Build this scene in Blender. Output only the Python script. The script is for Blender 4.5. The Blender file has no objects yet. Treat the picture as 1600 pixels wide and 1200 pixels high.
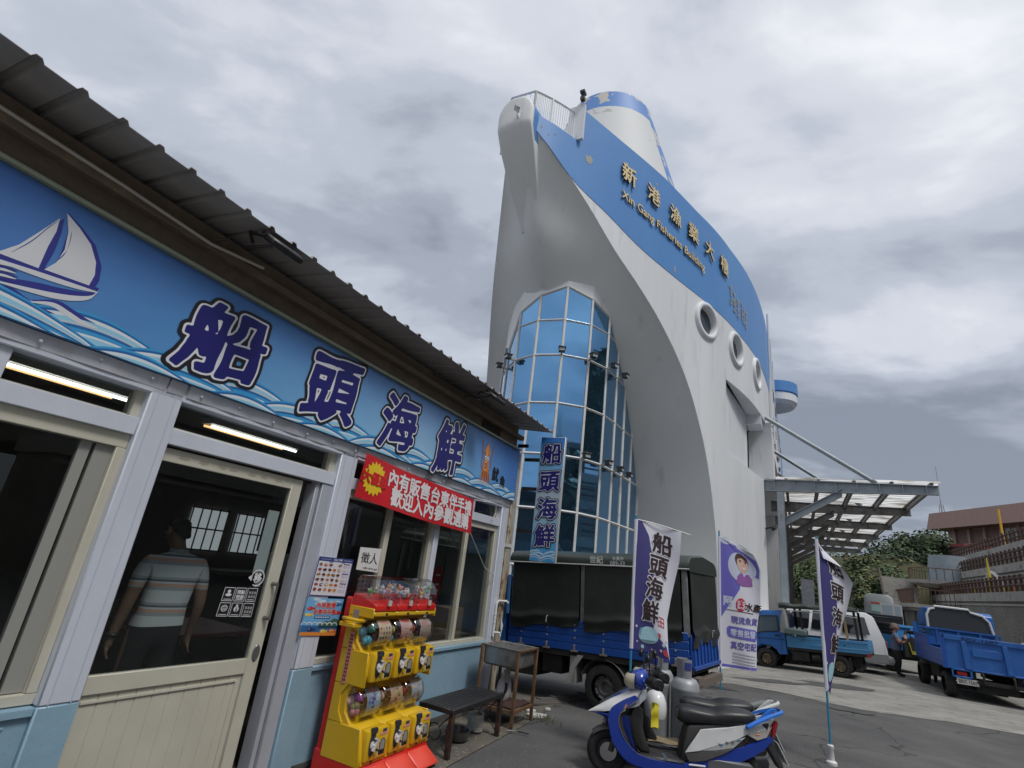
import bpy, bmesh, math, random
from mathutils import Vector, Matrix, noise as mnoise
R_ = math.radians
SC = bpy.context.scene
COL = SC.collection

# ---------------------------------------------------------------- camera
PITCH, ROLL, FPX, EYE = R_(18.96), R_(7.203), 814.4, 1.8
_f = Vector((0, math.cos(PITCH), math.sin(PITCH)))
_u = Vector((0, -math.sin(PITCH), math.cos(PITCH)))
_x = Vector((1, 0, 0))
CR = math.cos(ROLL) * _x + math.sin(ROLL) * _u
CU = -math.sin(ROLL) * _x + math.cos(ROLL) * _u
cam_data = bpy.data.cameras.new('camera')
cam_data.sensor_width = 36.0
cam_data.lens = FPX * 36.0 / 1600.0
cam_data.clip_start, cam_data.clip_end = 0.05, 6000.0
cam = bpy.data.objects.new('camera', cam_data)
COL.objects.link(cam)
cam.matrix_world = Matrix(((CR.x, CU.x, -_f.x, 0), (CR.y, CU.y, -_f.y, 0), (CR.z, CU.z, -_f.z, EYE), (0, 0, 0, 1)))
SC.camera = cam

# ---------------------------------------------------------------- sky, sun, exposure
SUN_AZ, SUN_EL = R_(140), R_(58)          # compass heading from +Y clockwise
SKY_STRENGTH = 0.10
world = bpy.data.worlds.new('World')
SC.world = world
world.use_nodes = True
nt = world.node_tree
nt.nodes.clear()
def wn(t, **kw):
    n = nt.nodes.new(t)
    for k, v in kw.items(): setattr(n, k, v)
    return n
def wl(a, b): nt.links.new(a, b)
w_out = wn('ShaderNodeOutputWorld'); w_bg = wn('ShaderNodeBackground')
w_sky = wn('ShaderNodeTexSky', sky_type='NISHITA'); w_sky.sun_disc = False
w_sky.sun_elevation = SUN_EL; w_sky.sun_rotation = SUN_AZ
w_sky.air_density = 1.0; w_sky.dust_density = 2.0
w_tc = wn('ShaderNodeTexCoord')
w_sep = wn('ShaderNodeSeparateXYZ'); wl(w_tc.outputs['Generated'], w_sep.inputs[0])
# cloud deck: the view direction carried onto a flat layer overhead
w_z = wn('ShaderNodeMath', operation='MAXIMUM'); wl(w_sep.outputs[2], w_z.inputs[0]); w_z.inputs[1].default_value = 0.0
w_z2 = wn('ShaderNodeMath', operation='ADD'); wl(w_z.outputs[0], w_z2.inputs[0]); w_z2.inputs[1].default_value = 0.22
w_px = wn('ShaderNodeMath', operation='DIVIDE'); wl(w_sep.outputs[0], w_px.inputs[0]); wl(w_z2.outputs[0], w_px.inputs[1])
w_py = wn('ShaderNodeMath', operation='DIVIDE'); wl(w_sep.outputs[1], w_py.inputs[0]); wl(w_z2.outputs[0], w_py.inputs[1])
w_cmb = wn('ShaderNodeCombineXYZ'); wl(w_px.outputs[0], w_cmb.inputs[0]); wl(w_py.outputs[0], w_cmb.inputs[1])
w_cmb.inputs[2].default_value = 3.7
def wnoise(scale, detail, rough, dist, off):
    m = wn('ShaderNodeMapping'); wl(w_cmb.outputs[0], m.inputs[0]); m.inputs['Location'].default_value = off
    m.inputs['Rotation'].default_value = (0, 0, 0.6); m.inputs['Scale'].default_value = (1.0, 1.5, 1.0)
    n = wn('ShaderNodeTexNoise'); wl(m.outputs[0], n.inputs['Vector'])
    n.inputs['Scale'].default_value = scale; n.inputs['Detail'].default_value = detail
    n.inputs['Roughness'].default_value = rough; n.inputs['Distortion'].default_value = dist
    return n.outputs['Fac']
n1 = wnoise(0.8, 7, 0.52, 0.3, (4.2, 1.3, 0)); n2 = wnoise(2.4, 7, 0.52, 0.3, (1.1, 7.7, 2.0)); n3 = wnoise(1.5, 7, 0.54, 0.35, (8.1, 2.6, 5.0))
def wmath(op, a, b):
    m = wn('ShaderNodeMath', operation=op)
    for i, v in enumerate((a, b)):
        if isinstance(v, (int, float)): m.inputs[i].default_value = v
        else: wl(v, m.inputs[i])
    return m.outputs[0]
cl = wmath('ADD', wmath('ADD', wmath('MULTIPLY', n1, 0.62), wmath('MULTIPLY', n2, 0.38)), wmath('MULTIPLY', n3, 0.42))
cl = wmath('SUBTRACT', cl, 0.21)
# the deck thins overhead and thickens towards the right-hand horizon
dome = wmath('MULTIPLY', wmath('SUBTRACT', w_sep.outputs[2], 0.5), 0.34)
side = wmath('MULTIPLY', wmath('SUBTRACT', w_sep.outputs[0], 0.1), -0.05)
cl = wmath('ADD', cl, wmath('ADD', dome, side))
w_ramp = wn('ShaderNodeValToRGB'); wl(cl, w_ramp.inputs[0])
CLOUD = [(0.34, (0.191, 0.214, 0.26)), (0.44, (0.279, 0.307, 0.363)), (0.52, (0.377, 0.409, 0.47)), (0.6, (0.493, 0.516, 0.567)), (0.72, (0.688, 0.698, 0.721))]
cr = w_ramp.color_ramp
cr.interpolation = 'EASE'
for i, (p, c) in enumerate(CLOUD):
    e = cr.elements[i] if i < 2 else cr.elements.new(p)
    e.position = p; e.color = (c[0], c[1], c[2], 1)
w_scale = wn('ShaderNodeVectorMath', operation='SCALE'); wl(w_ramp.outputs[0], w_scale.inputs[0])
w_scale.inputs['Scale'].default_value = 1.0 / SKY_STRENGTH
w_mix = wn('ShaderNodeMix', data_type='RGBA'); w_mix.inputs[0].default_value = 0.94
wl(w_sky.outputs[0], w_mix.inputs[6]); wl(w_scale.outputs[0], w_mix.inputs[7])
wl(w_mix.outputs[2], w_bg.inputs[0]); w_bg.inputs[1].default_value = SKY_STRENGTH
wl(w_bg.outputs[0], w_out.inputs[0])

sun_data = bpy.data.lights.new('sun', 'SUN')
sun_data.energy = 1.35; sun_data.angle = R_(14); sun_data.color = (1.0, 0.965, 0.91)
sun = bpy.data.objects.new('sun', sun_data); COL.objects.link(sun)
_sd = Vector((math.sin(SUN_AZ) * math.cos(SUN_EL), math.cos(SUN_AZ) * math.cos(SUN_EL), math.sin(SUN_EL)))
sun.rotation_euler = _sd.to_track_quat('Z', 'Y').to_euler()
SC.view_settings.view_transform = 'Standard'
SC.view_settings.look = 'None'
SC.view_settings.exposure = 0.5
SC.view_settings.gamma = 1.0
SC.view_settings.use_curve_mapping = False
SC.cycles.max_bounces = 8
SC.cycles.transparent_max_bounces = 16
SC.cycles.use_denoising = True
SC.cycles.caustics_reflective = False
SC.cycles.caustics_refractive = False

# ---------------------------------------------------------------- measuring helpers (photo pixel -> point in the world)
def pray(px, py):
    return (px - 800) / FPX * CR + (600 - py) / FPX * CU + _f
def gp(px, py, z=0.0):
    d = pray(px, py); t = (z - EYE) / d.z
    return Vector((0, 0, EYE)) + t * d
def at_y(px, py, Y):
    d = pray(px, py); return Vector((0, 0, EYE)) + d * (Y / d.y)

# ---------------------------------------------------------------- mesh builder
class MB:
    def __init__(s): s.v = []; s.f = []; s.m = []; s.M = Matrix.Identity(4); s.mi = 0
    def at(s, loc=(0, 0, 0), rz=0.0, rx=0.0, ry=0.0):
        s.M = Matrix.Translation(loc) @ Matrix.Rotation(rz, 4, 'Z') @ Matrix.Rotation(ry, 4, 'Y') @ Matrix.Rotation(rx, 4, 'X'); return s
    def add(s, vs, fs, mi=None):
        b = len(s.v); s.v += [s.M @ Vector(v) for v in vs]
        s.f += [tuple(i + b for i in f) for f in fs]; s.m += [s.mi if mi is None else mi] * len(fs); return s
    def box(s, a, b, mi=None):
        x0, y0, z0 = a; x1, y1, z1 = b
        if x0 > x1: x0, x1 = x1, x0
        if y0 > y1: y0, y1 = y1, y0
        if z0 > z1: z0, z1 = z1, z0
        vs = [(x0, y0, z0), (x1, y0, z0), (x1, y1, z0), (x0, y1, z0), (x0, y0, z1), (x1, y0, z1), (x1, y1, z1), (x0, y1, z1)]
        return s.add(vs, [(0, 3, 2, 1), (4, 5, 6, 7), (0, 1, 5, 4), (1, 2, 6, 5), (2, 3, 7, 6), (3, 0, 4, 7)], mi)
    def quad(s, a, b, c, d, mi=None): return s.add([a, b, c, d], [(0, 1, 2, 3)], mi)
    def loft(s, rings, closed=True, caps=True, mi=None, loop=False):
        n = len(rings[0]); vs = [p for r in rings for p in r]; fs = []
        K = len(rings)
        for i in range(K if loop else K - 1):
            j = (i + 1) % K
            for k in range(n if closed else n - 1):
                l = (k + 1) % n
                fs.append((i * n + k, i * n + l, j * n + l, j * n + k))
        if caps and closed and not loop:
            fs.append(tuple(range(n - 1, -1, -1))); fs.append(tuple((K - 1) * n + k for k in range(n)))
        return s.add(vs, fs, mi)
    def tube(s, pts, r, n=8, mi=None, caps=True, loop=False):
        pts = [Vector(p) for p in pts]; K = len(pts); rings = []
        rs = r if isinstance(r, (list, tuple)) else [r] * K
        up = None
        for i in range(K):
            if loop: t = pts[(i + 1) % K] - pts[i - 1]
            else: t = pts[min(i + 1, K - 1)] - pts[max(i - 1, 0)]
            t.normalize()
            if up is None:
                up = Vector((0, 0, 1)) if abs(t.z) < 0.9 else Vector((1, 0, 0))
            a = t.cross(up)
            if a.length < 1e-4: a = t.cross(Vector((0, 1, 0)))
            a.normalize(); b = a.cross(t); up = b
            rings.append([pts[i] + (a * math.cos(q) + b * math.sin(q)) * rs[i] for q in (2 * math.pi * k / n for k in range(n))])
        return s.loft(rings, True, caps, mi, loop)
    def lathe(s, prof, n=16, mi=None, axis='Z', caps=True, a0=0.0, a1=None):
        full = a1 is None; A1 = a0 + 2 * math.pi if full else a1; rings = []
        for r, z in prof:
            ring = []
            for k in range(n if full else n + 1):
                q = a0 + (A1 - a0) * k / n
                c, d = r * math.cos(q), r * math.sin(q)
                ring.append((c, d, z) if axis == 'Z' else ((z, c, d) if axis == 'X' else (d, z, c)))
            rings.append(ring)
        return s.loft(rings, full, caps and full, mi)
    def prism(s, poly, axis, a, b, mi=None):
        def P(u, v, w): return {'x': (w, u, v), 'y': (u, w, v), 'z': (u, v, w)}[axis]
        n = len(poly); vs = [P(u, v, a) for u, v in poly] + [P(u, v, b) for u, v in poly]
        fs = [tuple(range(n)), tuple(range(2 * n - 1, n - 1, -1))] + [(k, k + n, (k + 1) % n + n, (k + 1) % n) for k in range(n)]
        return s.add(vs, fs, mi)
    def ball(s, c, r, n=10, m=6, mi=None):
        rx, ry, rz = r if isinstance(r, (list, tuple)) else (r, r, r); rings = []
        for i in range(m + 1):
            t = math.pi * i / m; k = max(math.sin(t), 0.02)
            rings.append([(c[0] + rx * k * math.cos(2 * math.pi * j / n), c[1] + ry * k * math.sin(2 * math.pi * j / n), c[2] - rz * math.cos(t)) for j in range(n)])
        return s.loft(rings, True, True, mi)
    def grid(s, fn, nu, nv, mi=None):
        vs = [fn(i / nu, j / nv) for j in range(nv + 1) for i in range(nu + 1)]
        fs = [(j * (nu + 1) + i, j * (nu + 1) + i + 1, (j + 1) * (nu + 1) + i + 1, (j + 1) * (nu + 1) + i) for j in range(nv) for i in range(nu)]
        return s.add(vs, fs, mi)
    def build(s, name, mats, parent=None, smooth=False, bevel=0.0, fix=True, seg=1, ang=38, weld=False):
        me = bpy.data.meshes.new(name)
        me.from_pydata([tuple(v) for v in s.v], [], s.f)
        if not isinstance(mats, (list, tuple)): mats = [mats]
        for m in mats: me.materials.append(m)
        for p, m in zip(me.polygons, s.m): p.material_index = min(m, len(mats) - 1)
        if fix or bevel or weld:
            bm = bmesh.new(); bm.from_mesh(me)
            if weld: bmesh.ops.remove_doubles(bm, verts=bm.verts, dist=1e-4)
            if fix: bmesh.ops.recalc_face_normals(bm, faces=bm.faces)
            if bevel:
                es = [e for e in bm.edges if len(e.link_faces) == 2 and e.calc_face_angle(0) > R_(35)]
                bmesh.ops.bevel(bm, geom=es, offset=bevel, segments=seg, affect='EDGES', profile=0.5, clamp_overlap=True)
            bm.to_mesh(me); bm.free()
        if smooth or bevel:
            me.polygons.foreach_set('use_smooth', [True] * len(me.polygons))
            me.set_sharp_from_angle(angle=R_(ang))
        o = bpy.data.objects.new(name, me); COL.objects.link(o)
        if parent: o.parent = parent
        return o

def tag(o, label=None, cat=None, group=None, kind=None):
    if label: o['label'] = label
    if cat: o['category'] = cat
    if group: o['group'] = group
    if kind: o['kind'] = kind
    return o
def thing(name, label, cat, loc=(0, 0, 0), rz=0.0, group=None, ry=0.0):
    o = bpy.data.objects.new(name, None); COL.objects.link(o); o.empty_display_size = 0.2
    o.location = loc; o.rotation_euler = (0, ry, rz)
    return tag(o, label, cat, group)
def copy_tree(o, parent=None):
    c = o.copy(); COL.objects.link(c); c.parent = parent
    for ch in list(o.children): copy_tree(ch, c)
    return c

# ---------------------------------------------------------------- text
_txt = {}
_tc = bpy.data.curves.new('letters', 'FONT'); _to = bpy.data.objects.new('letters', _tc); COL.objects.link(_to)
def glyphs(body, off=0.0, shear=0.0):
    k = (body, round(off, 4), shear)
    if k not in _txt:
        _tc.body = body; _tc.offset = off; _tc.shear = shear; _tc.size = 1.0; _tc.resolution_u = 3; _tc.fill_mode = 'FRONT'
        dg = bpy.context.evaluated_depsgraph_get(); dg.update()
        me = bpy.data.meshes.new_from_object(_to.evaluated_get(dg))
        vs = [(v.co.x, v.co.y) for v in me.vertices]; fs = [tuple(p.vertices) for p in me.polygons]
        bpy.data.meshes.remove(me); _txt[k] = (vs, fs)
    return _txt[k]
def text_width(body):
    vs, _ = glyphs(body); return max(v[0] for v in vs)
import numpy as np
_fld = {}
def glyph_field(body, res, reach):
    """distance (in em) outside the letter shapes, on a grid of res cells per em"""
    k = (body, res)
    if k in _fld: return _fld[k]
    vs, fs = glyphs(body)
    pad = reach + 3.0 / res
    x0, y0 = min(v[0] for v in vs) - pad, min(v[1] for v in vs) - pad
    nx = int((max(v[0] for v in vs) + pad - x0) * res) + 2; ny = int((max(v[1] for v in vs) + pad - y0) * res) + 2
    ss = 2; M = np.zeros((ny * ss, nx * ss), bool)
    for f in fs:
        P = [((vs[i][0] - x0) * res * ss, (vs[i][1] - y0) * res * ss) for i in f]
        for q in range(1, len(P) - 1):
            (ax, ay), (bx, by), (cx, cy) = P[0], P[q], P[q + 1]
            ix0, ix1 = max(int(min(ax, bx, cx)) - 1, 0), min(int(max(ax, bx, cx)) + 2, nx * ss); iy0, iy1 = max(int(min(ay, by, cy)) - 1, 0), min(int(max(ay, by, cy)) + 2, ny * ss)
            if ix1 <= ix0 or iy1 <= iy0: continue
            X, Y = np.meshgrid(np.arange(ix0, ix1) + .5, np.arange(iy0, iy1) + .5)
            e0 = (bx - ax) * (Y - ay) - (by - ay) * (X - ax); e1 = (cx - bx) * (Y - by) - (cy - by) * (X - bx); e2 = (ax - cx) * (Y - cy) - (ay - cy) * (X - cx)
            M[iy0:iy1, ix0:ix1] |= ((e0 >= -.3) & (e1 >= -.3) & (e2 >= -.3)) | ((e0 <= .3) & (e1 <= .3) & (e2 <= .3))
    Rr = int(reach * res * ss) + 4; big = 1e6
    def edt(mask):
        g_ = np.where(mask, 0.0, big); o = g_.copy()
        for d in range(1, Rr + 1):
            o[d:] = np.minimum(o[d:], g_[:-d] + d * d); o[:-d] = np.minimum(o[:-d], g_[d:] + d * d)
        g_ = o.copy()
        for d in range(1, Rr + 1):
            o[:, d:] = np.minimum(o[:, d:], g_[:, :-d] + d * d); o[:, :-d] = np.minimum(o[:, :-d], g_[:, d:] + d * d)
        return np.sqrt(np.minimum(o, (Rr + 2.0) ** 2))
    D = (edt(M) - np.minimum(edt(~M), Rr + 2)) / (res * ss)
    D = D[::ss, ::ss]
    K = np.pad(D, 1, mode='edge'); D = (K[:-2, 1:-1] + K[2:, 1:-1] + K[1:-1, :-2] + K[1:-1, 2:] + 4 * K[1:-1, 1:-1]) / 8
    _fld[k] = (D, x0 + .25 / res, y0 + .25 / res); return _fld[k]
def put_text(mb, body, fn, size, layers, shear=0.0, cx=0.5, cy=0.375, width=None, res=None, brush=0.0, reach=0.12, maxrun=999):
    """lays the letters through fn(u, v, w): u right, v up, w out of the surface; centred when cx is 0.5"""
    w = text_width(body)
    sx = size if width is None else width / w
    if res is None and max(o for o, _, _ in layers) <= 0.026:
        for off, mi, out in layers:
            vs, fs = glyphs(body, off, shear)
            mb.add([fn((x - w * cx) * sx, (y - cy) * size, out) for x, y in vs], fs, mi)
        return
    res = res or 44
    D, x0, y0 = glyph_field(body, res, reach)
    ny, nx = D.shape
    if brush:
        Y, X = np.mgrid[0:ny, 0:nx] / res
        D = D - brush * (np.sin(X * 11 + Y * 5 + len(body)) * .5 + np.sin(Y * 13 - X * 7 + ord(body[0])) * .5)
    for off, mi, out in layers:
        F = D - off; I = F < 0; vid = {}; V = []; Fc = []
        def vert(key, x, y):
            if key not in vid:
                vid[key] = len(V); V.append(fn((x0 + x / res - w * cx) * sx, (y0 + y / res - cy) * size, out))
            return vid[key]
        for j in range(ny - 1):
            run = None; row = I[j:j + 2]
            if not row.any(): continue
            for i in range(nx - 1):
                c = (I[j, i], I[j, i + 1], I[j + 1, i + 1], I[j + 1, i])
                if all(c):
                    if run is None: run = i
                    elif i - run >= maxrun:
                        Fc.append((vert((run, j), run, j), vert((i, j), i, j), vert((i, j + 1), i, j + 1), vert((run, j + 1), run, j + 1))); run = i
                    continue
                if run is not None:
                    Fc.append((vert((run, j), run, j), vert((i, j), i, j), vert((i, j + 1), i, j + 1), vert((run, j + 1), run, j + 1))); run = None
                if not any(c): continue
                cor = ((i, j), (i + 1, j), (i + 1, j + 1), (i, j + 1)); poly = []
                for q in range(4):
                    a, b = cor[q], cor[(q + 1) % 4]
                    if c[q]: poly.append(vert(a, *a))
                    if c[q] != c[(q + 1) % 4]:
                        fa, fb = F[a[1], a[0]], F[b[1], b[0]]; t_ = fa / (fa - fb)
                        poly.append(vert((min(a, b), max(a, b)), a[0] + (b[0] - a[0]) * t_, a[1] + (b[1] - a[1]) * t_))
                if len(poly) > 2: Fc.append(tuple(poly))
            if run is not None:
                i = nx - 1; Fc.append((vert((run, j), run, j), vert((i, j), i, j), vert((i, j + 1), i, j + 1), vert((run, j + 1), run, j + 1)))
        mb.add(V, Fc, mi)
def done_text():
    bpy.data.objects.remove(_to); bpy.data.curves.remove(_tc)

# ---------------------------------------------------------------- materials
_mats = {}
def mat(name, col, rough=0.6, metal=0.0, spec=0.5, col2=None, nscale=3.0, ndetail=5.0, lo=0.35, hi=0.7, bump=0.0, bscale=40.0, stretch=None,
        col3=None, n3scale=12.0, lo3=0.62, hi3=0.72, coat=0.0, emit=0.0, rvar=0.0, two_sided=False):
    if name in _mats: return _mats[name]
    m = bpy.data.materials.new(name); m.use_nodes = True; t = m.node_tree; b = t.nodes['Principled BSDF']
    b.inputs['Base Color'].default_value = (*col, 1); b.inputs['Roughness'].default_value = rough
    b.inputs['Metallic'].default_value = metal; b.inputs['Specular IOR Level'].default_value = spec
    b.inputs['Coat Weight'].default_value = coat
    if emit: b.inputs['Emission Color'].default_value = (*col, 1); b.inputs['Emission Strength'].default_value = emit
    if col2 or bump or col3 or rvar:
        tc = t.nodes.new('ShaderNodeTexCoord'); mp = t.nodes.new('ShaderNodeMapping'); t.links.new(tc.outputs['Object'], mp.inputs[0])
        if stretch: mp.inputs['Scale'].default_value = stretch
    cur = None
    def nz(scale, det=ndetail):
        n = t.nodes.new('ShaderNodeTexNoise'); n.inputs['Scale'].default_value = scale; n.inputs['Detail'].default_value = det
        n.inputs['Roughness'].default_value = 0.6; t.links.new(mp.outputs[0], n.inputs['Vector']); return n
    def rng(src, a, c):
        r = t.nodes.new('ShaderNodeMapRange'); t.links.new(src, r.inputs[0]); r.inputs[1].default_value = a; r.inputs[2].default_value = c; return r.outputs[0]
    def mix(f, a, c):
        x = t.nodes.new('ShaderNodeMix'); x.data_type = 'RGBA'; t.links.new(f, x.inputs[0])
        if isinstance(a, tuple): x.inputs[6].default_value = (*a, 1)
        else: t.links.new(a, x.inputs[6])
        x.inputs[7].default_value = (*c, 1); return x.outputs[2]
    if col2: n = nz(nscale); cur = mix(rng(n.outputs['Fac'], lo, hi), col, col2)
    if col3: n = nz(n3scale, 8); cur = mix(rng(n.outputs['Fac'], lo3, hi3), cur if cur else col, col3)
    if cur: t.links.new(cur, b.inputs['Base Color'])
    if rvar:
        n = nz(nscale * 2.3); r = t.nodes.new('ShaderNodeMapRange'); t.links.new(n.outputs['Fac'], r.inputs[0]); r.inputs[1].default_value = 0.3; r.inputs[2].default_value = 0.7
        r.inputs[3].default_value = max(rough - rvar, 0.02); r.inputs[4].default_value = min(rough + rvar, 1); t.links.new(r.outputs[0], b.inputs['Roughness'])
    if bump:
        n = nz(bscale, 6); bp = t.nodes.new('ShaderNodeBump'); bp.inputs['Strength'].default_value = bump; bp.inputs['Distance'].default_value = 0.02
        t.links.new(n.outputs['Fac'], bp.inputs['Height']); t.links.new(bp.outputs[0], b.inputs['Normal'])
    _mats[name] = m
    return m
def glass(name, tint=(0.8, 0.85, 0.85), ior=1.45, rough=0.0, extra=0.0, grey=None):
    """thin pane: see-through, with the reflection a window shows"""
    if name in _mats: return _mats[name]
    m = bpy.data.materials.new(name); m.use_nodes = True; t = m.node_tree; t.nodes.clear()
    o = t.nodes.new('ShaderNodeOutputMaterial'); tr = t.nodes.new('ShaderNodeBsdfTransparent'); tr.inputs[0].default_value = (*tint, 1)
    g = t.nodes.new('ShaderNodeBsdfGlossy'); g.inputs['Roughness'].default_value = rough
    if grey: g.inputs[0].default_value = (*grey, 1)
    # Schlick reflection, the same from either side of the pane
    lw = t.nodes.new('ShaderNodeLayerWeight'); lw.inputs[0].default_value = 0.5
    pw = t.nodes.new('ShaderNodeMath'); pw.operation = 'POWER'; t.links.new(lw.outputs['Facing'], pw.inputs[0]); pw.inputs[1].default_value = 4.5
    ad = t.nodes.new('ShaderNodeMath'); ad.operation = 'MULTIPLY_ADD'; ad.use_clamp = True; t.links.new(pw.outputs[0], ad.inputs[0]); ad.inputs[1].default_value = 0.9; ad.inputs[2].default_value = 0.035 + extra
    x = t.nodes.new('ShaderNodeMixShader'); t.links.new(ad.outputs[0], x.inputs[0]); t.links.new(tr.outputs[0], x.inputs[1]); t.links.new(g.outputs[0], x.inputs[2])
    t.links.new(x.outputs[0], o.inputs[0]); _mats[name] = m
    return m
WHITE = lambda: mat('white_paint', (0.70, 0.72, 0.76), 0.45, col2=(0.62, 0.64, 0.68), nscale=2.5, bump=0.06, bscale=60)
BLACK = lambda: mat('black_plastic', (0.014, 0.014, 0.015), 0.42)
RUBBER = lambda: mat('tyre_rubber', (0.02, 0.02, 0.021), 0.85, col2=(0.05, 0.047, 0.043), nscale=9, lo=0.5, hi=0.8)
CHROME = lambda: mat('chrome', (0.62, 0.62, 0.64), 0.18, 1.0)
GREYMETAL = lambda: mat('grey_metal', (0.30, 0.31, 0.32), 0.45, 0.7, col2=(0.2, 0.2, 0.2), nscale=8)
random.seed(7)
# ================================================================ ground
def gz(x, y):
    d = (x - 1.8) * -0.666 + (y - 8.3) * 0.746
    return -0.062 * (min(max(math.log1p(math.exp(3 * min(d, 12))) / 3, 0), 12))
g = MB()
NX = [-3000, -800, -250, -100, -60] + [-40 + 2 * i for i in range(20)] + [0.5 * i for i in range(0, 41)] + [22 + 2 * i for i in range(20)] + [70, 100, 250, 800, 3000]
NY = [-3000, -800, -200, -60, -30, -15, -8] + [-4 + 0.5 * i for i in range(60)] + [27 + 3 * i for i in range(25)] + [110, 150, 250, 800, 3000]
vs = [(x, y, gz(x, y)) for y in NY for x in NX]; n = len(NX)
g.add(vs, [(j * n + i, j * n + i + 1, (j + 1) * n + i + 1, (j + 1) * n + i) for j in range(len(NY) - 1) for i in range(n - 1)])
M_ASPH = mat('asphalt', (0.072, 0.072, 0.073), 0.9, col2=(0.125, 0.123, 0.12), nscale=0.7, ndetail=9, col3=(0.21, 0.205, 0.195), n3scale=30, lo3=0.60, hi3=0.70, bump=0.45, bscale=110, rvar=0.08)
t = M_ASPH.node_tree; bs_ = t.nodes['Principled BSDF']; vo = t.nodes.new('ShaderNodeTexVoronoi'); vo.feature = 'DISTANCE_TO_EDGE'; vo.inputs['Scale'].default_value = .45
tcn = t.nodes.new('ShaderNodeTexCoord'); nw = t.nodes.new('ShaderNodeTexNoise'); nw.inputs['Scale'].default_value = 1.1; nw.inputs['Detail'].default_value = 6; t.links.new(tcn.outputs['Object'], nw.inputs['Vector'])
va = t.nodes.new('ShaderNodeVectorMath'); va.operation = 'MULTIPLY_ADD'; t.links.new(nw.outputs['Color'], va.inputs[0]); va.inputs[1].default_value = (1.6, 1.6, 0); t.links.new(tcn.outputs['Object'], va.inputs[2]); t.links.new(va.outputs[0], vo.inputs['Vector'])
mr = t.nodes.new('ShaderNodeMapRange'); t.links.new(vo.outputs['Distance'], mr.inputs[0]); mr.inputs[1].default_value = .002; mr.inputs[2].default_value = .012; mr.inputs[3].default_value = .85; mr.inputs[4].default_value = 0
old = bs_.inputs['Base Color'].links[0].from_socket; mxc = t.nodes.new('ShaderNodeMix'); mxc.data_type = 'RGBA'; t.links.new(mr.outputs[0], mxc.inputs[0]); t.links.new(old, mxc.inputs[6]); mxc.inputs[7].default_value = (.028, .028, .028, 1); t.links.new(mxc.outputs[2], bs_.inputs['Base Color'])
tag(g.build('ground', M_ASPH, smooth=True), kind='structure')
# paler old concrete of the yard, beyond the seam in the asphalt
M_CONC = mat('old_concrete', (0.215, 0.208, 0.19), 0.9, col2=(0.335, 0.325, 0.30), nscale=1.0, ndetail=9, col3=(0.125, 0.12, 0.112), n3scale=3.2, lo3=0.54, hi3=0.70, bump=0.35, bscale=45, stretch=(1, 1.8, 1))
g = MB()
seam = [(2.9, 13.0), (3.4, 12.7), (3.97, 12.2), (5.42, 12.42), (6.92, 11.29), (8.4, 10.9), (10.03, 10.64), (13, 9.9), (20, 8.6), (40, 6)]
def seam_at(x):
    for (x0, y0), (x1, y1) in zip(seam, seam[1:]):
        if x0 <= x <= x1: return y0 + (y1 - y0) * (x - x0) / (x1 - x0)
def conc(u, v):
    x = 2.9 + 37 * u ** 1.6; y0 = seam_at(x) + 0.10 * math.sin(x * 2.3) + 0.05 * math.sin(x * 7.1 + 1)
    y = y0 + (62 - y0) * v ** 2
    return (x, y, gz(x, y) + 0.006)
g.grid(conc, 90, 40)
tag(g.build('concrete_yard', M_CONC, smooth=True), kind='structure')
g = MB()
for px, py, a, b, sd in ((1290, 1070, 1.5, .5, 1), (1200, 1062, .9, .35, 2), (1330, 1110, .5, .3, 3)):
    c = gp(px, py); rr = random.Random(sd)
    g.add([(c.x, c.y, gz(c.x, c.y) + 0.012)] + [(c.x + a * math.cos(q) * rr.uniform(.7, 1), c.y + b * math.sin(q) * rr.uniform(.7, 1), gz(c.x + a * math.cos(q), c.y + b * math.sin(q)) + 0.012) for q in (k * 2 * math.pi / 18 for k in range(18))], [(0, k + 1, (k + 1) % 18 + 1) for k in range(18)])
tag(g.build('tar_patches', mat('tar_patch', (0.06, 0.06, 0.06), 0.85, col2=(0.1, 0.1, 0.1), nscale=5, bump=0.3, bscale=80), smooth=False), kind='structure')

g = MB(); g.grid(lambda u, v: (-14 + 74 * u, 1.2 - 15 * v - .05 * math.sin(u * 90), gz(-14 + 74 * u, 1.2 - 15 * v) + .006), 60, 10)
tag(g.build('bounce_ground', mat('bounce_concrete', (.40, .39, .36), .9, col2=(.33, .32, .30), nscale=1.2, bump=.3), smooth=True), kind='structure')  # unseen pale ground behind the camera, added to bounce light onto shop and hull
# ================================================================ the ship-shaped building (local x = along its keel, y = to port, z = up)
SHIP_AZ = R_(29.5)
ship = thing('ship_building', 'white and blue building shaped like a ship with glass bow bay and three portholes', 'building', (0, 0, 0), math.pi / 2 - SHIP_AZ)
PL = [(8.9, -6.2), (9.6, -5.55), (10.55, -4.92), (13.8, -3.1), (17.3, -1.6), (21.9, -.82), (29.5, -.7), (50, -.7)]
def crom(P, n):
    P = [tuple(2 * a - b for a, b in zip(P[0], P[1]))] + list(P) + [tuple(2 * a - b for a, b in zip(P[-1], P[-2]))]; o = []
    for i in range(1, len(P) - 2):
        for k in range(n):
            t = k / n
            o.append(tuple(.5 * (2 * p1 + (p2 - p0) * t + (2 * p0 - 5 * p1 + 4 * p2 - p3) * t * t + (3 * p1 - p0 - 3 * p2 + p3) * t ** 3) for p0, p1, p2, p3 in zip(*P[i - 1:i + 3])))
    o.append(P[-2]); return o
CURVE = crom(PL, 14)
def lin(T, x):
    if x <= T[0][0]: return T[0][1]
    for (a, b), (c, d) in zip(T, T[1:]):
        if x <= c: return b + (d - b) * (x - a) / (c - a)
    return T[-1][1]
def side_l(a): return lin(CURVE, a)                      # lateral position of the starboard wall
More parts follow.
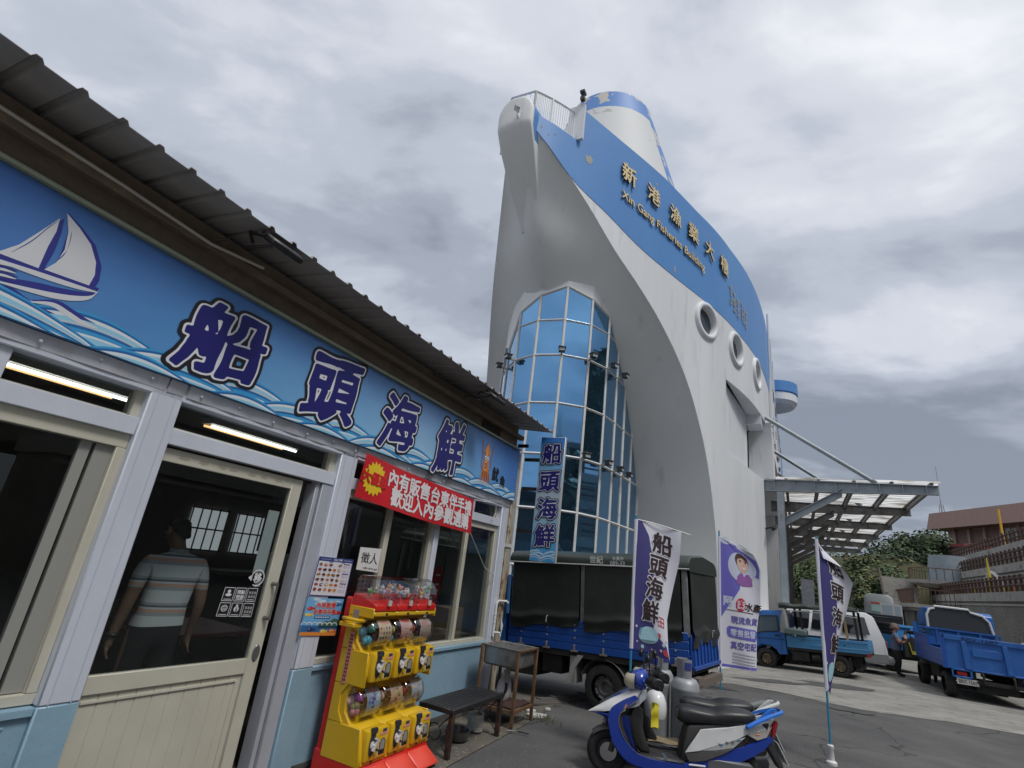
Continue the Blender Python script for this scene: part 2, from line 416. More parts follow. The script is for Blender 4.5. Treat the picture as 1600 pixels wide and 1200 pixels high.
ZT = [(8.9, 13.9), (9.1, 13.75), (9.35, 13.45), (9.65, 13.36), (10.56, 13.25), (10.58, 14.5), (12, 14.25), (13.8, 14.0), (15.3, 13.65), (17.4, 13.4), (20.6, 13.37), (50, 13.37)]
ZB = crom([(8.9, 13.35), (9.4, 12.95), (10.49, 11.94), (11.73, 11.40), (12.87, 10.92), (14.15, 10.66), (15.63, 10.48), (17.8, 10.34), (20.8, 10.3), (50, 10.3)], 6)
CREASE = crom([(9.0, 13.25), (9.4, 12.95), (10.49, 11.94), (11.23, 11.23), (12.01, 10.4), (12.93, 9.62), (13.68, 8.93), (14.35, 8.18), (14.9, 7.37), (15.39, 6.34), (15.77, 5.29), (16.05, 4.06), (16.22, 2.85), (16.3, 0.5), (16.32, -1.2)], 6)
CRZ = [(z, a) for a, z in reversed(CREASE)]
def crease_a(z): return lin(CRZ, z)
def nrm_at(a):
    d = 0.15; t = Vector((2 * d, side_l(a + d) - side_l(a - d), 0)).normalized()   # in (a, l)
    return Vector((-t.y, t.x, 0)), t                     # outward is +l
def S(a, l, z): return (a, -l, z)
def on_hull(a, z, out=0.0):
    n_, t_ = nrm_at(a); return (a + n_.x * out, -(side_l(a) + n_.y * out), z)
M_HULL = mat('hull_white', (0.80, 0.82, 0.845), 0.55, col2=(0.70, 0.72, 0.74), nscale=0.5, col3=(0.50, 0.505, 0.49), n3scale=2.2, lo3=0.565, hi3=0.82, stretch=(1.6, 1.6, 0.22), bump=0.05, bscale=6)
M_FRONT = mat('bow_grey_white', (0.83, 0.85, 0.84), 0.6, col2=(0.77, 0.785, 0.77), nscale=0.45, col3=(0.56, 0.565, 0.55), n3scale=1.5, lo3=0.62, hi3=0.85, stretch=(1.5, 1.5, 0.22), bump=0.05, bscale=6)
M_BLUE = mat('hull_blue', (0.08, 0.255, 0.60), 0.5, col2=(0.10, 0.29, 0.64), nscale=0.6, stretch=(1, 1, 0.3), bump=0.05, bscale=8, col3=(0.45, 0.47, 0.48), n3scale=2.2, lo3=0.755, hi3=0.762)
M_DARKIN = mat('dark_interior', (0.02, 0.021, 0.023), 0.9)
# starboard wall, bow to stern
cols = sorted(set([a for a, l in CURVE if a >= 9.0] + [10.57, 10.58, 10.60, 16.88, 16.9] + [9.0 + 0.25 * i for i in range(36)]))
HOLES = [(15.76, 9.79), (17.75, 9.60), (20.23, 9.62)]
w = MB(); b = MB()
def zlow(a): return lin(CREASE, a) if a < 16.25 else (-1.2 if a < 16.89 else 8.22)
fine = sorted(set(cols + [a + d for a, z in HOLES for d in [-.64 + .04 * k for k in range(33)]]))
ZL = [-1.2 + .7 * k for k in range(14)] + [8.9 + .055 * k for k in range(28)] + [10.45 + .13 * k for k in range(24)]; NZ = len(ZL) - 1
def wall_rows(a):
    lo, hi = zlow(a), lin(ZB, a)
    return [min(max(z, lo), hi) for z in ZL]
for a0, a1 in zip(fine, fine[1:]):
    if a1 - a0 < 1e-5 or a0 < 9.28: continue
    aa = a1 - 1e-4 if abs(a1 - 16.9) < 1e-6 else a1
    r0, r1 = wall_rows(a0), wall_rows(aa)
    if abs(a0 - 16.88) < 1e-6: r1 = [min(r, lin(ZB, a1)) for r in wall_rows(a0)]
    for k in range(NZ):
        if (r0[k + 1] - r0[k]) + (r1[k + 1] - r1[k]) < 1e-6: continue
        am, zm = (a0 + a1) / 2, (r0[k] + r0[k + 1]) / 2
        if any(math.hypot((am - a) / (nrm_at(a)[1].x), zm - z) < .50 for a, z in HOLES): continue
        w.quad(on_hull(a0, r0[k]), on_hull(a1, r1[k]), on_hull(a1, r1[k + 1]), on_hull(a0, r0[k + 1]))
hull = w.build('starboard_wall', M_HULL, ship, smooth=True, weld=True, ang=50)
for a0, a1 in zip(cols, cols[1:]):
    if a0 < 9.3: continue
    for k in range(8):
        f0, f1 = k / 8, (k + 1) / 8
        z0b, z0t, z1b, z1t = lin(ZB, a0), lin(ZT, a0), lin(ZB, a1), lin(ZT, a1)
        b.quad(on_hull(a0, z0b + (z0t - z0b) * f0, .012), on_hull(a1, z1b + (z1t - z1b) * f0, .012), on_hull(a1, z1b + (z1t - z1b) * f1, .012), on_hull(a0, z0b + (z0t - z0b) * f1, .012))
    b.quad(on_hull(a0, lin(ZT, a0), .012), on_hull(a1, lin(ZT, a1), .012), on_hull(a1, lin(ZT, a1), -.2), on_hull(a0, lin(ZT, a0), -.2))
    b.quad(on_hull(a0, lin(ZT, a0), -.2), on_hull(a1, lin(ZT, a1), -.2), on_hull(a1, 12.9, -.2), on_hull(a0, 12.9, -.2))
    b.quad(on_hull(a0, lin(ZB, a0), .012), on_hull(a0, lin(ZB, a0), -.01), on_hull(a1, lin(ZB, a1), -.01), on_hull(a1, lin(ZB, a1), .012))
band = b.build('blue_band', M_BLUE, ship, smooth=True, weld=True, ang=50)
# port wall, deck, soffit, stern and the wall under the overhang
CL = -6.0
def port_l(a): return 2 * CL - side_l(a)
p = MB()
for a0, a1 in zip(cols, cols[1:]):
    if a0 < 9.28: continue
    lo0, lo1 = (lin(CREASE, a0), lin(CREASE, a1)) if a1 < 16.3 else (-1.2, -1.2)
    p.quad(S(a0, port_l(a0), lo0), S(a0, port_l(a0), 13.4), S(a1, port_l(a1), 13.4), S(a1, port_l(a1), lo1))
    p.quad(S(a0, port_l(a0), 13.2), S(a1, port_l(a1), 13.2), S(a1, side_l(a1) - .01, 13.2), S(a0, side_l(a0) - .01, 13.2))
p.quad(S(50, -11.3, -1), S(50, -.7, -1), S(50, -.7, 13.37), S(50, -11.3, 13.37))
p.build('port_wall', M_HULL, ship, smooth=False, weld=True)
p = MB()
for a0, a1 in zip([c for c in cols if c >= 16.88], [c for c in cols if c >= 16.88][1:]):
    inn = lambda a: lin([(16.88, -1.74), (20.82, -1.42), (20.83, -4.5), (50, -4.5)], a)
    p.quad(S(a0, side_l(a0), 8.22), S(a0, inn(a0), 8.22), S(a1, inn(a1), 8.22), S(a1, side_l(a1), 8.22))
# lower wall (below the ledge) and the set-back wall above the ledge
p.prism([(16.75, 1.885), (21.9, 0.95), (21.9, 4.0), (16.75, 4.0)], 'z', -1.2, 5.95)
p.prism([(16.8, 1.84), (20.82, 1.42), (20.82, 4.0), (16.8, 4.0)], 'z', 5.95, 8.21)
p.box((21.9, 0.62, 5.95), (24.6, 3.99, 8.2))
p.box((20.82, 0.92, 7.86), (21.89, 1.42, 8.215))
p.box((24.6, 3.6, 5.95), (50, 4.0, 8.2))
p.build('lower_wall', M_HULL, ship)
p = MB()
p.box((21.92, 3.2, -1), (49.9, 3.4, 5.9)); p.box((21.93, 1.0, 5.3), (22.1, 3.2, 5.9)); 
p.build('loading_bay', mat('bay_grey', (0.055, 0.06, 0.07), 0.8, col2=(0.08, 0.085, 0.09), nscale=2), ship)
p = MB(); p.box((21.94, 1.02, 3.0), (22.0, 3.19, 5.28)); p.build('roller_shutter', mat('shutter_grey', (0.13, 0.14, 0.155), 0.6), ship)
# bow front: the underside that leans out to the stem
BULGE = crom([(-1.2, -.25), (1, -.25), (3, -.25), (5, .1), (6.5, .85), (7.6, 1.6), (8.6, 2.0), (9.6, 1.95), (10.6, 1.55), (11.6, 1.0), (12.5, .52), (13.25, .15)], 6)
def swell(th): return max(0, 1 - math.sqrt(th * th + .03) + .015) ** 1.4
def front(th, z):
    ac = crease_a(z); hw = side_l(ac) - CL
    return S(ac - lin(BULGE, z) * swell(th) if abs(th) < 1 else ac, CL + hw * th, z)
def front_a(l, z):
    hw = side_l(crease_a(z)) - CL; th = max(-1, min(1, (l - CL) / hw)); return crease_a(z) - lin(BULGE, z) * swell(th)
f = MB(); zs = [-1.2 + 14.45 * k / 60 for k in range(61)]
f.grid(lambda u, v: front(-1 + 2 * u, -1.2 + 14.45 * v), 36, 64)
f.build('bow_front', M_FRONT, ship, smooth=True, weld=True, ang=60)
# stem post with its rounded head
r_ = MB(); rings = []
for k in range(48):
    z = 13.84 - .6 * (1 - math.cos(math.pi / 2 * k / 17)) if k < 18 else 13.24 - 2.65 * ((k - 17) / 30)
    rr = .53 * max(0, 1 - (max(0, z - 13.24) / .602) ** 2.3) ** (1 / 2.3) if z > 13.24 else lin([(10.6, .22), (11.6, .42), (12.4, .51), (13.24, .53)], z)
    rr = max(rr, .02); pr = lin([(10.6, -.06), (11.2, .05), (12.2, .14), (13, .17), (13.9, .16)], z); a = front_a(-6.15, min(z, 12.9)) - .08 * min(1, max(0, (z - 11) / 1.5)) + .06 - max(0, z - 12.9) * .05
    rings.append([S(a - pr * math.cos(q) ** .4 * min(1, rr / .3) if abs(q) < math.pi / 2 - .01 else a, -6.15 + rr * math.sin(q), z) for q in [math.pi * (j / 22 - .5) for j in range(23)]] + [S(a + .5, -6.15 + rr * 1.1, z), S(a + .5, -6.15 - rr * 1.1, z)])
r_.loft(rings, True, True)
for i_, fc in enumerate(r_.f):
    if any((j % 25) > 22 for j in fc) and sum(r_.v[j].z for j in fc) / len(fc) > 12.55: r_.m[i_] = 1
r_.build('stem_post', [M_FRONT, M_BLUE], ship, smooth=True, ang=50)
# portholes
pane_m = glass('porthole_glass', (0.25, 0.3, 0.35), extra=0.10)
for a, z in HOLES:
    n_, t_ = nrm_at(a); c = Vector(on_hull(a, z)); T = Vector((t_.x, -t_.y, 0)); N = Vector((n_.x, -n_.y, 0)); Z = Vector((0, 0, 1))
    h = MB(); prof = [(.44, -.2), (.45, -.02), (.47, .055), (.50, .085), (.56, .09), (.61, .075), (.635, .03), (.645, -.06)]
    h.loft([[c + (T * math.cos(q) + Z * math.sin(q)) * rr + N * o for q in [2 * math.pi * k / 32 for k in range(32)]] for rr, o in prof], True, False)
    ph = h.build('porthole', M_HULL, ship, smooth=True, ang=60)
    h = MB(); h.add([c + (T * math.cos(q) + Z * math.sin(q)) * .45 - N * .12 for q in [2 * math.pi * k / 32 for k in range(32)]], [tuple(range(32))])
    h.build('pane', mat('porthole_pane', (0.03, 0.04, 0.055), 0.12, spec=0.8), ph)
# gold letters standing off the blue band
M_GOLD = mat('gold_letter', (0.80, 0.64, 0.36), 0.4, 0.25); M_LDARK = mat('letter_side', (0.05, 0.045, 0.04), 0.7)
L = MB()
for ch, a, z, sz in zip('新港漁業大樓', (12.28, 13.22, 14.15, 14.98, 15.81, 16.73), (13.12, 12.97, 12.79, 12.62, 12.46, 12.33), (.84, .8, .8, .8, .8, .86)):
    slope = -0.22
    put_text(L, ch, lambda u, v, o, a=a, z=z, s=slope: on_hull(a + u * .80, z + v + u * s, .012 + o), sz * .80, [(.022, 1, .045), (.022, 1, .065), (.017, 0, .09)], res=56, brush=.012)
en = 'Xin Gang Fisheries Building'; wd = text_width(en)
put_text(L, en, lambda u, v, o: on_hull(12.1 + (u + 0.0) * .93, 12.36 - .20 * u + v * 1.0, .012 + o), 0.38, [(.02, 1, .03), (.02, 1, .045), (.012, 0, .06)], cx=0.0, cy=0.35, width=3.74)
L.build('lettering', [M_GOLD, M_LDARK], ship, fix=False)
L = MB(); rr = random.Random(5)
for ci in range(3):
    for k in range(4):
        a = 17.35 + ci * .3; z = 11.78 - ci * .12 - k * .2
        for q in range(4):
            u, v = rr.uniform(-.07, .07), rr.uniform(-.07, .07); ww, hh = (rr.uniform(.05, .09), .02) if q % 2 else (.02, rr.uniform(.05, .09))
            L.quad(on_hull(a + u - ww, z + v - hh, .05), on_hull(a + u + ww, z + v - hh, .05), on_hull(a + u + ww, z + v + hh, .05), on_hull(a + u - ww, z + v + hh, .05))
for ci in range(3):
    for k in range(4):
        a = 18.35 + ci * .22; z = 11.62 - ci * .08 - k * .19
        for q in range(4):
            u, v = rr.uniform(-.06, .06), rr.uniform(-.06, .06); ww, hh = (rr.uniform(.04, .08), .02) if q % 2 else (.02, rr.uniform(.04, .08))
            L.quad(on_hull(a + u - ww, z + v - hh, .05), on_hull(a + u + ww, z + v - hh, .05), on_hull(a + u + ww, z + v + hh, .05), on_hull(a + u - ww, z + v + hh, .05))
L.build('small_lettering', mat('small_gold', (0.42, 0.34, 0.2), 0.5, 0.2), ship, fix=False)
# bare plaster where the blue has flaked
L = MB()
for a, z, sx, sz, sd in ((11.0, 12.84, .13, .16, 1), (14.25, 10.9, .03, .16, 2), (9.62, 13.05, .03, .03, 4), (9.8, 12.9, .02, .03, 5), (9.95, 13.0, .03, .02, 6), (15.9, 13.1, .03, .05, 7), (16.4, 13.05, .02, .09, 8), (13.4, 13.55, .03, .05, 9)):
    rr = random.Random(sd); pts = [on_hull(a + sx * math.cos(q) * rr.uniform(.7, 1.15), z + sz * math.sin(q) * rr.uniform(.7, 1.15), .018) for q in [2 * math.pi * k / 14 for k in range(14)]]
    L.add(pts, [tuple(range(14))])
L.build('flaked_patches', mat('bare_plaster', (0.46, 0.45, 0.43), 0.8, col2=(0.36, 0.35, 0.33), nscale=4), ship, fix=False)
# bow railing
M_RAIL = mat('white_rail', (0.78, 0.79, 0.80), 0.4)
rl = MB(); rp = [Vector(on_hull(a, 0, -.10)) for a in (9.42, 9.6, 9.85, 10.2, 10.52)]
pr_ = [Vector(S(9.45, -6.5, 0)), Vector(S(9.8, -6.9, 0)), Vector(S(10.3, -7.2, 0))]
def rail_line(pts, zb, zt, nb, posts):
    for z, r in ((zt, .035), (zb + .10, .022)):
        rl.tube([Vector((q.x, q.y, z)) for q in pts], r, 6)
    tot = len(pts) - 1
    for k in range(nb + 1):
        t = k / nb * tot; i = min(int(t), tot - 1); q = pts[i].lerp(pts[i + 1], t - i)
        rl.tube([(q.x, q.y, zb - .05), (q.x, q.y, zt)], .038 if k % posts == 0 else .013, 6)
rail_line(rp, 13.3, 14.28, 22, 11); rail_line([rp[0]] + pr_, 13.3, 14.28, 14, 7)
rl.build('bow_railing', M_RAIL, ship, smooth=True)
e = MB(); e.box((10.55, 4.72, 13.25), (10.64, 5.2, 14.5)); e.build('bulwark_end', M_HULL, ship)
# funnel
M_FUN = mat('funnel_blue', (0.07, 0.22, 0.56), 0.5, col2=(0.52, 0.50, 0.46), nscale=1.1, lo=0.535, hi=0.545, ndetail=8)
M_FUNW = mat('funnel_white', (0.62, 0.635, 0.64), 0.6, col2=(0.44, 0.42, 0.40), nscale=0.9, lo=0.66, hi=0.675, ndetail=8)
fu = MB(); FA, FL = 16.2, -6.05
def fun_r(z): return 1.70 + (19.6 - z) * .262
nf = 56
for z0, z1 in ((13.2, 14.5), (14.5, 16.0), (16.0, 17.5), (17.5, 18.55), (18.55, 19.6)):
    for k in range(nf):
        q0, q1 = 2 * math.pi * k / nf, 2 * math.pi * (k + 1) / nf
        P = lambda q, z: S(FA + fun_r(z) * math.cos(q) * 1.0, FL + fun_r(z) * math.sin(q), z)
        deg = (math.degrees(q0) + 360) % 360
        side_blue = 40 < deg < 103 or 257 < deg < 320
        fu.quad(P(q0, z0), P(q1, z0), P(q1, z1), P(q0, z1), 0 if (z0 > 18.5 or side_blue) else 1)
fu.add([S(FA + fun_r(19.6) * math.cos(2 * math.pi * k / nf), FL + fun_r(19.6) * math.sin(2 * math.pi * k / nf), 19.55) for k in range(nf)], [tuple(range(nf))], 1)
fu.build('funnel', [M_FUN, M_FUNW], ship, smooth=True, weld=True, ang=60)
# small floodlight on the bulwark end
fl = MB(); c0 = Vector(on_hull(10.55, 14.55, .1)); fl.tube([c0, c0 + Vector((0, 0, .28))], .015, 6); fl.box(c0 + Vector((-.1, -.12, .0)), c0 + Vector((.02, .0, .12))); fl.box(c0 + Vector((-.12, -.12, .26)), c0 + Vector((.06, .02, .34)))
tag(fl.build('floodlight', BLACK(), smooth=False), 'small black floodlight on the bulwark beside the white bow railing', 'floodlight'); bpy.data.objects['floodlight'].rotation_euler = (0, 0, math.pi / 2 - SHIP_AZ)
# far balcony, window strips along the side
bc = MB(); bc.lathe([(.05, 11.75), (1.1, 11.75), (1.25, 11.95), (1.25, 12.35), (1.3, 12.42), (1.3, 13.0), (1.2, 13.0), (1.2, 12.2), (.05, 12.2)], 24); 
for v in range(len(bc.v)): bc.v[v] = bc.v[v] + Vector((31.2, .78, 0))
bc.m = [0 if (sum(bc.v[i].z for i in fc) / len(fc)) < 12.3 else 1 for fc in bc.f]
bc.build('balcony', [M_HULL, M_BLUE], ship, smooth=True, ang=30)
wi = MB()
for a in (24.0, 26.2, 28.4, 31.2, 34.0): wi.box((a, .60, 9.1), (a + 1.3, .69, 10.2)); wi.box((a, .60, 6.4), (a + 1.3, .62, 7.9)) if a < 0 else None
wi.build('window_strip', mat('side_window', (0.05, 0.06, 0.07), 0.15), ship)
wi = MB()
for a in (24.0, 26.2, 28.4, 31.2, 34.0):
    wi.box((a - .1, .55, 9.0), (a, .71, 10.3)); wi.box((a + 1.3, .55, 9.0), (a + 1.4, .71, 10.3)); wi.box((a - .1, .52, 10.2), (a + 1.4, .71, 10.3))
for a in (22.6, 25.2, 28): wi.tube([(a, .60, 8.3), (a, .60, 13.3)], .04, 6)
wi.build('window_frame', M_HULL, ship)
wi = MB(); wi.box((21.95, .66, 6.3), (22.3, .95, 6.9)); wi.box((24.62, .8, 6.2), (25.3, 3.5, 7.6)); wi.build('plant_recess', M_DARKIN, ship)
wi = MB(); wi.tube([(20.9, 1.36, 7.6), (20.88, 1.4, 7.55), (20.88, 1.41, 6.2)], .03, 6); wi.tube([(21.88, .97, 4.15), (21.7, .7, 4.2)], .03, 6); wi.tube([(21.72, .7, 4.14), (21.5, .62, 4.2)], .07, 8); wi.build('cable_conduit', BLACK(), ship)

# glass bay: faceted bay of seven sides, then straight flanks running back into the bow
M_BAYG = bpy.data.materials.new('blue_mirror_glass'); M_BAYG.use_nodes = True; t = M_BAYG.node_tree; bb = t.nodes['Principled BSDF']
bb.inputs['Base Color'].default_value = (0.17, 0.375, 0.62, 1); bb.inputs['Metallic'].default_value = 0.94; bb.inputs['Roughness'].default_value = 0.03
tcn = t.nodes.new('ShaderNodeTexCoord'); nz = t.nodes.new('ShaderNodeTexNoise'); mp = t.nodes.new('ShaderNodeMapping'); mp.inputs['Scale'].default_value = (6, 6, .5)
t.links.new(tcn.outputs['Object'], mp.inputs[0]); t.links.new(mp.outputs[0], nz.inputs['Vector']); nz.inputs['Scale'].default_value = 1.0; nz.inputs['Detail'].default_value = 5
mr = t.nodes.new('ShaderNodeMapRange'); mr.inputs[1].default_value = .55; mr.inputs[2].default_value = .8; mr.inputs[3].default_value = .02; mr.inputs[4].default_value = .22
t.links.new(nz.outputs['Fac'], mr.inputs[0]); t.links.new(mr.outputs[0], bb.inputs['Roughness'])
WB = 0.76; hd0 = R_(5.4); df = 13.0
ctr = Vector((math.sin(hd0) * df, math.cos(hd0) * df))
ua = Vector((math.sin(SHIP_AZ), math.cos(SHIP_AZ))); ul = Vector((math.cos(SHIP_AZ), -math.sin(SHIP_AZ)))
right = Vector((math.cos(hd0), -math.sin(hd0))); away = Vector((math.sin(hd0), math.cos(hd0)))
def step(pt, deg, s): q = R_(deg); return pt + (right * math.cos(q) + away * math.sin(q)) * WB * s
ptsR = [ctr]; 
for dg in (15, 44, 60, 63, 63, 63, 63): ptsR.append(step(ptsR[-1], dg, 1))
ptsL = [ctr]
for dg in (-15, -44, -68, -75): ptsL.append(step(ptsL[-1], dg, -1))
bay = [Vector((q @ ua, q @ ul)) for q in list(reversed(ptsL))[:-1] + ptsR]     # (a, l)
def ztop(q):
    lo, hi = 0.0, 11.0
    if front_a(q.y, 0.0) < q.x: return 0.0
    for _ in range(40):
        m = (lo + hi) / 2
        if front_a(q.y, m) > q.x: lo = m
        else: hi = m
    return lo
surf = [ztop(q) for q in bay]
ARCH = [(-.30, .42), (-.13, .50), (1.3, .537), (3.7, .573), (5.3, .580), (6.8, .57), (9.75, .538), (11.9, .477), (13.0, .42), (13.5, .379), (14.4, .287), (15.3, .188), (15.9, .119)]
tops = []
for q, sf in zip(bay, surf):
    w_ = ua * q.x + ul * q.y; zt_ = 1.8 + w_.length * lin(ARCH, math.degrees(math.atan2(w_.x, w_.y))); tops.append(min(zt_, max(sf, zt_ - .6)) if sf > .2 else sf)
ROWS = [-0.4, 0.45, 1.81, 3.17, 4.53, 5.89, 7.25, 8.30, 12]
gl = MB(); fr = MB(); rr = random.Random(11)
def seg_clip(q0, t0, q1, t1, z0, z1):
    """pane of one bay between two rows, cut by the sloping edge t0-t1"""
    poly = [(0, z0), (1, z0), (1, z1), (0, z1)]; out = []
    def side(u, z): return (t0 + (t1 - t0) * u) - z
    for i in range(4):
        A_, B_ = poly[i], poly[(i + 1) % 4]; sa, sb = side(*A_), side(*B_)
        if sa >= 0: out.append(A_)
        if sa * sb < 0: k = sa / (sa - sb); out.append((A_[0] + (B_[0] - A_[0]) * k, A_[1] + (B_[1] - A_[1]) * k))
    return out
for i in range(len(bay) - 1):
    q0, q1, t0, t1 = bay[i], bay[i + 1], tops[i], tops[i + 1]
    if max(t0, t1) <= 0.2: continue
    nn = Vector(((q1 - q0).y, -(q1 - q0).x)).normalized()
    for z0, z1 in zip(ROWS, ROWS[1:]):
        poly = seg_clip(q0, t0, q1, t1, z0, z1)
        if len(poly) > 2:
            tx, tz = rr.uniform(-.006, .006), rr.uniform(-.005, .005); zm = (z0 + z1) / 2
            gl.add([S(*(q0.lerp(q1, u) + nn * ((u - .5) * tx * WB + (z - zm) * tz)), z) for u, z in poly], [tuple(range(len(poly)))])
    for z in ROWS[1:-1]:
        u0, u1 = 0.0, 1.0
        if t0 < z and t1 < z: continue
        if t0 < z: u0 = (z - t0) / (t1 - t0)
        if t1 < z: u1 = (z - t0) / (t1 - t0)
        fr.tube([S(*q0.lerp(q1, u0), z), S(*q0.lerp(q1, u1), z)], .036, 4)
    fr.tube([S(*q0, t0 + .01), S(*q1, t1 + .01)], .042, 4)
for q, tp in zip(bay, tops):
    if tp > .3: fr.tube([S(*q, -.4), S(*q, tp)], .042, 4)
hd_ = MB()
for i in range(len(bay) - 1):
    if min(surf[i], surf[i + 1]) > .3: hd_.quad(S(*bay[i], tops[i]), S(*bay[i + 1], tops[i + 1]), S(*bay[i + 1], max(tops[i + 1], surf[i + 1]) + .4), S(*bay[i], max(tops[i], surf[i]) + .4))
hd_.build('bay_head', M_FRONT, ship)
bayo = gl.build('glass_bay', M_BAYG, ship, fix=False)
fr.build('bay_frame', mat('bay_frame_white', (0.70, 0.71, 0.70), 0.4, col2=(0.55, 0.53, 0.49), nscale=6, lo=.5, hi=.75), bayo)
# lamps clamped on the transoms of the bay
def bay_lamp(i, z, out, flip, label):
    q = bay[i]; n0 = (bay[i + 1] - bay[i - 1]); nn = Vector((n0.y, -n0.x)).normalized()
    if nn.x > 0: nn = -nn
    W2 = ua * (q.x + nn.x * .1) + ul * (q.y + nn.y * .1); hd = math.atan2((ua * nn.x + ul * nn.y).x, (ua * nn.x + ul * nn.y).y)
    t = thing('bay_lamp', label, 'lamp', (W2.x, W2.y, z), math.pi / 2 - hd, 'lamps on the glass bay')
    m = MB(); m.box((-.06, -.02, -.03), (.12, .02, .03)); m.build('bracket', mat('lamp_bracket', (0.45, 0.45, 0.43), 0.5), t)
    m = MB(); m.box((.08, -.085, -.02), (.22, .085, .11)); m.box((.05, -.1, .08), (.25, .1, .12)); m.build('lamp_head', mat('lamp_dark', (0.06, 0.062, 0.065), 0.4), t, bevel=.01)
    m = MB(); m.box((.221, -.07, -.005), (.225, .07, .075)); m.build('lens', mat('lamp_lens', (0.4, 0.42, 0.44), 0.1), t)
for i in range(1, min(len(bay) - 1, 9)):
    nm = ['', 'at the left end of the upper transom', 'second from left on the upper transom', 'third from left', 'third from left on the upper transom', 'third from right on the upper transom', 'second from right on the upper transom', 'at the right end of the upper transom', 'x', 'x', 'x', 'x'][i]
    if tops[i] > 5.9 and i in (1, 2, 4, 5, 6, 7): bay_lamp(i, 7.25, .2, 0, 'small dark lamp ' + nm + ' of the bay')
for i, nm in ((5, 'near the vertical hanging sign'), (6, 'second along the lower transom'), (7, 'third along the lower transom'), (8, 'at the right end of the lower transom')):
    if i < len(bay) and tops[i] > 4.3: bay_lamp(min(i, len(bay) - 2), 4.53, .2, 1, 'grey lamp on the glass bay, ' + nm)

# ================================================================ steel canopy along the side of the ship building
M_STEEL = mat('galvanised_steel', (0.34, 0.38, 0.41), 0.5, 0.25, col2=(0.27, 0.31, 0.34), nscale=3, col3=(0.22, 0.13, 0.07), n3scale=3, lo3=0.66, hi3=0.74, bump=.05)
M_STEELD = mat('steel_dark_rusty', (0.23, 0.235, 0.24), 0.6, 0.1, col2=(0.15, 0.135, 0.12), nscale=2.5, col3=(0.14, 0.075, 0.04), n3scale=4, lo3=0.62, hi3=0.72)  # darker, browner steel with rust patches, for purlins and frames behind the first
cano = thing('steel_canopy', 'grey steel canopy with dirty translucent roof on the side of the ship building', 'canopy', (0, 0, 0), math.pi / 2 - SHIP_AZ)
def ibeam(m, p0, p1, d0, d1, wdt=.2, stiff=0):
    """upright I-beam from p0 to p1 in a vertical plane, p at the top flange"""
    p0, p1 = Vector(p0), Vector(p1); t = (p1 - p0); tl = t.length; t.normalize(); sd = Vector((-t.y, t.x, 0)).normalized(); up = Vector((0, 0, 1))
    def slab(o0, o1, hw, th0, th1):
        m.add([p0 + sd * s * hw - up * o for o in (o0[0], o0[1]) for s in (-1, 1)] + [p1 + sd * s * hw - up * o for o in (o1[0], o1[1]) for s in (-1, 1)],
              [(0, 1, 3, 2), (4, 6, 7, 5), (0, 4, 5, 1), (2, 3, 7, 6), (0, 2, 6, 4), (1, 5, 7, 3)])
    slab((0, .022), (0, .022), wdt / 2, 0, 0); slab((d0 - .022, d0), (d1 - .022, d1), wdt / 2, 0, 0); slab((.021, d0 - .021), (.021, d1 - .021), .012, 0, 0)
    for k in range(stiff):
        c = p0 + t * tl * (k + .5) / stiff; d = d0 + (d1 - d0) * (k + .5) / stiff
        m.add([c + t * s * .01 + sd * e * (wdt / 2 - .005) - up * o for s in (-1, 1) for e in (-1, 1) for o in (.02, d - .02)], [(0, 1, 3, 2), (4, 6, 7, 5), (0, 4, 5, 1), (2, 3, 7, 6), (0, 2, 6, 4), (1, 5, 7, 3)])
BEAMS = [22.0 + 5.25 * k for k in range(6)]
for k, a in enumerate(BEAMS):
    m = MB(); ibeam(m, (a, .92, 6.0), (a, -4.3, 5.95), .46, .30, .22, 8); m.build('cross_beam', M_STEEL if k == 0 else M_STEELD, cano)
    m = MB(); m.box((a - .13, .28, -1.2), (a - .10, .54, 5.53)); m.box((a + .10, .28, -1.2), (a + .13, .54, 5.53)); m.box((a - .1, .395, -1.2), (a + .1, .425, 5.53)); 
    for y_ in (.28, .515): m.box((a - .13, y_, -1.2), (a + .13, y_ + .025, 5.53))
    m.build('column', M_STEEL if k == 0 else M_STEELD, cano)
    m = MB(); ibeam(m, (a, .28, 4.62), (a, -1.55, 5.74), .28, .28, .2, 0); m.build('knee_brace', M_STEEL if k == 0 else M_STEELD, cano)
    m = MB(); m.tube([(a - .2, .85, 8.42), (a, -2.6, 5.98)], .075, 10); m.build('tie_rod', M_STEEL if k < 2 else M_STEELD, cano, smooth=True)
for y_ in (.2, -.85, -1.95, -3.05, -4.15):
    m = MB(); m.box((22.0, y_ - .05, 6.0), (48.4, y_ + .05, 6.06)); m.box((22.12, y_ - .012, 5.84), (48.4, y_ + .012, 6.0)); m.box((22.12, y_ - .05, 5.82), (48.4, y_ + .05, 5.84)); m.build('purlin', M_STEELD, cano)
M_SHEET = bpy.data.materials.new('translucent_sheet'); M_SHEET.use_nodes = True; t = M_SHEET.node_tree; bs = t.nodes['Principled BSDF']; out = t.nodes['Material Output']
tr = t.nodes.new('ShaderNodeBsdfTranslucent'); mx = t.nodes.new('ShaderNodeMixShader'); mx.inputs[0].default_value = 0.86
tcn = t.nodes.new('ShaderNodeTexCoord'); mp = t.nodes.new('ShaderNodeMapping'); mp.inputs['Scale'].default_value = (1.6, .45, 1); nz = t.nodes.new('ShaderNodeTexNoise'); nz.inputs['Scale'].default_value = 1.3; nz.inputs['Detail'].default_value = 6
rp_ = t.nodes.new('ShaderNodeValToRGB'); rp_.color_ramp.elements[0].position = .36; rp_.color_ramp.elements[0].color = (0.26, 0.22, 0.16, 1); rp_.color_ramp.elements[1].position = .52; rp_.color_ramp.elements[1].color = (0.86, 0.87, 0.86, 1)
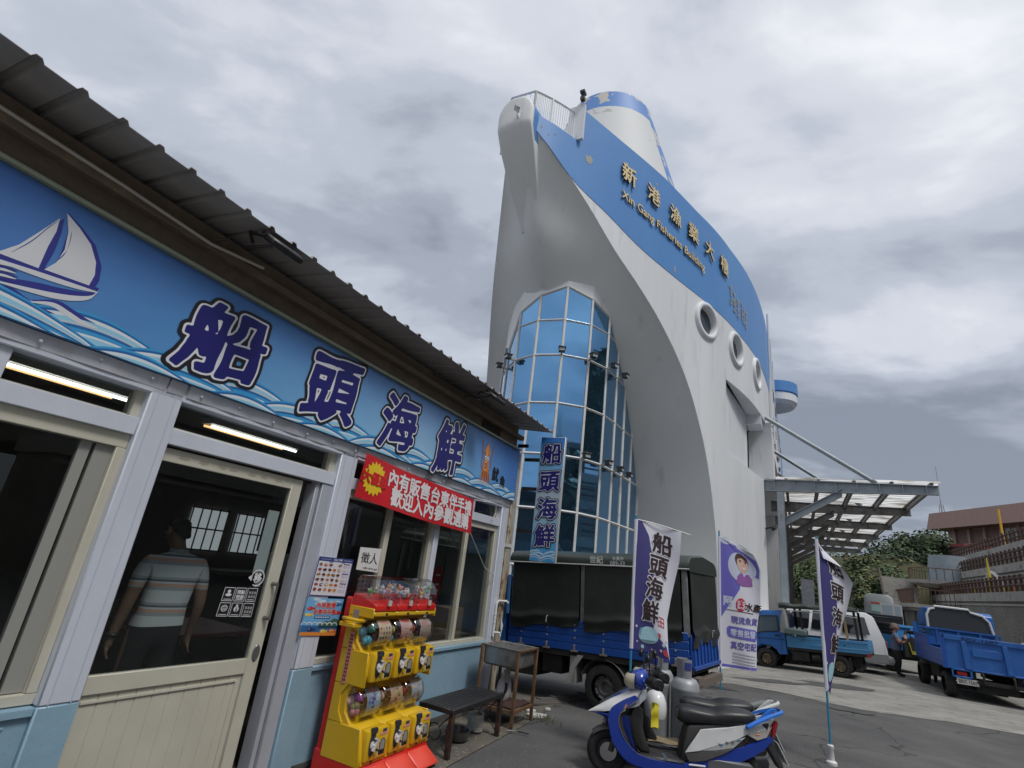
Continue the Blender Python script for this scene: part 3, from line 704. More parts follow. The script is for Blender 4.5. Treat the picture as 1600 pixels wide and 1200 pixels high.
t.links.new(tcn.outputs['Object'], mp.inputs[0]); t.links.new(mp.outputs[0], nz.inputs['Vector']); t.links.new(nz.outputs['Fac'], rp_.inputs[0]); t.links.new(rp_.outputs[0], tr.inputs[0]); t.links.new(rp_.outputs[0], bs.inputs['Base Color'])
t.links.new(bs.outputs[0], mx.inputs[1]); t.links.new(tr.outputs[0], mx.inputs[2]); t.links.new(mx.outputs[0], out.inputs[0])
m = MB(); m.grid(lambda u, v: (21.9 + 26.6 * u, .55 - 4.95 * v, 6.09 + .022 * math.sin(26.6 * u * 2 * math.pi / .35)), 608, 8); m.build('roof_sheet', M_SHEET, cano, smooth=True)
m = MB()
for k in range(60):
    a = 22.3 + 26 * k / 59; m.box((a - .015, -4.25, 6.062), (a + .015, .5, 6.068))
m.build('roof_clips', M_STEELD, cano)
# ================================================================ the seafood shop (local x = along its front, y = into the shop, z = up)
SH_AZ, SH_D = R_(28.14), 3.6
_dr = Vector((math.sin(SH_AZ), math.cos(SH_AZ), 0)); _nr = Vector((math.cos(SH_AZ), -math.sin(SH_AZ), 0))
SH_LOC = tuple(-_nr * SH_D); SH_RZ = math.pi / 2 - SH_AZ
def fs(px, py, y=0.0):
    """photo pixel -> (x, z) on the plane y of the shop front"""
    d = pray(px, py); t = -(SH_D + y) / _nr.dot(d); P = Vector((0, 0, EYE)) + t * d; return (_dr.dot(P), P.z)
def sw(x, y, z=0.0):
    return Vector(SH_LOC) + _dr * x - _nr * y + Vector((0, 0, z))
shop = thing('seafood_shop', 'low white and pale blue seafood shop with corrugated metal roof and sliding glass door', 'shop', SH_LOC, SH_RZ)
M_WH = mat('shop_white', (0.62, 0.66, 0.75), 0.42, col2=(0.55, 0.58, 0.66), nscale=2.2, col3=(0.40, 0.40, 0.41), n3scale=7, lo3=0.70, hi3=0.80, bump=0.12, bscale=22, stretch=(1, 1, .5))
M_PB = mat('pale_blue_paint', (0.27, 0.42, 0.53), 0.38, col2=(0.22, 0.35, 0.45), nscale=1.3, col3=(0.13, 0.20, 0.26), n3scale=3, lo3=0.68, hi3=0.85, bump=0.16, bscale=14)
M_CREAM = mat('cream_aluminium', (0.56, 0.54, 0.45), 0.42, col2=(0.50, 0.48, 0.40), nscale=3, col3=(0.32, 0.29, 0.22), n3scale=4, lo3=0.70, hi3=0.80, bump=.04)
M_JAMB = mat('jamb_grey', (0.42, 0.44, 0.50), 0.45, col2=(0.36, 0.37, 0.42), nscale=3)
M_GLASS = glass('shop_glass', (0.80, 0.84, 0.84), extra=0.012)
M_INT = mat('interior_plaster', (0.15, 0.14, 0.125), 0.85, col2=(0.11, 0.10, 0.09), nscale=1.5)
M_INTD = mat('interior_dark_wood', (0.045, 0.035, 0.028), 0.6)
M_ROOF = mat('roof_steel', (0.34, 0.325, 0.32), 0.6, 0.0, col2=(0.25, 0.235, 0.225), nscale=2.5, col3=(0.20, 0.13, 0.09), n3scale=4, lo3=0.66, hi3=0.78)
M_FASC = mat('rust_brown_steel', (0.15, 0.115, 0.085), 0.8, col2=(0.24, 0.18, 0.12), nscale=6, lo=.5, hi=.8, bump=.3, bscale=30)
M_GREEN = mat('olive_trim', (0.27, 0.30, 0.22), 0.55)
def part(name, m, boxes, parent=shop, bevel=0.0, **k):
    b = MB()
    for bx in boxes: b.box(*bx)
    return b.build(name, m, parent, bevel=bevel, **k)
def parts(name, m, boxes, parent=shop, bevel=0.0, **k):
    return [part(name, m, [bx], parent, bevel, **k) for bx in boxes]
# lower wall, painted in two colours at 0.78 m
wn_ = parts('wainscot', M_PB, [((-1.5, 0, -.5), (1.81, .12, .74)), ((3.556, 0, -.5), (6.87, .12, .75))])[1]
parts('sill_ledge', M_PB, [((-1.5, -.025, .74), (1.81, .10, .785)), ((3.73, -.025, .75), (6.87, .10, .79))], bevel=.006)
m = MB(); rr = random.Random(3)
for (x, z) in [(3.62 + .38 * k, .69) for k in range(9)] + [(3.60, .12 + .19 * k) for k in range(3)] + [(1.70, .70), (1.2, .68), (1.9, .2)] + [(6.8, .15 + .2 * k) for k in range(3)]:
    m.ball((x, -.003, z), (.009, .006, .009), 8, 4)
for k in range(60):
    x = rr.choice([rr.uniform(.9, 1.98), rr.uniform(3.7, 6.6)]); m.ball((x, -.0005, rr.uniform(.05, .7)), (rr.uniform(.002, .006), .0025, rr.uniform(.002, .005)), 6, 4)
m.build('rivets', M_PB, wn_, smooth=True)
m = MB(); m.box((3.6, -.012, -.5), (6.87, 0, .06)); m.build('mortar_base', mat('mortar', (0.10, 0.10, 0.095), .9, col2=(.06, .06, .06), nscale=6, bump=.5, bscale=30), shop)
# posts
for (x0, x1, z0) in ((1.812, 2.02, .785), (3.556, 3.775, .785), (6.87, 7.085, -.5)):
    po = part('post', M_WH, [((x0, -.03, z0), (x1, .14, 2.60))], bevel=.008)
    m = MB(); m.box((x0 + (x1 - x0) * .22, -.033, z0), (x0 + (x1 - x0) * .245, -.03, 2.6)); m.box((x0 + (x1 - x0) * .74, -.033, z0), (x0 + (x1 - x0) * .765, -.03, 2.6)); m.build('post_seam', mat('seam_grey', (.48, .51, .60), .5), po)
    if z0 > 0: part('post_foot', M_PB, [((x0, -.03, -.5), (x1, .14, .784))], bevel=.008)
part('header_beam', M_WH, [((-1.5, -.03, 2.565), (7.085, .14, 2.69))], bevel=.006)
fl = MB()
for (a, b) in ((-1.5, 1.885), (1.895, 2.01), (2.03, 3.72), (3.735, 7.08)):
    fl.grid(lambda u, v, a=a, b=b: (a + (b - a) * u, -.036 - .012 * v * (1 + .8 * mnoise.noise(Vector((a + (b - a) * u * 1, 5, 0)) * 3.1)) - .004 * math.sin(u * 37), 2.60 + .085 * v), max(2, int((b - a) * 14)), 2)
for k in range(26):
    x = -1 + .31 * k + rr.uniform(-.06, .06); fl.ball((x, -.05, 2.645 + rr.uniform(-.012, .012)), (.011, .007, .011), 8, 4)
fl.build('flashing', mat('flashing_white', (0.58, 0.60, 0.66), 0.35, 0.1, col2=(0.46, 0.46, 0.48), nscale=5, lo=.45, hi=.75), shop, smooth=True, fix=True)
# transom bars and glass above door and windows
parts('transom_bar', M_WH, [((-1.5, -.01, 2.28), (1.812, .12, 2.39)), ((2.02, -.01, 2.28), (3.556, .12, 2.385)), ((3.775, -.01, 2.29), (6.87, .12, 2.395)), ((1.045, -.005, 2.39), (1.105, .12, 2.565)), ((6.06, -.005, 2.395), (6.12, .12, 2.565)), ((4.55, -.005, 2.395), (4.61, .12, 2.565))], bevel=.004)
tg = parts('transom_glass', M_GLASS, [((-1.5, .075, 2.39), (1.812, .08, 2.565)), ((2.02, .075, 2.385), (3.556, .08, 2.565)), ((3.775, .075, 2.395), (6.87, .08, 2.565))])[1]
parts('transom_frame', M_CREAM, [((1.765, .03, 2.385), (1.812, .12, 2.565)), ((3.49, .03, 2.38), (3.556, .12, 2.565)), ((6.82, .03, 2.39), (6.87, .12, 2.565)), ((2.02, .05, 2.385), (3.49, .12, 2.402)), ((-1.5, .05, 2.39), (1.76, .12, 2.405))], tg)
# big left window
def window(name, x0, x1, z0, z1, bars, y=.0, fw=.05):
    w_ = part(name, M_CREAM, [((x0, y, z0), (x1, y + .09, z0 + fw)), ((x0, y, z1 - fw * 1.6), (x1, y + .09, z1)), ((x0, y, z0 + fw), (x0 + fw, y + .09, z1 - fw * 1.6)), ((x1 - fw, y, z0 + fw), (x1, y + .09, z1 - fw * 1.6))] +
             [((b - .035, y + .012, z0 + fw), (b + .035, y + .07, z1 - fw * 1.6)) for b in bars], bevel=.004)
    m = MB(); ed = [x0 + fw] + list(bars) + [x1 - fw]
    for i, (a, b) in enumerate(zip(ed, ed[1:])): m.box((a, y + (.04 if i % 2 else .052), z0 + fw), (b, y + (.045 if i % 2 else .057), z1 - fw * 1.6))
    m.build('pane', M_GLASS, w_)
    return w_
wl_ = window('sliding_window', -1.5, 1.812, .79, 2.28, [-.2], .02, .055)
part('sash_stile', mat('sash_grey', (0.30, 0.30, 0.28), .5), [((1.58, .055, .85), (1.64, .085, 2.19)), ((1.66, .05, .85), (1.755, .085, 2.19))], wl_)
window('sliding_window', 3.775, 5.285, .79, 2.29, [4.49], .02)
window('sliding_window', 5.375, 6.87, .79, 2.29, [6.09], .02)
part('window_post', M_WH, [((5.285, -.01, .79), (5.375, .12, 2.29))], bevel=.004)
# sliding door, a hand's width open
door = part('sliding_door', M_CREAM, [((1.99, .03, 0), (2.045, .075, 2.262)), ((3.138, .03, 0), (3.246, .075, 2.262)), ((2.045, .03, 2.172), (3.138, .075, 2.262)), ((2.045, .03, .792), (3.138, .075, .895)), ((2.045, .03, 0), (3.138, .075, .10))], bevel=.004)
part('pane', M_GLASS, [((2.045, .05, .895), (3.138, .055, 2.172))], door)
m = MB(); nb = 10
for k in range(nb):
    a, b = 2.047 + 1.09 * k / nb, 2.047 + 1.09 * (k + 1) / nb
    m.add([(a + .004, .046, .1), (b - .004, .046, .1), (b - .004, .046, .791), (a + .004, .046, .791)], [(0, 1, 2, 3)])
    m.add([(b - .004, .046, .1), (b, .052, .1), (b, .052, .791), (b - .004, .046, .791)], [(0, 1, 2, 3)]); m.add([(a, .052, .1), (a + .004, .046, .1), (a + .004, .046, .791), (a, .052, .791)], [(0, 1, 2, 3)])
m.box((2.046, .0525, .1), (3.137, .06, .79))
m.box((3.085, .036, .1), (3.10, .0455, .75)); m.box((2.06, .036, .745), (3.085, .0455, .758))
m.build('lower_panel', M_CREAM, door, fix=False)
m = MB(); m.tube([(3.20, -.02, 1.17), (3.20, -.02, 1.44)], .009, 8); m.tube([(3.20, -.02, 1.43), (3.185, .03, 1.43)], .014, 8); m.tube([(3.20, -.02, 1.18), (3.185, .03, 1.18)], .014, 8); m.build('handle', mat('handle_steel', (0.32, 0.31, 0.29), .3, .9), door, smooth=True)
m = MB(); m.lathe([(.001, .022), (.028, .022), (.032, .03)], 20, axis='Y'); 
m.v = [Vector((3.196 + v.x * 1.0, v.y, .93 + v.z * 1.9)) for v in m.v]; m.build('lock', mat('lock_grey', (0.16, 0.165, 0.18), .4, .5), door, smooth=True)
parts('paper_on_door', mat('paper', (0.72, 0.72, 0.72), .8), [((3.0, .058, 1.50), (3.105, .06, 1.98)), ((3.05, .058, 1.40), (3.10, .06, 1.47))], door)
# old labels' glue marks along the door head
m = MB()
for k in range(7):
    x = 2.2 + .135 * k + rr.uniform(-.03, .03)
    m.add([(x + .04 * math.cos(q) * rr.uniform(.5, 1.2), .0285, 2.215 + .016 * math.sin(q) * rr.uniform(.5, 1.2)) for q in [2 * math.pi * i / 12 for i in range(12)]], [tuple(range(12))])
m.build('glue_marks', mat('glue_mark', (0.40, 0.36, 0.27), .7), door, fix=False)
parts('door_jamb', M_JAMB, [((3.385, .02, -.5), (3.43, .14, 2.28)), ((3.44, .0, -.5), (3.556, .13, 2.28))], bevel=.004)
part('door_head', M_INTD, [((2.02, .09, 2.262), (3.385, .13, 2.29))])
# pictogram stickers on the door glass
st = MB(); WHT, BLK = 0, 1
def bil(q, u, v):
    (a, b, c, d) = q      # tl, tr, br, bl
    t = (a[0] + (b[0] - a[0]) * u, a[1] + (b[1] - a[1]) * u); o = (d[0] + (c[0] - d[0]) * u, d[1] + (c[1] - d[1]) * u)
    return (o[0] + (t[0] - o[0]) * v, o[1] + (t[1] - o[1]) * v)
sq = (fs(352, 916, .045), fs(405, 918, .045), fs(393, 965, .045), fs(336, 964, .045))
def sfn(u, v, o): x, z = bil(sq, u, v); return (x, .0485 - o, z)
rr = random.Random(21)
for r in range(2):
    for c in range(3):
        u0, v0 = c / 3 + .02, (1 - r) / 2 + .02; u1, v1 = u0 + .30, v0 + .45
        st.add([sfn(u0, v0, 0), sfn(u1, v0, 0), sfn(u1, v1, 0), sfn(u0, v1, 0)], [(0, 1, 2, 3)], BLK)
        th = .018
        for (a, b, cc, d) in ((u0, v0, u1, v0 + th), (u0, v1 - th, u1, v1), (u0, v0, u0 + th * .7, v1), (u1 - th * .7, v0, u1, v1)):
            st.add([sfn(a, b, .0004), sfn(cc, b, .0004), sfn(cc, d, .0004), sfn(a, d, .0004)], [(0, 1, 2, 3)], WHT)
        cu, cv = (u0 + u1) / 2, (v0 + v1) / 2
        if (r, c) == (0, 0):
            for (x, y, rx, ry) in ((0, .09, .045, .06), (0, -.02, .085, .05)): st.add([sfn(cu + x + rx * math.cos(q), cv + y + ry * math.sin(q), .0005) for q in [2 * math.pi * i / 16 for i in range(16)]], [tuple(range(16))], WHT)
        elif (r, c) == (1, 0):
            for (ra, rb) in ((.085, .07),):
                st.loft([[sfn(cu + ra_ * math.cos(q), cv + .04 + ra_ * 1.25 * math.sin(q), .0005) for q in [2 * math.pi * i / 20 for i in range(20)]] for ra_ in (ra, rb)], True, False, WHT)
            for dy in (-.02, .03, .08): st.add([sfn(cu - .06, cv + dy, .0006), sfn(cu + .06, cv + dy, .0006), sfn(cu + .06, cv + dy + .018, .0006), sfn(cu - .06, cv + dy + .018, .0006)], [(0, 1, 2, 3)], WHT)
        elif (r, c) == (1, 1):
            for (x, y, rx, ry) in ((0, .02, .07, .09), (0, .14, .035, .03)): st.add([sfn(cu + x + rx * math.cos(q), cv + y + ry * math.sin(q), .0005) for q in [2 * math.pi * i / 16 for i in range(16)]], [tuple(range(16))], WHT)
            put_text(st, '$', lambda u, v, o, cu=cu, cv=cv: sfn(cu + u, cv + .02 + v * 1.3, .0008), .13, [(.02, BLK, 0)])
        elif (r, c) == (0, 1):
            put_text(st, '現點', lambda u, v, o, cu=cu, cv=cv: sfn(cu + u, cv + .08 + v * 1.25, .0005), .115, [(.03, WHT, 0)]); put_text(st, '現做', lambda u, v, o, cu=cu, cv=cv: sfn(cu + u, cv - .08 + v * 1.25, .0005), .115, [(.03, WHT, 0)])
        else:
            for k in range(2):
                for q in range(3):
                    x, y = cu - .09 + q * .075, cv + .09 - k * .13
                    for e in range(3): st.add([sfn(x, y - e * .03, .0005), sfn(x + .05, y - e * .03, .0005), sfn(x + .05, y - e * .03 + .014, .0005), sfn(x, y - e * .03 + .014, .0005)], [(0, 1, 2, 3)], WHT)
        st.add([sfn(u0 + .05, v0 + .05, .0005), sfn(u1 - .05, v0 + .05, .0005), sfn(u1 - .05, v0 + .07, .0005), sfn(u0 + .05, v0 + .07, .0005)], [(0, 1, 2, 3)], WHT)
cx_, cz_ = fs(403, 903, .045)
st.loft([[(cx_ + k * math.cos(q), .0484, cz_ + k * math.sin(q)) for q in [R_(200) - R_(320) * i / 24 for i in range(25)]] for k in (.062, .054)], False, False, WHT)
st.add([(cx_ - .085, .0484, cz_), (cx_ - .05, .0484, cz_ + .025), (cx_ - .05, .0484, cz_ - .025)], [(0, 1, 2)], WHT)
put_text(st, '移', lambda u, v, o: (cx_ + u, .0483, cz_ + v), .075, [(.03, WHT, 0)])
st.build('door_stickers', [mat('sticker_white', (0.7, 0.7, 0.72), .6), mat('sticker_black', (0.012, 0.012, 0.015), .5)], door, fix=False)

# roof: trapezoidal sheet, eave overhanging the front
def roof_z(y): return 3.86 + (y + .42) * .10
prof = []
x = -2.03
while x < 7.36: prof += [(x, 0), (x + .145, 0), (x + .16, .026), (x + .188, .026)]; x += .2035
prof.append((x, 0))
m = MB()
ys = [-.42, 1.2, 3.2, 5.3]
rng = random.Random(2); jag = [rng.uniform(-.008, .008) for _ in prof]
vs = [(px_, y + (jag[i] if k == 0 else 0), roof_z(y) + pz + (jag[i] * .6 if k == 0 else 0)) for k, y in enumerate(ys) for i, (px_, pz) in enumerate(prof)]; n = len(prof)
fcs = [(j * n + i, j * n + i + 1, (j + 1) * n + i + 1, (j + 1) * n + i) for j in range(len(ys) - 1) for i in range(n - 1)]
vs2 = [(a, b, c + .004) for a, b, c in vs]; N = len(vs)
edge = [(i, i + 1, N + i + 1, N + i) for i in range(n - 1)]
m.add(vs + vs2, fcs + [tuple(N + i for i in f) for f in fcs] + edge); m.build('roof', M_ROOF, shop)
parts('fascia_channel', M_FASC, [((-2, -.005, 3.50), (7.14, .02, 3.84)), ((-2, -.09, 3.64), (7.2, -.005, 3.70))], bevel=.004)
parts('sign_trim', M_GREEN, [((-2, -.11, 3.455), (7.10, -.03, 3.475)), ((-2, -.075, 3.475), (7.10, -.03, 3.497))])
part('gable_wall', M_FASC, [((7.10, .0, 2.6), (7.13, 5.2, 3.85))])
parts('side_wall', mat('side_wall_grey', (0.25, 0.26, 0.26), .8, col2=(.18, .18, .18), nscale=2), [((7.05, .141, -.6), (7.10, 5.2, 3.84)), ((-2.0, .0, -.6), (-1.5, 5.2, 3.84)), ((-1.5, 5.15, -.6), (7.05, 5.2, 3.84))])
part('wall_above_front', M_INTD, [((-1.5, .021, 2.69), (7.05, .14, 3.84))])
# rusty downpipe at the corner
M_RUST = mat('rusty_pipe', (0.40, 0.36, 0.27), 0.7, col2=(0.24, 0.13, 0.05), nscale=9, lo=.5, hi=.62, col3=(0.09, 0.04, 0.02), n3scale=14, lo3=.60, hi3=.68, bump=.2, stretch=(1, 1, .6))
dp = part('downpipe', M_RUST, [((7.10, -.05, -.5), (7.25, .09, 3.42))], bevel=.01)
part('pipe_strap', mat('strap_white', (.6, .6, .58), .5), [((7.085, -.062, 2.03), (7.255, .0, 2.075))], dp)
part('vent_grille', M_INTD, [((6.0, -.012, 3.52), (6.55, -.006, 3.72))] + [((6.02 + .06 * k, -.03, 3.52), (6.04 + .06 * k, -.012, 3.73)) for k in range(9)])
m = MB(); m.tube([(4.6, -.1, 3.76), (5.4, -.12, 3.78), (5.9, -.16, 3.81)], .008, 6); m.build('eave_cable', BLACK(), shop, smooth=True)
m = MB(); m.tube([(-.8, -.10, 3.725), (.6, -.105, 3.70), (1.2, -.11, 3.69), (1.8, -.12, 3.66), (2.2, -.16, 3.70)], .012, 6); m.build('eave_cable', mat('pale_cable', (.42, .40, .36), .6), shop, smooth=True)
# interior: floor, ceiling, back wall with a bright barred window, tables
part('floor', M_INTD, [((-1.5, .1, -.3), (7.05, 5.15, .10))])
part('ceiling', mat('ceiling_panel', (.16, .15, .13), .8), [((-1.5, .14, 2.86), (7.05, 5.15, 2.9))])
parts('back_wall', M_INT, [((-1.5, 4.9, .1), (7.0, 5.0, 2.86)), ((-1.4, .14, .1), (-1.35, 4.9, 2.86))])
part('end_wall', mat('end_wall_paint', (.42, .46, .5), .7), [((6.98, .15, .1), (7.04, 4.9, 2.86))])
m = MB(); m.box((6.35, 4.86, 1.42), (7.0, 4.88, 2.08)); m.box((5.5, 4.86, 1.42), (6.15, 4.88, 2.08)); bw = m.build('back_window', mat('frosted_daylight', (.55, .58, .6), .5, emit=.42), shop)
m = MB()
for x0 in (6.35, 5.5):
    for k in range(5): m.box((x0 + .16 * k - .008, 4.84, 1.40), (x0 + .16 * k + .008, 4.858, 2.1))
    for z in (1.42, 1.75, 2.07): m.box((x0 - .02, 4.835, z - .012), (x0 + .67, 4.858, z + .012))
m.build('bars', M_INTD, bw)
parts('dish_shelf', mat('shelf_pale', (.30, .29, .26), .7), [((5.9, 4.3, 1.1), (6.9, 4.85, 1.16))])
m = MB()
for k, (a, b) in enumerate(((.2, 1.0), (1.4, 1.1))):
    m.box((a, 4.84, 1.55), (a + .7, 4.89, 2.25))
m.build('wall_picture', mat('wall_picture', (.03, .03, .035), .4), shop)
m = MB(); m.tube([(3.72, 4.84, 2.12), (3.78, 4.84, 2.12)], .01, 4)
# notice board inside with a drinks heading
tb = MB(); tb.box((5.4, 3.0, 1.55), (7.0, 3.03, 2.25), 1); put_text(tb, '飲料', lambda u, v, o: (6.0 + u, 2.995, 2.0 + v), .26, [(.02, 0, 0)])
put_text(tb, '小菜 海鮮 湯', lambda u, v, o: (6.1 + u, 2.995, 1.72 + v), .13, [(.02, 0, 0)])
tb.build('drinks_board', [mat('board_letter', (.02, .02, .022), .6), mat('board_grey', (.13, .13, .13), .7)], shop, fix=False)
def table_in(x, y, z, sx, sy, m_, lbl):
    t = thing('dining_table', lbl, 'table', sw(x, y, .10), SH_RZ)
    b = MB(); b.box((-sx, -sy, z - .04), (sx, sy, z)); b.build('table_top', m_, t, bevel=.01)
    for a in (-1, 1):
        for c in (-1, 1): b = MB(); b.box((a * sx * .88 - .02, c * sy * .8 - .02, 0), (a * sx * .88 + .02, c * sy * .8 + .02, z - .041)); b.build('leg', M_INTD, t)
M_REDC = mat('red_cloth', (.30, .012, .018), .35, col2=(.2, .01, .012), nscale=5, bump=.5, bscale=9)
table_in(3.7, 1.75, .74, .55, .45, M_REDC, 'table under a red cover inside the shop, behind the sliding door')
table_in(.9, 1.3, .74, .6, .4, M_REDC, 'table under a red cover inside the shop, behind the leftmost window')
table_in(4.0, 3.3, .74, .6, .4, mat('wood_top', (.22, .12, .04), .5), 'wooden table inside the shop seen through the door gap')
def tube_light(x0, x1, y, lbl):
    t = thing('tube_light', lbl, 'light', sw((x0 + x1) / 2, y, 2.86), SH_RZ, 'tube lights on the shop ceiling')
    h = (x1 - x0) / 2; b = MB(); b.box((-h - .02, -.06, -.06), (h + .02, .13, -.002)); b.build('housing', mat('lamp_housing', (.5, .5, .48), .5), t)
    b = MB(); b.tube([(-h, -.025, -.085), (h, -.025, -.085)], .014, 8); b.build('white_tube', mat('tube_white', (1, .98, .93), .5, emit=2.6), t, smooth=True)
    b = MB(); b.tube([(-h, .10, -.08), (h - .1, .10, -.08)], .012, 8); b.build('warm_tube', mat('tube_warm', (1, .55, .22), .5, emit=1.2), t, smooth=True)
tube_light(1.15, 2.50, 1.62, 'lit tube light on the shop ceiling, behind the transom left of the door')
tube_light(3.30, 4.42, 1.62, 'lit tube light on the shop ceiling, behind the transom over the door')
# things standing just inside the right-hand window
t = thing('cardboard_box', 'brown cardboard box behind the rightmost shop window', 'box', sw(6.72, .55, .0), SH_RZ)
b = MB(); b.box((-.22, -.16, .6), (.16, .16, 1.15)); b.build('box_body', mat('cardboard', (.34, .25, .15), .8, col2=(.28, .2, .12), nscale=4), t, bevel=.004); b = MB(); b.box((-.3, -.2, .1), (.25, .25, .595)); b.build('crate_below', M_INTD, t)
t = thing('water_dispenser', 'grey appliance behind the cardboard box in the rightmost shop window', 'appliance', sw(6.75, 1.0, .1), SH_RZ)
b = MB(); b.box((-.2, -.18, 0), (.15, .18, 1.3)); b.build('cabinet', mat('appliance_grey', (.2, .21, .23), .4), t, bevel=.02); b = MB(); b.box((-.16, -.19, 1.12), (.1, -.181, 1.22)); b.build('panel', mat('appliance_blue', (.02, .03, .06), .3), t)
m = MB(); m.add([(0, 0, 0)] + [(.13 * math.cos(q), 0, .22 * math.sin(q)) for q in [2 * math.pi * i / 28 for i in range(28)]], [(0, i + 1, (i + 1) % 28 + 1) for i in range(28)], 0)
for dz in (.08, -.04, -.12): m.box((-.05, -.003, dz), (.05, -.001, dz + .025), 1)
o = m.build('round_notice', [mat('notice_red', (.42, .015, .025), .5), mat('notice_white', (.6, .6, .6), .6)], None, fix=False); o.location = sw(6.45, .62, 1.45); o.rotation_euler = (0, 0, SH_RZ); tag(o, 'round red notice behind the right-hand shop window', 'notice')
m = MB(); m.tube([sw(6.9, .5, 2.0), sw(6.88, .52, 1.7), sw(6.85, .5, 1.3), sw(6.8, .52, .95), sw(6.75, .5, .85)], .014, 6); tag(m.build('blue_hose', mat('hose_blue', (.03, .10, .35), .4), smooth=True), 'thin blue hose hanging inside the rightmost shop window', 'hose')
m = MB(); m.tube([sw(6.55, .6, 2.28), sw(6.55, .6, 1.2)], .006, 6); tag(m.build('light_cord', BLACK(), smooth=True), 'thin dark cord hanging inside the right-hand shop window', 'cord')
m = MB(); m.tube([sw(4.02, .5, 2.29), sw(4.06, .5, 1.9), sw(3.98, .52, 1.5), sw(4.0, .5, 1.2)], .035, 8); m.tube([sw(5.6, .5, 2.29), sw(5.55, .5, 1.6)], .03, 8); tag(m.build('tied_curtain', mat('curtain_grey', (.25, .25, .29), .8), smooth=True), 'thin grey curtain strips tied up inside the shop windows', 'curtain')

# white tap pipe on the corner post, hooked line of the red banner
m = MB(); m.tube([sw(7.0, -.05, .85), sw(7.0, -.05, 1.27), sw(7.02, -.06, 1.30), sw(7.2, -.1, 1.30), sw(7.22, -.12, 1.28)], .017, 8); m.tube([sw(7.0, -.05, .9), sw(7.06, -.12, .9), sw(7.06, -.13, .86)], .014, 8)
for k in range(3): m.tube([sw(7.0, -.05, 1.02 + .05 * k), sw(7.0, -.05, 1.035 + .05 * k)], .021, 8)
tag(m.build('water_tap', mat('pvc_white', (.72, .73, .74), .35), smooth=True), 'white plastic water pipe and tap on the corner post above the sink', 'tap')
m = MB(); z0 = .90; p_ = [(.0, .10), (.07, 0), (.02, -.11), (-.05, -.02)]
m.add([sw(7.18 + u, -.055 - .01 * k, z0 + .08 + v) for k, (u, v) in enumerate(p_)] , [(0, 1, 2, 3)]); tag(m.build('torn_sticker', mat('sticker_pale', (.6, .6, .55), .6), fix=False), 'torn pale sticker on the rusty downpipe', 'sticker')

# ================================================================ shop sign over the front
sign = thing('shop_sign', 'long blue sign over the shop front with sailing boat, squid and navy Chinese lettering', 'sign', SH_LOC, SH_RZ)
def print_mat(name, stops, sx, sz, rough=.38, axis=2, off=0.0, nz_amt=.18, diag=0.0):
    m = bpy.data.materials.new(name); m.use_nodes = True; t = m.node_tree; b = t.nodes['Principled BSDF']; b.inputs['Roughness'].default_value = rough
    tc = t.nodes.new('ShaderNodeTexCoord'); sp = t.nodes.new('ShaderNodeSeparateXYZ'); t.links.new(tc.outputs['Object'], sp.inputs[0])
    a = t.nodes.new('ShaderNodeMath'); a.operation = 'MULTIPLY_ADD'; t.links.new(sp.outputs[axis], a.inputs[0]); a.inputs[1].default_value = sz; a.inputs[2].default_value = off
    a2 = t.nodes.new('ShaderNodeMath'); a2.operation = 'MULTIPLY_ADD'; t.links.new(sp.outputs[0], a2.inputs[0]); a2.inputs[1].default_value = sx; t.links.new(a.outputs[0], a2.inputs[2])
    n = t.nodes.new('ShaderNodeTexNoise'); n.inputs['Scale'].default_value = 1.3; n.inputs['Detail'].default_value = 3; t.links.new(tc.outputs['Object'], n.inputs['Vector'])
    a3 = t.nodes.new('ShaderNodeMath'); a3.operation = 'MULTIPLY_ADD'; t.links.new(n.outputs['Fac'], a3.inputs[0]); a3.inputs[1].default_value = nz_amt; t.links.new(a2.outputs[0], a3.inputs[2])
    r = t.nodes.new('ShaderNodeValToRGB'); t.links.new(a3.outputs[0], r.inputs[0])
    for i, (p, c) in enumerate(stops):
        e = r.color_ramp.elements[i] if i < 2 else r.color_ramp.elements.new(p); e.position = p; e.color = (*c, 1)
    t.links.new(r.outputs[0], b.inputs['Base Color']); return m
# printed sheet: deep blue at the top and both ends, pale blue low and to the right of the middle
M_SIGN = bpy.data.materials.new('sign_print'); M_SIGN.use_nodes = True; t = M_SIGN.node_tree; b = t.nodes['Principled BSDF']; b.inputs['Roughness'].default_value = .33
tc = t.nodes.new('ShaderNodeTexCoord'); sp = t.nodes.new('ShaderNodeSeparateXYZ'); t.links.new(tc.outputs['Object'], sp.inputs[0])
rx = t.nodes.new('ShaderNodeValToRGB'); mx_ = t.nodes.new('ShaderNodeMapRange'); t.links.new(sp.outputs[0], mx_.inputs[0]); mx_.inputs[1].default_value = .5; mx_.inputs[2].default_value = 7.2; t.links.new(mx_.outputs[0], rx.inputs[0])
for i, (p, c) in enumerate([(0, (.085, .20, .50)), (.2, (.11, .32, .64)), (.45, (.24, .52, .80)), (.62, (.36, .62, .84)), (.8, (.20, .46, .78)), (1, (.05, .19, .58))]):
    e = rx.color_ramp.elements[i] if i < 2 else rx.color_ramp.elements.new(p); e.position = p; e.color = (*c, 1)
rz_ = t.nodes.new('ShaderNodeMapRange'); t.links.new(sp.outputs[2], rz_.inputs[0]); rz_.inputs[1].default_value = 2.75; rz_.inputs[2].default_value = 3.45; rz_.inputs[3].default_value = 0; rz_.inputs[4].default_value = .85
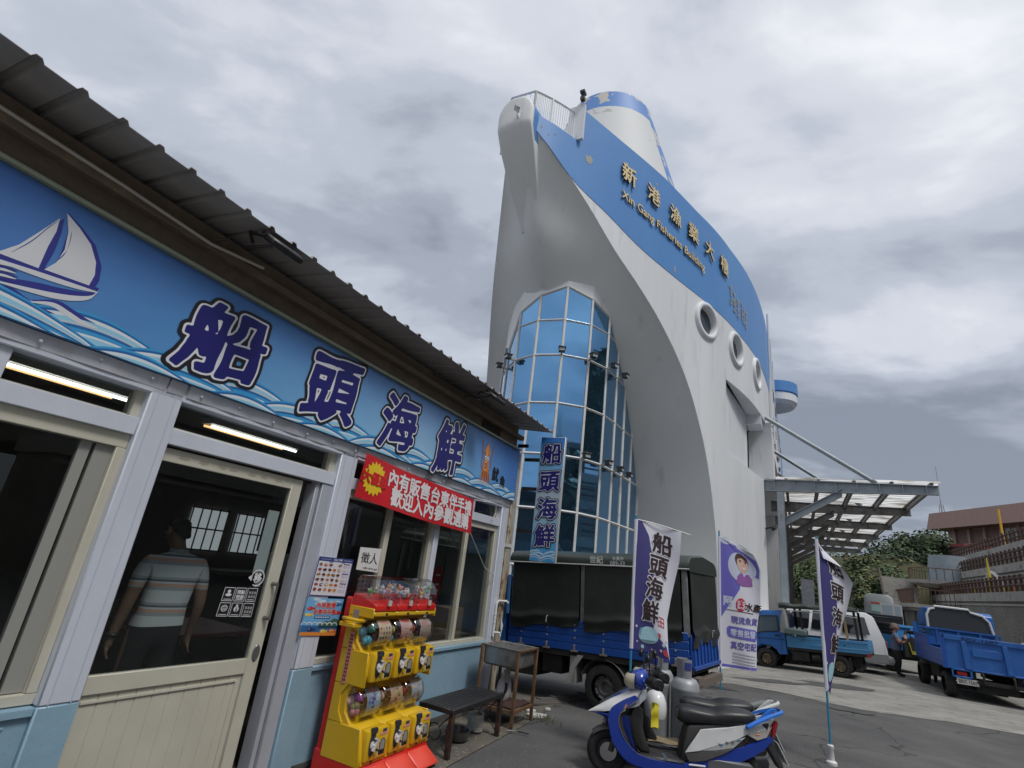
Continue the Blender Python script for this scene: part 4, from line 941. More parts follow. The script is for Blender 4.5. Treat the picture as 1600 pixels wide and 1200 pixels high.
wv = t.nodes.new('ShaderNodeTexWave'); wv.wave_type = 'RINGS'; wv.inputs['Scale'].default_value = .22; wv.inputs['Distortion'].default_value = 0; wv.wave_profile = 'SAW'; mp = t.nodes.new('ShaderNodeMapping'); mp.inputs['Location'].default_value = (-4.2, 0, -1.4); t.links.new(tc.outputs['Object'], mp.inputs[0]); t.links.new(mp.outputs[0], wv.inputs['Vector'])
wm = t.nodes.new('ShaderNodeMath'); wm.operation = 'MULTIPLY_ADD'; t.links.new(wv.outputs['Fac'], wm.inputs[0]); wm.inputs[1].default_value = .28; t.links.new(rz_.outputs[0], wm.inputs[2])
cl_ = t.nodes.new('ShaderNodeMath'); cl_.operation = 'MULTIPLY'; cl_.use_clamp = True; t.links.new(wm.outputs[0], cl_.inputs[0]); cl_.inputs[1].default_value = .85
mm = t.nodes.new('ShaderNodeMix'); mm.data_type = 'RGBA'; t.links.new(cl_.outputs[0], mm.inputs[0]); t.links.new(rx.outputs[0], mm.inputs[6]); mm.inputs[7].default_value = (.06, .16, .46, 1)
t.links.new(mm.outputs[2], b.inputs['Base Color'])
nz = t.nodes.new('ShaderNodeTexNoise'); nz.inputs['Scale'].default_value = 2.5; nz.inputs['Detail'].default_value = 2; bp = t.nodes.new('ShaderNodeBump'); bp.inputs['Strength'].default_value = .25; bp.inputs['Distance'].default_value = .05; t.links.new(tc.outputs['Object'], nz.inputs['Vector']); t.links.new(nz.outputs['Fac'], bp.inputs['Height']); t.links.new(bp.outputs[0], b.inputs['Normal'])
b_ = MB(); b_.box((-1.5, -.075, 2.69), (7.13, -.04, 3.45)); b_.build('panel', M_SIGN, sign)
SY = -.0765
sgn = lambda x, z, o=0: (x, SY - o, z)
# waves along the foot of the sign
WV = [mat('wave_deep', (.02, .14, .40), .4), mat('wave_white', (.70, .76, .80), .4), mat('wave_mid', (.05, .33, .66), .4), mat('wave_pale', (.30, .60, .80), .4), mat('wave_grey', (.50, .60, .66), .4)]
wb_ = MB()
def hump(s, P, ph): u = ((s / P + ph) % 1.0); return (math.sin(math.pi * u ** .8)) ** 1.1
for fam, (P, ph, base, amp) in enumerate(((1.05, .1, 2.72, .16), (1.05, .62, 2.70, .14), (.78, .3, 2.66, .10))):
    lay = [(0.0, 2), (.014, 0), (.030, 1), (.050, 3), (.075, 4), (.088, 0), (.105, 2), (.128, 1), (.142, 3)]
    n = 320
    for k, (dz, mi) in enumerate(lay):
        o = .0006 * (fam * 10 + k + 1) * .22 + .0004
        for i in range(n):
            s0, s1 = -.2 + 7.3 * i / n, -.2 + 7.3 * (i + 1) / n
            z0, z1 = base + amp * hump(s0, P, ph) - dz * (.4 + .6 * hump(s0, P, ph + .1)), base + amp * hump(s1, P, ph) - dz * (.4 + .6 * hump(s1, P, ph + .1))
            if max(z0, z1) < 2.695: continue
            wb_.add([sgn(s0, 2.692, o), sgn(s1, 2.692, o), sgn(s1, max(z1, 2.693), o), sgn(s0, max(z0, 2.693), o)], [(0, 1, 2, 3)], mi)
wb_.build('wave_print', WV, sign, fix=False)
# sailing boat
bt = MB()
def poly_px(m, pts, mi, o, dx=0, dz=0, grow=0):
    q = [fs(x, y, -.077) for x, y in pts]
    if grow:
        cxx = sum(a for a, _ in q) / len(q); czz = sum(b for _, b in q) / len(q); q = [(a + (a - cxx) / max(math.hypot(a - cxx, b - czz), .01) * grow, b + (b - czz) / max(math.hypot(a - cxx, b - czz), .01) * grow) for a, b in q]
    m.add([sgn(a + dx, b + dz, o) for a, b in q], [tuple(range(len(q)))], mi)
def ribbon_px(m, top, wd_, mi, o, dx=0, dz=0, k=1.0):
    q = [fs(x, y, -.077) for x, y in top]; q = crom(q, 6); n = len(q); vs = []
    for i, (a, b) in enumerate(q):
        t = i / (n - 1); h = wd_ * k * math.sin(math.pi * min(max(t, .04), .97)) ** .6
        vs += [sgn(a + dx, b + h / 2 + dz, o), sgn(a + dx, b - h / 2 + dz, o)]
    m.add(vs, [(2 * i, 2 * i + 1, 2 * i + 3, 2 * i + 2) for i in range(n - 1)], mi)
sailR = [(105, 333), (125, 357), (142, 382), (150, 410), (148, 430), (139, 446), (69, 421), (88, 410), (101, 390), (107, 362)]
sailL = [(94, 341), (88, 362), (75, 385), (60, 419), (-6, 394), (30, 382), (65, 360)]
for pl in (sailR, sailL): poly_px(bt, pl, 0, .0006, .012, -.01, .022); poly_px(bt, pl, 1, .0012)
ribbon_px(bt, [(-30, 394), (50, 422), (110, 443), (152, 456)], .03, 0, .0007, 0, .018, 1.6); ribbon_px(bt, [(-30, 397), (50, 425), (110, 445), (152, 457)], .030, 1, .0014)
ribbon_px(bt, [(152, 456), (138, 467), (115, 467), (85, 462), (50, 452), (-10, 438)], .05, 0, .0008, 0, .02, 1.3); ribbon_px(bt, [(153, 456), (140, 465), (115, 466), (85, 462), (50, 454), (-10, 438)], .034, 1, .0015)
ribbon_px(bt, [(45, 471), (82, 475), (107, 490), (128, 503), (152, 513)], .04, 0, .0009, .012, .012); ribbon_px(bt, [(45, 471), (82, 476), (107, 491), (128, 504), (152, 513)], .03, 1, .0016)
ribbon_px(bt, [(-20, 446), (10, 455), (30, 470), (55, 485), (84, 495)], .04, 0, .0009, .012, .012); ribbon_px(bt, [(-20, 446), (10, 456), (30, 471), (55, 486), (84, 495)], .03, 1, .0016)
for yy in (408, 417, 426): ribbon_px(bt, [(-40, yy - 2), (0, yy + 3), (25, yy + 10)], .014, 1, .0017); ribbon_px(bt, [(-40, yy + 3), (0, yy + 8), (28, yy + 16)], .012, 0, .0016)
ribbon_px(bt, [(88, 408), (102, 395), (109, 378), (112, 362)], .022, 0, .002); ribbon_px(bt, [(18, 394), (50, 376), (75, 356), (92, 344)], .012, 0, .002)
bt.build('sailing_boat', [mat('boat_navy', (.035, .04, .26), .4), mat('boat_white', (.66, .68, .72), .4)], sign, fix=False)
# lettering
M_NAVY = mat('letter_navy', (.018, .018, .16), .35); M_LW = mat('letter_white', (.72, .73, .78), .4); M_LB = mat('letter_black', (.016, .015, .02), .4)
lt = MB()
for ch, x, z, sx, sz in (('船', 2.15, 3.065, .66, .56), ('頭', 3.22, 3.09, .62, .64), ('海', 4.20, 3.06, .60, .62), ('鮮', 5.20, 3.04, .60, .68)):
    put_text(lt, ch, lambda u, v, o, x=x, z=z, sx=sx, sz=sz: sgn(x + u * sx + v * .05, z + v * sz + u * .07, .004 + o), 1.0, [(.098, 2, 0), (.056, 1, .001), (.031, 0, .002)], res=84, brush=.016)
lt.build('lettering', [M_NAVY, M_LW, M_LB], sign, fix=False)
# squid
sq_ = MB(); SX = 6.13
def blob(cx, cz, pts, mi, o): sq_.add([sgn(cx + a, cz + b, o) for a, b in pts], [tuple(range(len(pts)))], mi)
blob(SX, 0, [(0, 3.345), (.045, 3.27), (.10, 3.19), (.05, 3.175), (.075, 3.0), (.09, 2.93), (-.09, 2.93), (-.075, 3.0), (-.05, 3.175), (-.10, 3.19), (-.045, 3.27)], 0, .0045)
blob(SX - .01, 0, [(0, 3.32), (.02, 3.25), (.03, 2.95), (-.02, 2.95), (-.03, 3.25)], 1, .005)
for k in range(8):
    x0 = -.085 + .024 * k; x1 = -.15 + .043 * k
    sq_.add([sgn(SX + x0, 2.94, .0045), sgn(SX + x0 + .022, 2.94, .0045), sgn(SX + (x0 + x1) / 2 + .03, 2.85, .0045), sgn(SX + x1 + .012, 2.775, .0045), sgn(SX + x1, 2.775, .0045), sgn(SX + (x0 + x1) / 2 + .008, 2.85, .0045)], [(0, 1, 2, 3, 4, 5)], 2 if k % 2 else 0)
for s in (-1, 1):
    pts = [(s * .08, 2.95), (s * .13, 3.0), (s * .12, 3.1), (s * .14, 3.25), (s * .16, 3.34)]
    for (a, b), (c, d) in zip(pts, pts[1:]): sq_.add([sgn(SX + a - .007, b, .0044), sgn(SX + a + .007, b, .0044), sgn(SX + c + .007, d, .0044), sgn(SX + c - .007, d, .0044)], [(0, 1, 2, 3)], 2)
    cx2 = SX + s * .033 - .005
    for r_2, mi, o, dz in ((.034, 4, .0052, 0), (.029, 3, .0056, 0), (.012, 4, .006, -.006)): sq_.add([sgn(cx2 + r_2 * math.cos(q), 3.12 + dz + r_2 * math.sin(q), o) for q in [2 * math.pi * i / 16 for i in range(16)]], [tuple(range(16))], mi)
blob(SX - .005, 0, [(.0, 3.055), (.02, 3.045), (.012, 3.03), (.02, 2.99), (0, 2.97), (-.014, 2.99), (0, 3.01), (-.02, 3.04)], 4, .0055)
put_text(sq_, '魷', lambda u, v, o: sgn(6.43 + u, 2.96 + v, .0045), .20, [(.03, 4, 0)]); put_text(sq_, '魚', lambda u, v, o: sgn(6.66 + u, 2.90 + v, .0045), .17, [(.03, 4, 0)])
sq_.build('squid_print', [mat('squid_orange', (.62, .22, .06), .45), mat('squid_light', (.75, .36, .14), .45), mat('squid_brown', (.40, .11, .02), .45), mat('squid_eye', (.8, .8, .8), .4), M_LB], sign, fix=False)

# ================================================================ vertical sign hung off the corner
vs_ = thing('hanging_sign', 'narrow vertical blue sign with four dark blue Chinese characters hung off the shop corner', 'sign', sw(7.5, -.47, 1.885), SH_RZ)
b = MB(); b.box((-.035, -.205, 0), (.035, .205, 1.885)); b.build('frame', mat('sign_edge', (.55, .56, .57), .4, .3), vs_, bevel=.004)
VP = print_mat('hanging_print', [(0, (.04, .25, .60)), (.14, (.10, .42, .74)), (.38, (.40, .56, .68)), (.52, (.46, .56, .64)), (.72, (.22, .48, .74)), (.95, (.05, .22, .60)), (1, (.04, .18, .55))], 0, 1 / 1.885, nz_amt=.06, off=-.03)
b = MB(); b.box((-.039, -.198, .006), (-.0355, .198, 1.879)); b.build('face', VP, vs_)
b = MB()
for k, (base, amp, P, ph) in enumerate(((.13, .05, .26, .1), (.10, .05, .3, .5), (.07, .05, .24, .8))):
    for j, (dz, mi) in enumerate(((0, 2), (.012, 1), (.022, 3), (.04, 0), (.052, 1), (.06, 2))):
        for i in range(40):
            y0, y1 = -.197 + .394 * i / 40, -.197 + .394 * (i + 1) / 40
            z0, z1 = [max(base + amp * hump(y + .5, P, ph) - dz, .008) for y in (y0, y1)]
            o = -.0396 - .0002 * (k * 6 + j); b.add([(o, y1, .007), (o, y0, .007), (o, y0, z0), (o, y1, z1)], [(0, 1, 2, 3)], mi)
b.build('wave_print', WV, vs_, fix=False)
b = MB()
for ch, z in zip('船頭海鮮', (1.62, 1.19, .77, .37)):
    put_text(b, ch, lambda u, v, o, z=z: (-.044 - o, -u, z + v + u * .08), .335, [(.098, 2, 0), (.056, 1, .001), (.031, 0, .002)], res=60, brush=.011)
b.build('lettering', [M_NAVY, M_LW, M_LB], vs_, fix=False)
for z, y0, y1 in ((1.52, .205, .47), (1.06, .205, .47), (.42, .205, .47), (1.745, .44, .62)): b = MB(); b.box((-.02, y0, z - .025), (.02, y1, z + .025)); b.build('bracket', mat('bracket_black', (.02, .02, .02), .5), vs_)

# ================================================================ red banner, posters, notices
M_BRED = mat('banner_red', (.62, .014, .022), .45, col2=(.52, .012, .02), nscale=3, bump=.15, bscale=5)
bq = ((3.80, 2.64), (5.955, 2.53), (5.962, 2.105), (3.765, 2.22))
def bf(u, v, o): x, z = bil(bq, u, v); return (x, -.085 - .025 * math.sin(math.pi * u) * (1 - v) - .012 * math.sin(u * 9 + v * 2) - o, z - .02 * math.sin(math.pi * u) * (1 - .5 * v))
ban = thing('red_banner', 'red cloth banner with white Chinese lettering and a yellow starburst, tied below the shop sign', 'banner', SH_LOC, SH_RZ)
b = MB(); b.grid(lambda u, v: bf(u, v, 0), 40, 10); b.build('cloth', M_BRED, ban, smooth=True)
b = MB(); cu, cv = .088, .52
pts = []
for k in range(36): q = 2 * math.pi * k / 36; r0 = 1.0 if k % 2 == 0 else .80; pts.append(bf(cu + .079 * r0 * math.cos(q), cv + .40 * r0 * math.sin(q), .003))
b.loft([[bf(cu + (.079 * r_ * q_) * math.cos(2 * math.pi * k / 36), cv + (.40 * r_ * q_) * math.sin(2 * math.pi * k / 36), .003) for k in range(36) for r_ in ((1.0 if k % 2 == 0 else .80),)] for q_ in (.02, .2, .4, .6, .8, 1)], True, False); b.build('starburst', mat('burst_yellow', (.80, .56, .02), .5), ban, fix=False)
b = MB(); put_text(b, '大優惠', lambda u, v, o: bf(cu + u / 2.16, cv + v / .43, .009), .125, [(.05, 0, 0)], maxrun=3); b.build('starburst_lettering', M_BRED, ban, fix=False)
b = MB(); put_text(b, '內有販售台東伴手禮', lambda u, v, o: bf(.575 + u / 2.16, .70 + v / .43, .005), .19, [(.034, 0, 0)], width=1.72, maxrun=4)
put_text(b, '歡迎入內參觀選購', lambda u, v, o: bf(.585 + u / 2.16, .29 + v / .43, .005), .19, [(.034, 0, 0)], width=1.58, maxrun=4); b.build('lettering', mat('banner_white', (.74, .72, .74), .5), ban, fix=False)
b = MB(); e = bf(1, 0, 0); f_ = bf(1, 1, 0); M_CORD = mat('cord_white', (.6, .6, .58), .7); b.tube([e, (6.5, -.06, 1.72), (6.84, -.04, 1.62)], .006, 5); b.build('cord', M_CORD, ban); b = MB(); b.tube([f_, (6.6, -.06, 2.58), (6.62, -.06, 2.45), (6.55, -.06, 2.35)], .006, 5); b.build('cord', M_CORD, ban)
def poster(name, lbl, cat, q, y, base, layers, mats):
    o = thing(name, lbl, cat, SH_LOC, SH_RZ)
    b = MB(); vs = [bil(q, u, v) for u, v in ((0, 0), (1, 0), (1, 1), (0, 1))]
    b.add([(a, y, c) for a, c in vs] + [(a, y + .004, c) for a, c in vs], [(0, 1, 2, 3), (7, 6, 5, 4), (0, 4, 5, 1), (1, 5, 6, 2), (2, 6, 7, 3), (3, 7, 4, 0)]); b.build('sheet', base, o)
    b = MB(); layers(b, lambda u, v, k=0: (lambda w_: (w_[0], y - .0008 - .0006 * k, w_[1]))(bil(q, u, v))); b.build('print', mats, o, fix=False); return o
def rect(b, P, u0, v0, u1, v1, mi, k=0): b.add([P(u0, v0, k), P(u1, v0, k), P(u1, v1, k), P(u0, v1, k)], [(0, 1, 2, 3)], mi)
def disc(b, P, u, v, ru, rv, mi, k=0, n=12, jag=0, rr=random): b.add([P(u + ru * math.cos(q) * (1 + jag * rr.uniform(-1, 1)), v + rv * math.sin(q) * (1 + jag * rr.uniform(-1, 1)), k) for q in [2 * math.pi * i / n for i in range(n)]], [tuple(range(n))], mi)
menu_q = (fs(499, 869, -.035), fs(552, 874.5, -.035), fs(539, 933, -.035), fs(482, 930, -.035))
pm = [mat('print_navy', (.03, .05, .22), .5), mat('print_white', (.68, .68, .74), .5), mat('food_brown', (.22, .07, .03), .5), mat('food_dark', (.08, .03, .02), .5), mat('food_red', (.45, .03, .02), .5), mat('food_ochre', (.5, .26, .06), .5), mat('print_grey', (.35, .35, .42), .5)]
def menu(b, P):
    rr = random.Random(4)
    rect(b, P, .0, .0, 1, 1, 0, 0); rect(b, P, .025, .02, .975, .89, 1, 1)
    put_text(b, '船頭海鮮', lambda u, v, o: P(.55 + u, .945 + v * .9, 1), .07, [(.02, 1, 0)]); rect(b, P, .06, .935, .35, .95, 6, 1); rect(b, P, .72, .935, .95, .955, 6, 1)
    for r in range(6):
        for c in range(5):
            if r == 0 and c == 3: continue
            x, y = .10 + .135 * c, .80 - .128 * r
            disc(b, P, x, y, .052, .04, rr.choice([2, 3, 2, 5, 4]), 2, 10, .25, rr); disc(b, P, x + .01, y + .005, .026, .02, rr.choice([2, 4, 5, 1, 3]), 3, 8, .3, rr); rect(b, P, x - .04, y - .055, x + .04, y - .047, 6, 2)
        if r % 2 == 0: rect(b, P, .74, .835 - .128 * r, .93, .86 - .128 * r, 0, 2)
        for k in range(4): rect(b, P, .74, .81 - .128 * r - k * .022, .85, .817 - .128 * r - k * .022, 6, 2); rect(b, P, .88, .81 - .128 * r - k * .022, .93, .817 - .128 * r - k * .022, 6, 2)
    rect(b, P, .30, .865, .42, .885, 0, 2); rect(b, P, .66, .868, .76, .885, 0, 2)
poster('menu_poster', 'white menu poster with navy border and rows of dishes, right of the sliding door', 'poster', menu_q, -.038, mat('poster_white', (.66, .66, .72), .4), menu, pm)
promo_q = (fs(481, 934, -.035), fs(537, 936, -.035), fs(523, 993, -.035), fs(467, 993, -.035))
pp = [mat('promo_sky', (.16, .42, .72), .45), mat('promo_pale', (.55, .72, .82), .45), mat('promo_sea', (.03, .14, .36), .45), mat('promo_red', (.55, .04, .03), .45), mat('promo_orange', (.75, .25, .05), .45), mat('promo_green', (.06, .15, .09), .45), mat('promo_white', (.75, .76, .78), .45), mat('promo_yellow', (.75, .55, .10), .45), mat('promo_navy', (.02, .03, .10), .45)]
def promo(b, P):
    rr = random.Random(8); rect(b, P, 0, 0, 1, 1, 0, 0)
    for k in range(6): disc(b, P, rr.uniform(.05, .95), rr.uniform(.85, .97), .12, .04, 1, 1, 12, .2, rr)
    b.add([P(.45, .30, 1), P(.62, .40, 1), P(.72, .38, 1), P(.85, .47, 1), P(1, .42, 1), P(1, .2, 1), P(.45, .2, 1)], [tuple(range(7))], 5); rect(b, P, 0, .0, 1, .10, 4, 1); rect(b, P, 0, .09, 1, .27, 2, 1)
    for k in range(7): b.loft([[P(.05 + .14 * k + r_3 * math.cos(q), .27 + r_3 * math.sin(q), 2) for q in [math.pi * i / 8 for i in range(9)]] for r_3 in (.09, .065)], False, False, 6 if k % 2 else 1)
    for (u, v, mi) in ((.12, .72, 3), (.9, .62, 3), (.85, .85, 2), (.1, .55, 7), (.6, .12, 7), (.25, .16, 8), (.85, .13, 4)):
        disc(b, P, u, v, .085, .05, mi, 3, 12, .1, rr); b.add([P(u + .07, v, 3), P(u + .13, v + .05, 3), P(u + .13, v - .05, 3)], [(0, 1, 2)], mi); disc(b, P, u - .04, v + .01, .014, .014, 6, 4, 8)
    put_text(b, '內有販售', lambda u, v, o: P(.52 + u, .82 + v, 4 + o), .155, [(.075, 6, 0), (.04, 3, 1)], width=.55); put_text(b, '台東伴手禮', lambda u, v, o: P(.52 + u, .64 + v, 4 + o), .15, [(.075, 6, 0), (.04, 3, 1)], width=.62); rect(b, P, .28, .45, .72, .53, 2, 3)
    for k in range(6): rect(b, P, .31 + .065 * k, .475, .355 + .065 * k, .505, 6, 4)
poster('promo_poster', 'bright blue seafood souvenir poster with fish and red lettering, below the menu poster', 'poster', promo_q, -.038, mat('poster_blue', (.16, .42, .72), .4), promo, pp)
hire_q = (fs(565, 855, .0), fs(598, 858, .0), fs(591, 895, .0), fs(558, 890, .0))
def hire(b, P):
    rr = random.Random(2); rect(b, P, 0, 0, 1, 1, 1, 0)
    put_text(b, '徵人', lambda u, v, o: P(.5 + u, .55 + v * 1.3, 1), .40, [(.012, 0, 0)], width=.78)
    for k in range(9): rect(b, P, .28 + .075 * k, .08 + rr.uniform(-.02, .02), .30 + .075 * k + rr.uniform(.01, .035), .13 + rr.uniform(0, .04), 0, 1)
poster('job_notice', 'white paper job notice with two handwritten Chinese characters in the shop window', 'notice', hire_q, .012, mat('paper_white', (.66, .68, .66), .6), hire, [mat('ink_black', (.01, .01, .012), .6), mat('paper_front', (.70, .72, .70), .6)])
# two floodlights under the eave
for i, (px, py, lbl) in enumerate(((438, 388, 'black floodlight on the roof edge above the shop door'), (772, 622, 'dark floodlight under the right end of the eave'))):
    x, z = fs(px, py, -.42); t = thing('floodlight', lbl, 'floodlight', sw(x, -.44, z), SH_RZ, 'floodlights under the eave')
    b = MB(); b.at(rx=R_(35)); b.box((-.14, -.10, -.02), (.14, .10, .03)); b.build('case', mat('flood_case', (.02, .02, .022), .4), t, bevel=.012)
    b = MB(); b.at(rx=R_(35)); b.box((-.11, -.075, -.026), (.11, .075, -.0205)); b.build('lens', mat('flood_lens', (.16, .17, .17), .25), t)
    b = MB(); b.tube([(-.15, .0, .0), (-.19, .12, .03), (-.1, .2, .02)], .014, 6); b.tube([(.0, .05, .03), (-.12, .22, -.03), (-.2, .1, -.10), (-.25, .22, -.05), (-.3, .3, -.08)], .009, 6); b.build('arm', BLACK(), t)
# ================================================================ in front of the shop: capsule machine, bench, sink and small things
g = MB()
edge_px = [(690, 1206), (700, 1198), (760, 1165), (820, 1132), (850, 1110), (868, 1096)]
E_ = [gp(x, y) for x, y in edge_px]; E_ = [sw(3.3, -.86)] + E_ + [sw(9.5, -.5)]
def inner(t): return sw(3.3 + 6.2 * t, .6)
n = 60; vs = []
cum = [0]
for a, b_ in zip(E_, E_[1:]): cum.append(cum[-1] + (b_ - a).length)
def along(t):
    d = t * cum[-1]
    for i in range(len(E_) - 1):
        if d <= cum[i + 1] + 1e-9: return E_[i].lerp(E_[i + 1], (d - cum[i]) / (cum[i + 1] - cum[i]))
    return E_[-1]
def pad(u, v):
    p = along(u).lerp(inner(u), v); return (p.x, p.y, gz(p.x, p.y) + .009)
g.grid(pad, 70, 8)
tag(g.build('shop_pad', mat('grimy_concrete', (.085, .078, .068), .9, col2=(.16, .145, .115), nscale=2.2, ndetail=8, col3=(.33, .29, .21), n3scale=26, lo3=.58, hi3=.68, bump=.5, bscale=60), smooth=True), kind='structure')

YEL = mat('machine_yellow', (.72, .45, .012), .32, col2=(.62, .38, .01), nscale=2, coat=.2); REDM = mat('machine_red', (.62, .02, .015), .3, coat=.2); REDP = mat('machine_red_pale', (.75, .07, .04), .4)
CLEAR = glass('clear_plastic', (.88, .86, .86), extra=.09)
DIAL = mat('dial_dark', (.05, .053, .075), .25, .3); DCHR = mat('dial_chrome', (.72, .72, .74), .3, .3)
GX, GY = 4.37, -.09
gm = thing('capsule_machine', 'yellow and red capsule toy machine with three units side by side on two levels', 'vending machine', sw(GX, GY), SH_RZ)
def prof_prism(m, prof, x0, x1, mi=None):       # prof in (depth out from the wall, z)
    m.prism([(-d, z) for d, z in prof], 'x', x0, x1, mi)
U = .312; X0 = -1.5 * U
b = MB(); prof_prism(b, [(.02, .10), (.10, .10), (.10, 1.36), (.02, 1.36)], X0 + .01, -X0 - .01); prof_prism(b, [(.02, .04), (.54, .04), (.54, .1), (.5, .16), (.30, .2), (.02, .2)], X0 - .01, -X0 + .01); b.build('back_panel', REDM, gm, bevel=.012)
b = MB()
for k in range(3): prof_prism(b, [(.40, .03), (.66, .03), (.665, .05), (.42, .20), (.40, .20)], X0 + U * k + .006, X0 + U * (k + 1) - .006)
b.build('foot_ramp', REDP, gm, bevel=.014)
b = MB()
for k in range(3):
    x0, x1 = X0 + U * k + .002, X0 + U * (k + 1) - .002
    prof_prism(b, [(.10, .16), (.50, .16), (.50, .22), (.455, .40), (.33, .43), (.26, .50), (.25, .62), (.29, .70), (.37, .735), (.41, .78), (.395, .93), (.31, .965), (.24, 1.03), (.23, 1.15), (.27, 1.225), (.375, 1.235), (.375, 1.275), (.10, 1.30)], x0, x1)
b.build('body', YEL, gm, bevel=.010)
for x0, x1 in ((X0 - .012, X0 + .004), (-X0 - .004, -X0 + .012)):
    b = MB()
    for (lo, hi, d0, d1) in ((.16, .42, .50, .46), (.70, .96, .42, .40), (1.22, 1.30, .375, .375)): prof_prism(b, [(.10, lo), (d0, lo), (d1, hi), (.10, hi)], x0, x1)
    prof_prism(b, [(.10, .42), (.26, .42), (.20, .50), (.19, .62), (.25, .70), (.10, .70)], x0, x1); prof_prism(b, [(.10, .96), (.25, .96), (.18, 1.04), (.17, 1.14), (.23, 1.22), (.10, 1.22)], x0, x1)
    b.build('side_panel', YEL, gm, bevel=.005)
b = MB(); 
for k in range(3): prof_prism(b, [(.10, 1.276), (.378, 1.276), (.382, 1.33), (.30, 1.36), (.10, 1.40)], X0 + U * k + .002, X0 + U * (k + 1) - .002)
b.build('top_tray', REDM, gm, bevel=.008)
CARDS = [((.62, .52, .30), 1), ((.58, .36, .30), 2), ((.45, .36, .30), 3), ((.38, .50, .62), 4), ((.62, .42, .22), 5), ((.42, .48, .56), 6)]
caps = []
for r, (zc, dc, rad_) in enumerate(((1.095, .265, .135), (.565, .275, .135))):
    for k in range(3):
        xc = X0 + U * (k + .5); idx = r * 3 + k
        b = MB(); hw = U / 2 - .018
        ang = [R_(-118) + R_(236) * i / 20 for i in range(21)]
        ringp = lambda x, s: [(x, -(dc + rad_ * s * math.cos(q)), zc + rad_ * s * math.sin(q) * .96) for q in ang]
        b.loft([ringp(xc - hw, .90), ringp(xc - hw + .012, .98), ringp(xc - hw + .03, 1.0), ringp(xc + hw - .03, 1.0), ringp(xc + hw - .012, .98), ringp(xc + hw, .90)], False, False)
        for x in (xc - hw, xc + hw): b.add([(x, -dc, zc)] + ringp(x, .9), [(0, i + 1, i + 2) for i in range(20)])
        gbo = b.build('capsule_globe', CLEAR, gm, smooth=True, fix=False, ang=60)
        b = MB(); cr_ = .985; a0, a1 = R_(-52), R_(62)
        cw = hw * .62
        def cp(u, v, e=0): q = a0 + (a1 - a0) * v; return (xc + .02 + cw * (2 * u - 1), -(dc + rad_ * (cr_ - .03 + e) * math.cos(q)), zc + rad_ * (cr_ - .03 + e) * math.sin(q) * .96)
        b.grid(lambda u, v: cp(u, v), 2, 12, 0); rr = random.Random(40 + idx)
        def spot(u, v, ru, rv, mi, e=.006): b.add([cp(u + ru * math.cos(q), v + rv * math.sin(q), e) for q in [2 * math.pi * i / 9 for i in range(9)]], [tuple(range(9))], mi)
        if idx == 0:
            spot(.5, .84, .34, .06, 2); 
            for i in range(4):
                for j in range(3): spot(.17 + .22 * i, .66 - .16 * j, .07, .05, 1 + (i + j) % 4)
            spot(.45, .14, .3, .06, 3); spot(.75, .17, .12, .08, 1)
        elif idx == 2:
            for u0, u1, v0, v1, mi in ((.08, .92, .62, .82, 1), (.08, .92, .2, .54, 5)): b.add([cp(u0, v0, .006), cp(u1, v0, .006), cp(u1, v1, .006), cp(u0, v1, .006)], [(0, 1, 2, 3)], mi)
            for i in range(5): spot(.17 + .16 * i, .72, .05, .06, 2, .012)
        else:
            for i in range(16): spot(rr.uniform(.12, .88), rr.uniform(.06, .75), rr.uniform(.05, .14), rr.uniform(.03, .09), rr.randint(1, 5))
            spot(.5, .87, .36, .06, rr.choice([2, 3, 4]), .012)
        pal = {0: [(.40, .10, .05), (.7, .3, .25), (.05, .18, .25), (.20, .06, .05)], 3: [(.10, .12, .35), (.65, .35, .45), (.2, .35, .6), (.25, .4, .3)]}.get(idx, [(.30, .12, .07), (.55, .06, .05), (.35, .4, .12), (.65, .5, .35)])
        cmats = [mat('card_base_%d' % idx, CARDS[idx][0], .45)] + [mat('card_ink_%d_%d' % (idx, i), c, .45) for i, c in enumerate(pal)] + [mat('card_white', (.62, .60, .57), .5)]
        b.build('card', cmats, gbo, fix=False)
        b = MB(); b.add([(xc - hw + .004, -.252, zc - .105), (xc + hw - .004, -.252, zc - .105), (xc + hw - .004, -.252, zc + .12), (xc - hw + .004, -.252, zc + .12)], [(0, 1, 2, 3)]); b.build('back_lining', mat('lining_brown', (.12, .03, .03), .5), gbo, fix=False)
        # coin mechanism below
        zb, db = (.862, .402) if r == 0 else (.315, .478); tl = .06 if r == 0 else .14
        b = MB(); b.box((xc - U / 2 + .02, -(db + .045), zb - .125), (xc + U / 2 - .012, -db + .05, zb + .10)); hb = b.build('coin_mechanism', YEL, gm, bevel=.022, seg=2)
        F = -(db + .046)
        b = MB(); b.add([(xc - .07 + .034 * math.cos(q), F, zb + .0 + .085 * math.sin(q) * (1.15 if math.sin(q) > 0 else 1)) for q in [2 * math.pi * i / 24 for i in range(24)]] + [(xc - .07 + .034 * math.cos(q), F - .008, zb + .085 * math.sin(q) * (1.15 if math.sin(q) > 0 else 1)) for q in [2 * math.pi * i / 24 for i in range(24)]],
              [tuple(range(24)), tuple(range(47, 23, -1))] + [(i, (i + 1) % 24, (i + 1) % 24 + 24, i + 24) for i in range(24)]); b.box((xc - .10, F - .014, zb + .075), (xc - .04, F + .01, zb + .115)); b.build('dial_plate', DIAL, hb)
        b = MB(); b.lathe([(.001, -.03), (.012, -.03), (.016, -.012), (.03, -.006), (.03, .0)], 14, axis='Y'); b.v = [Vector((xc - .07 + v.x, F - .008 + v.y, zb - .005 + v.z)) for v in b.v]
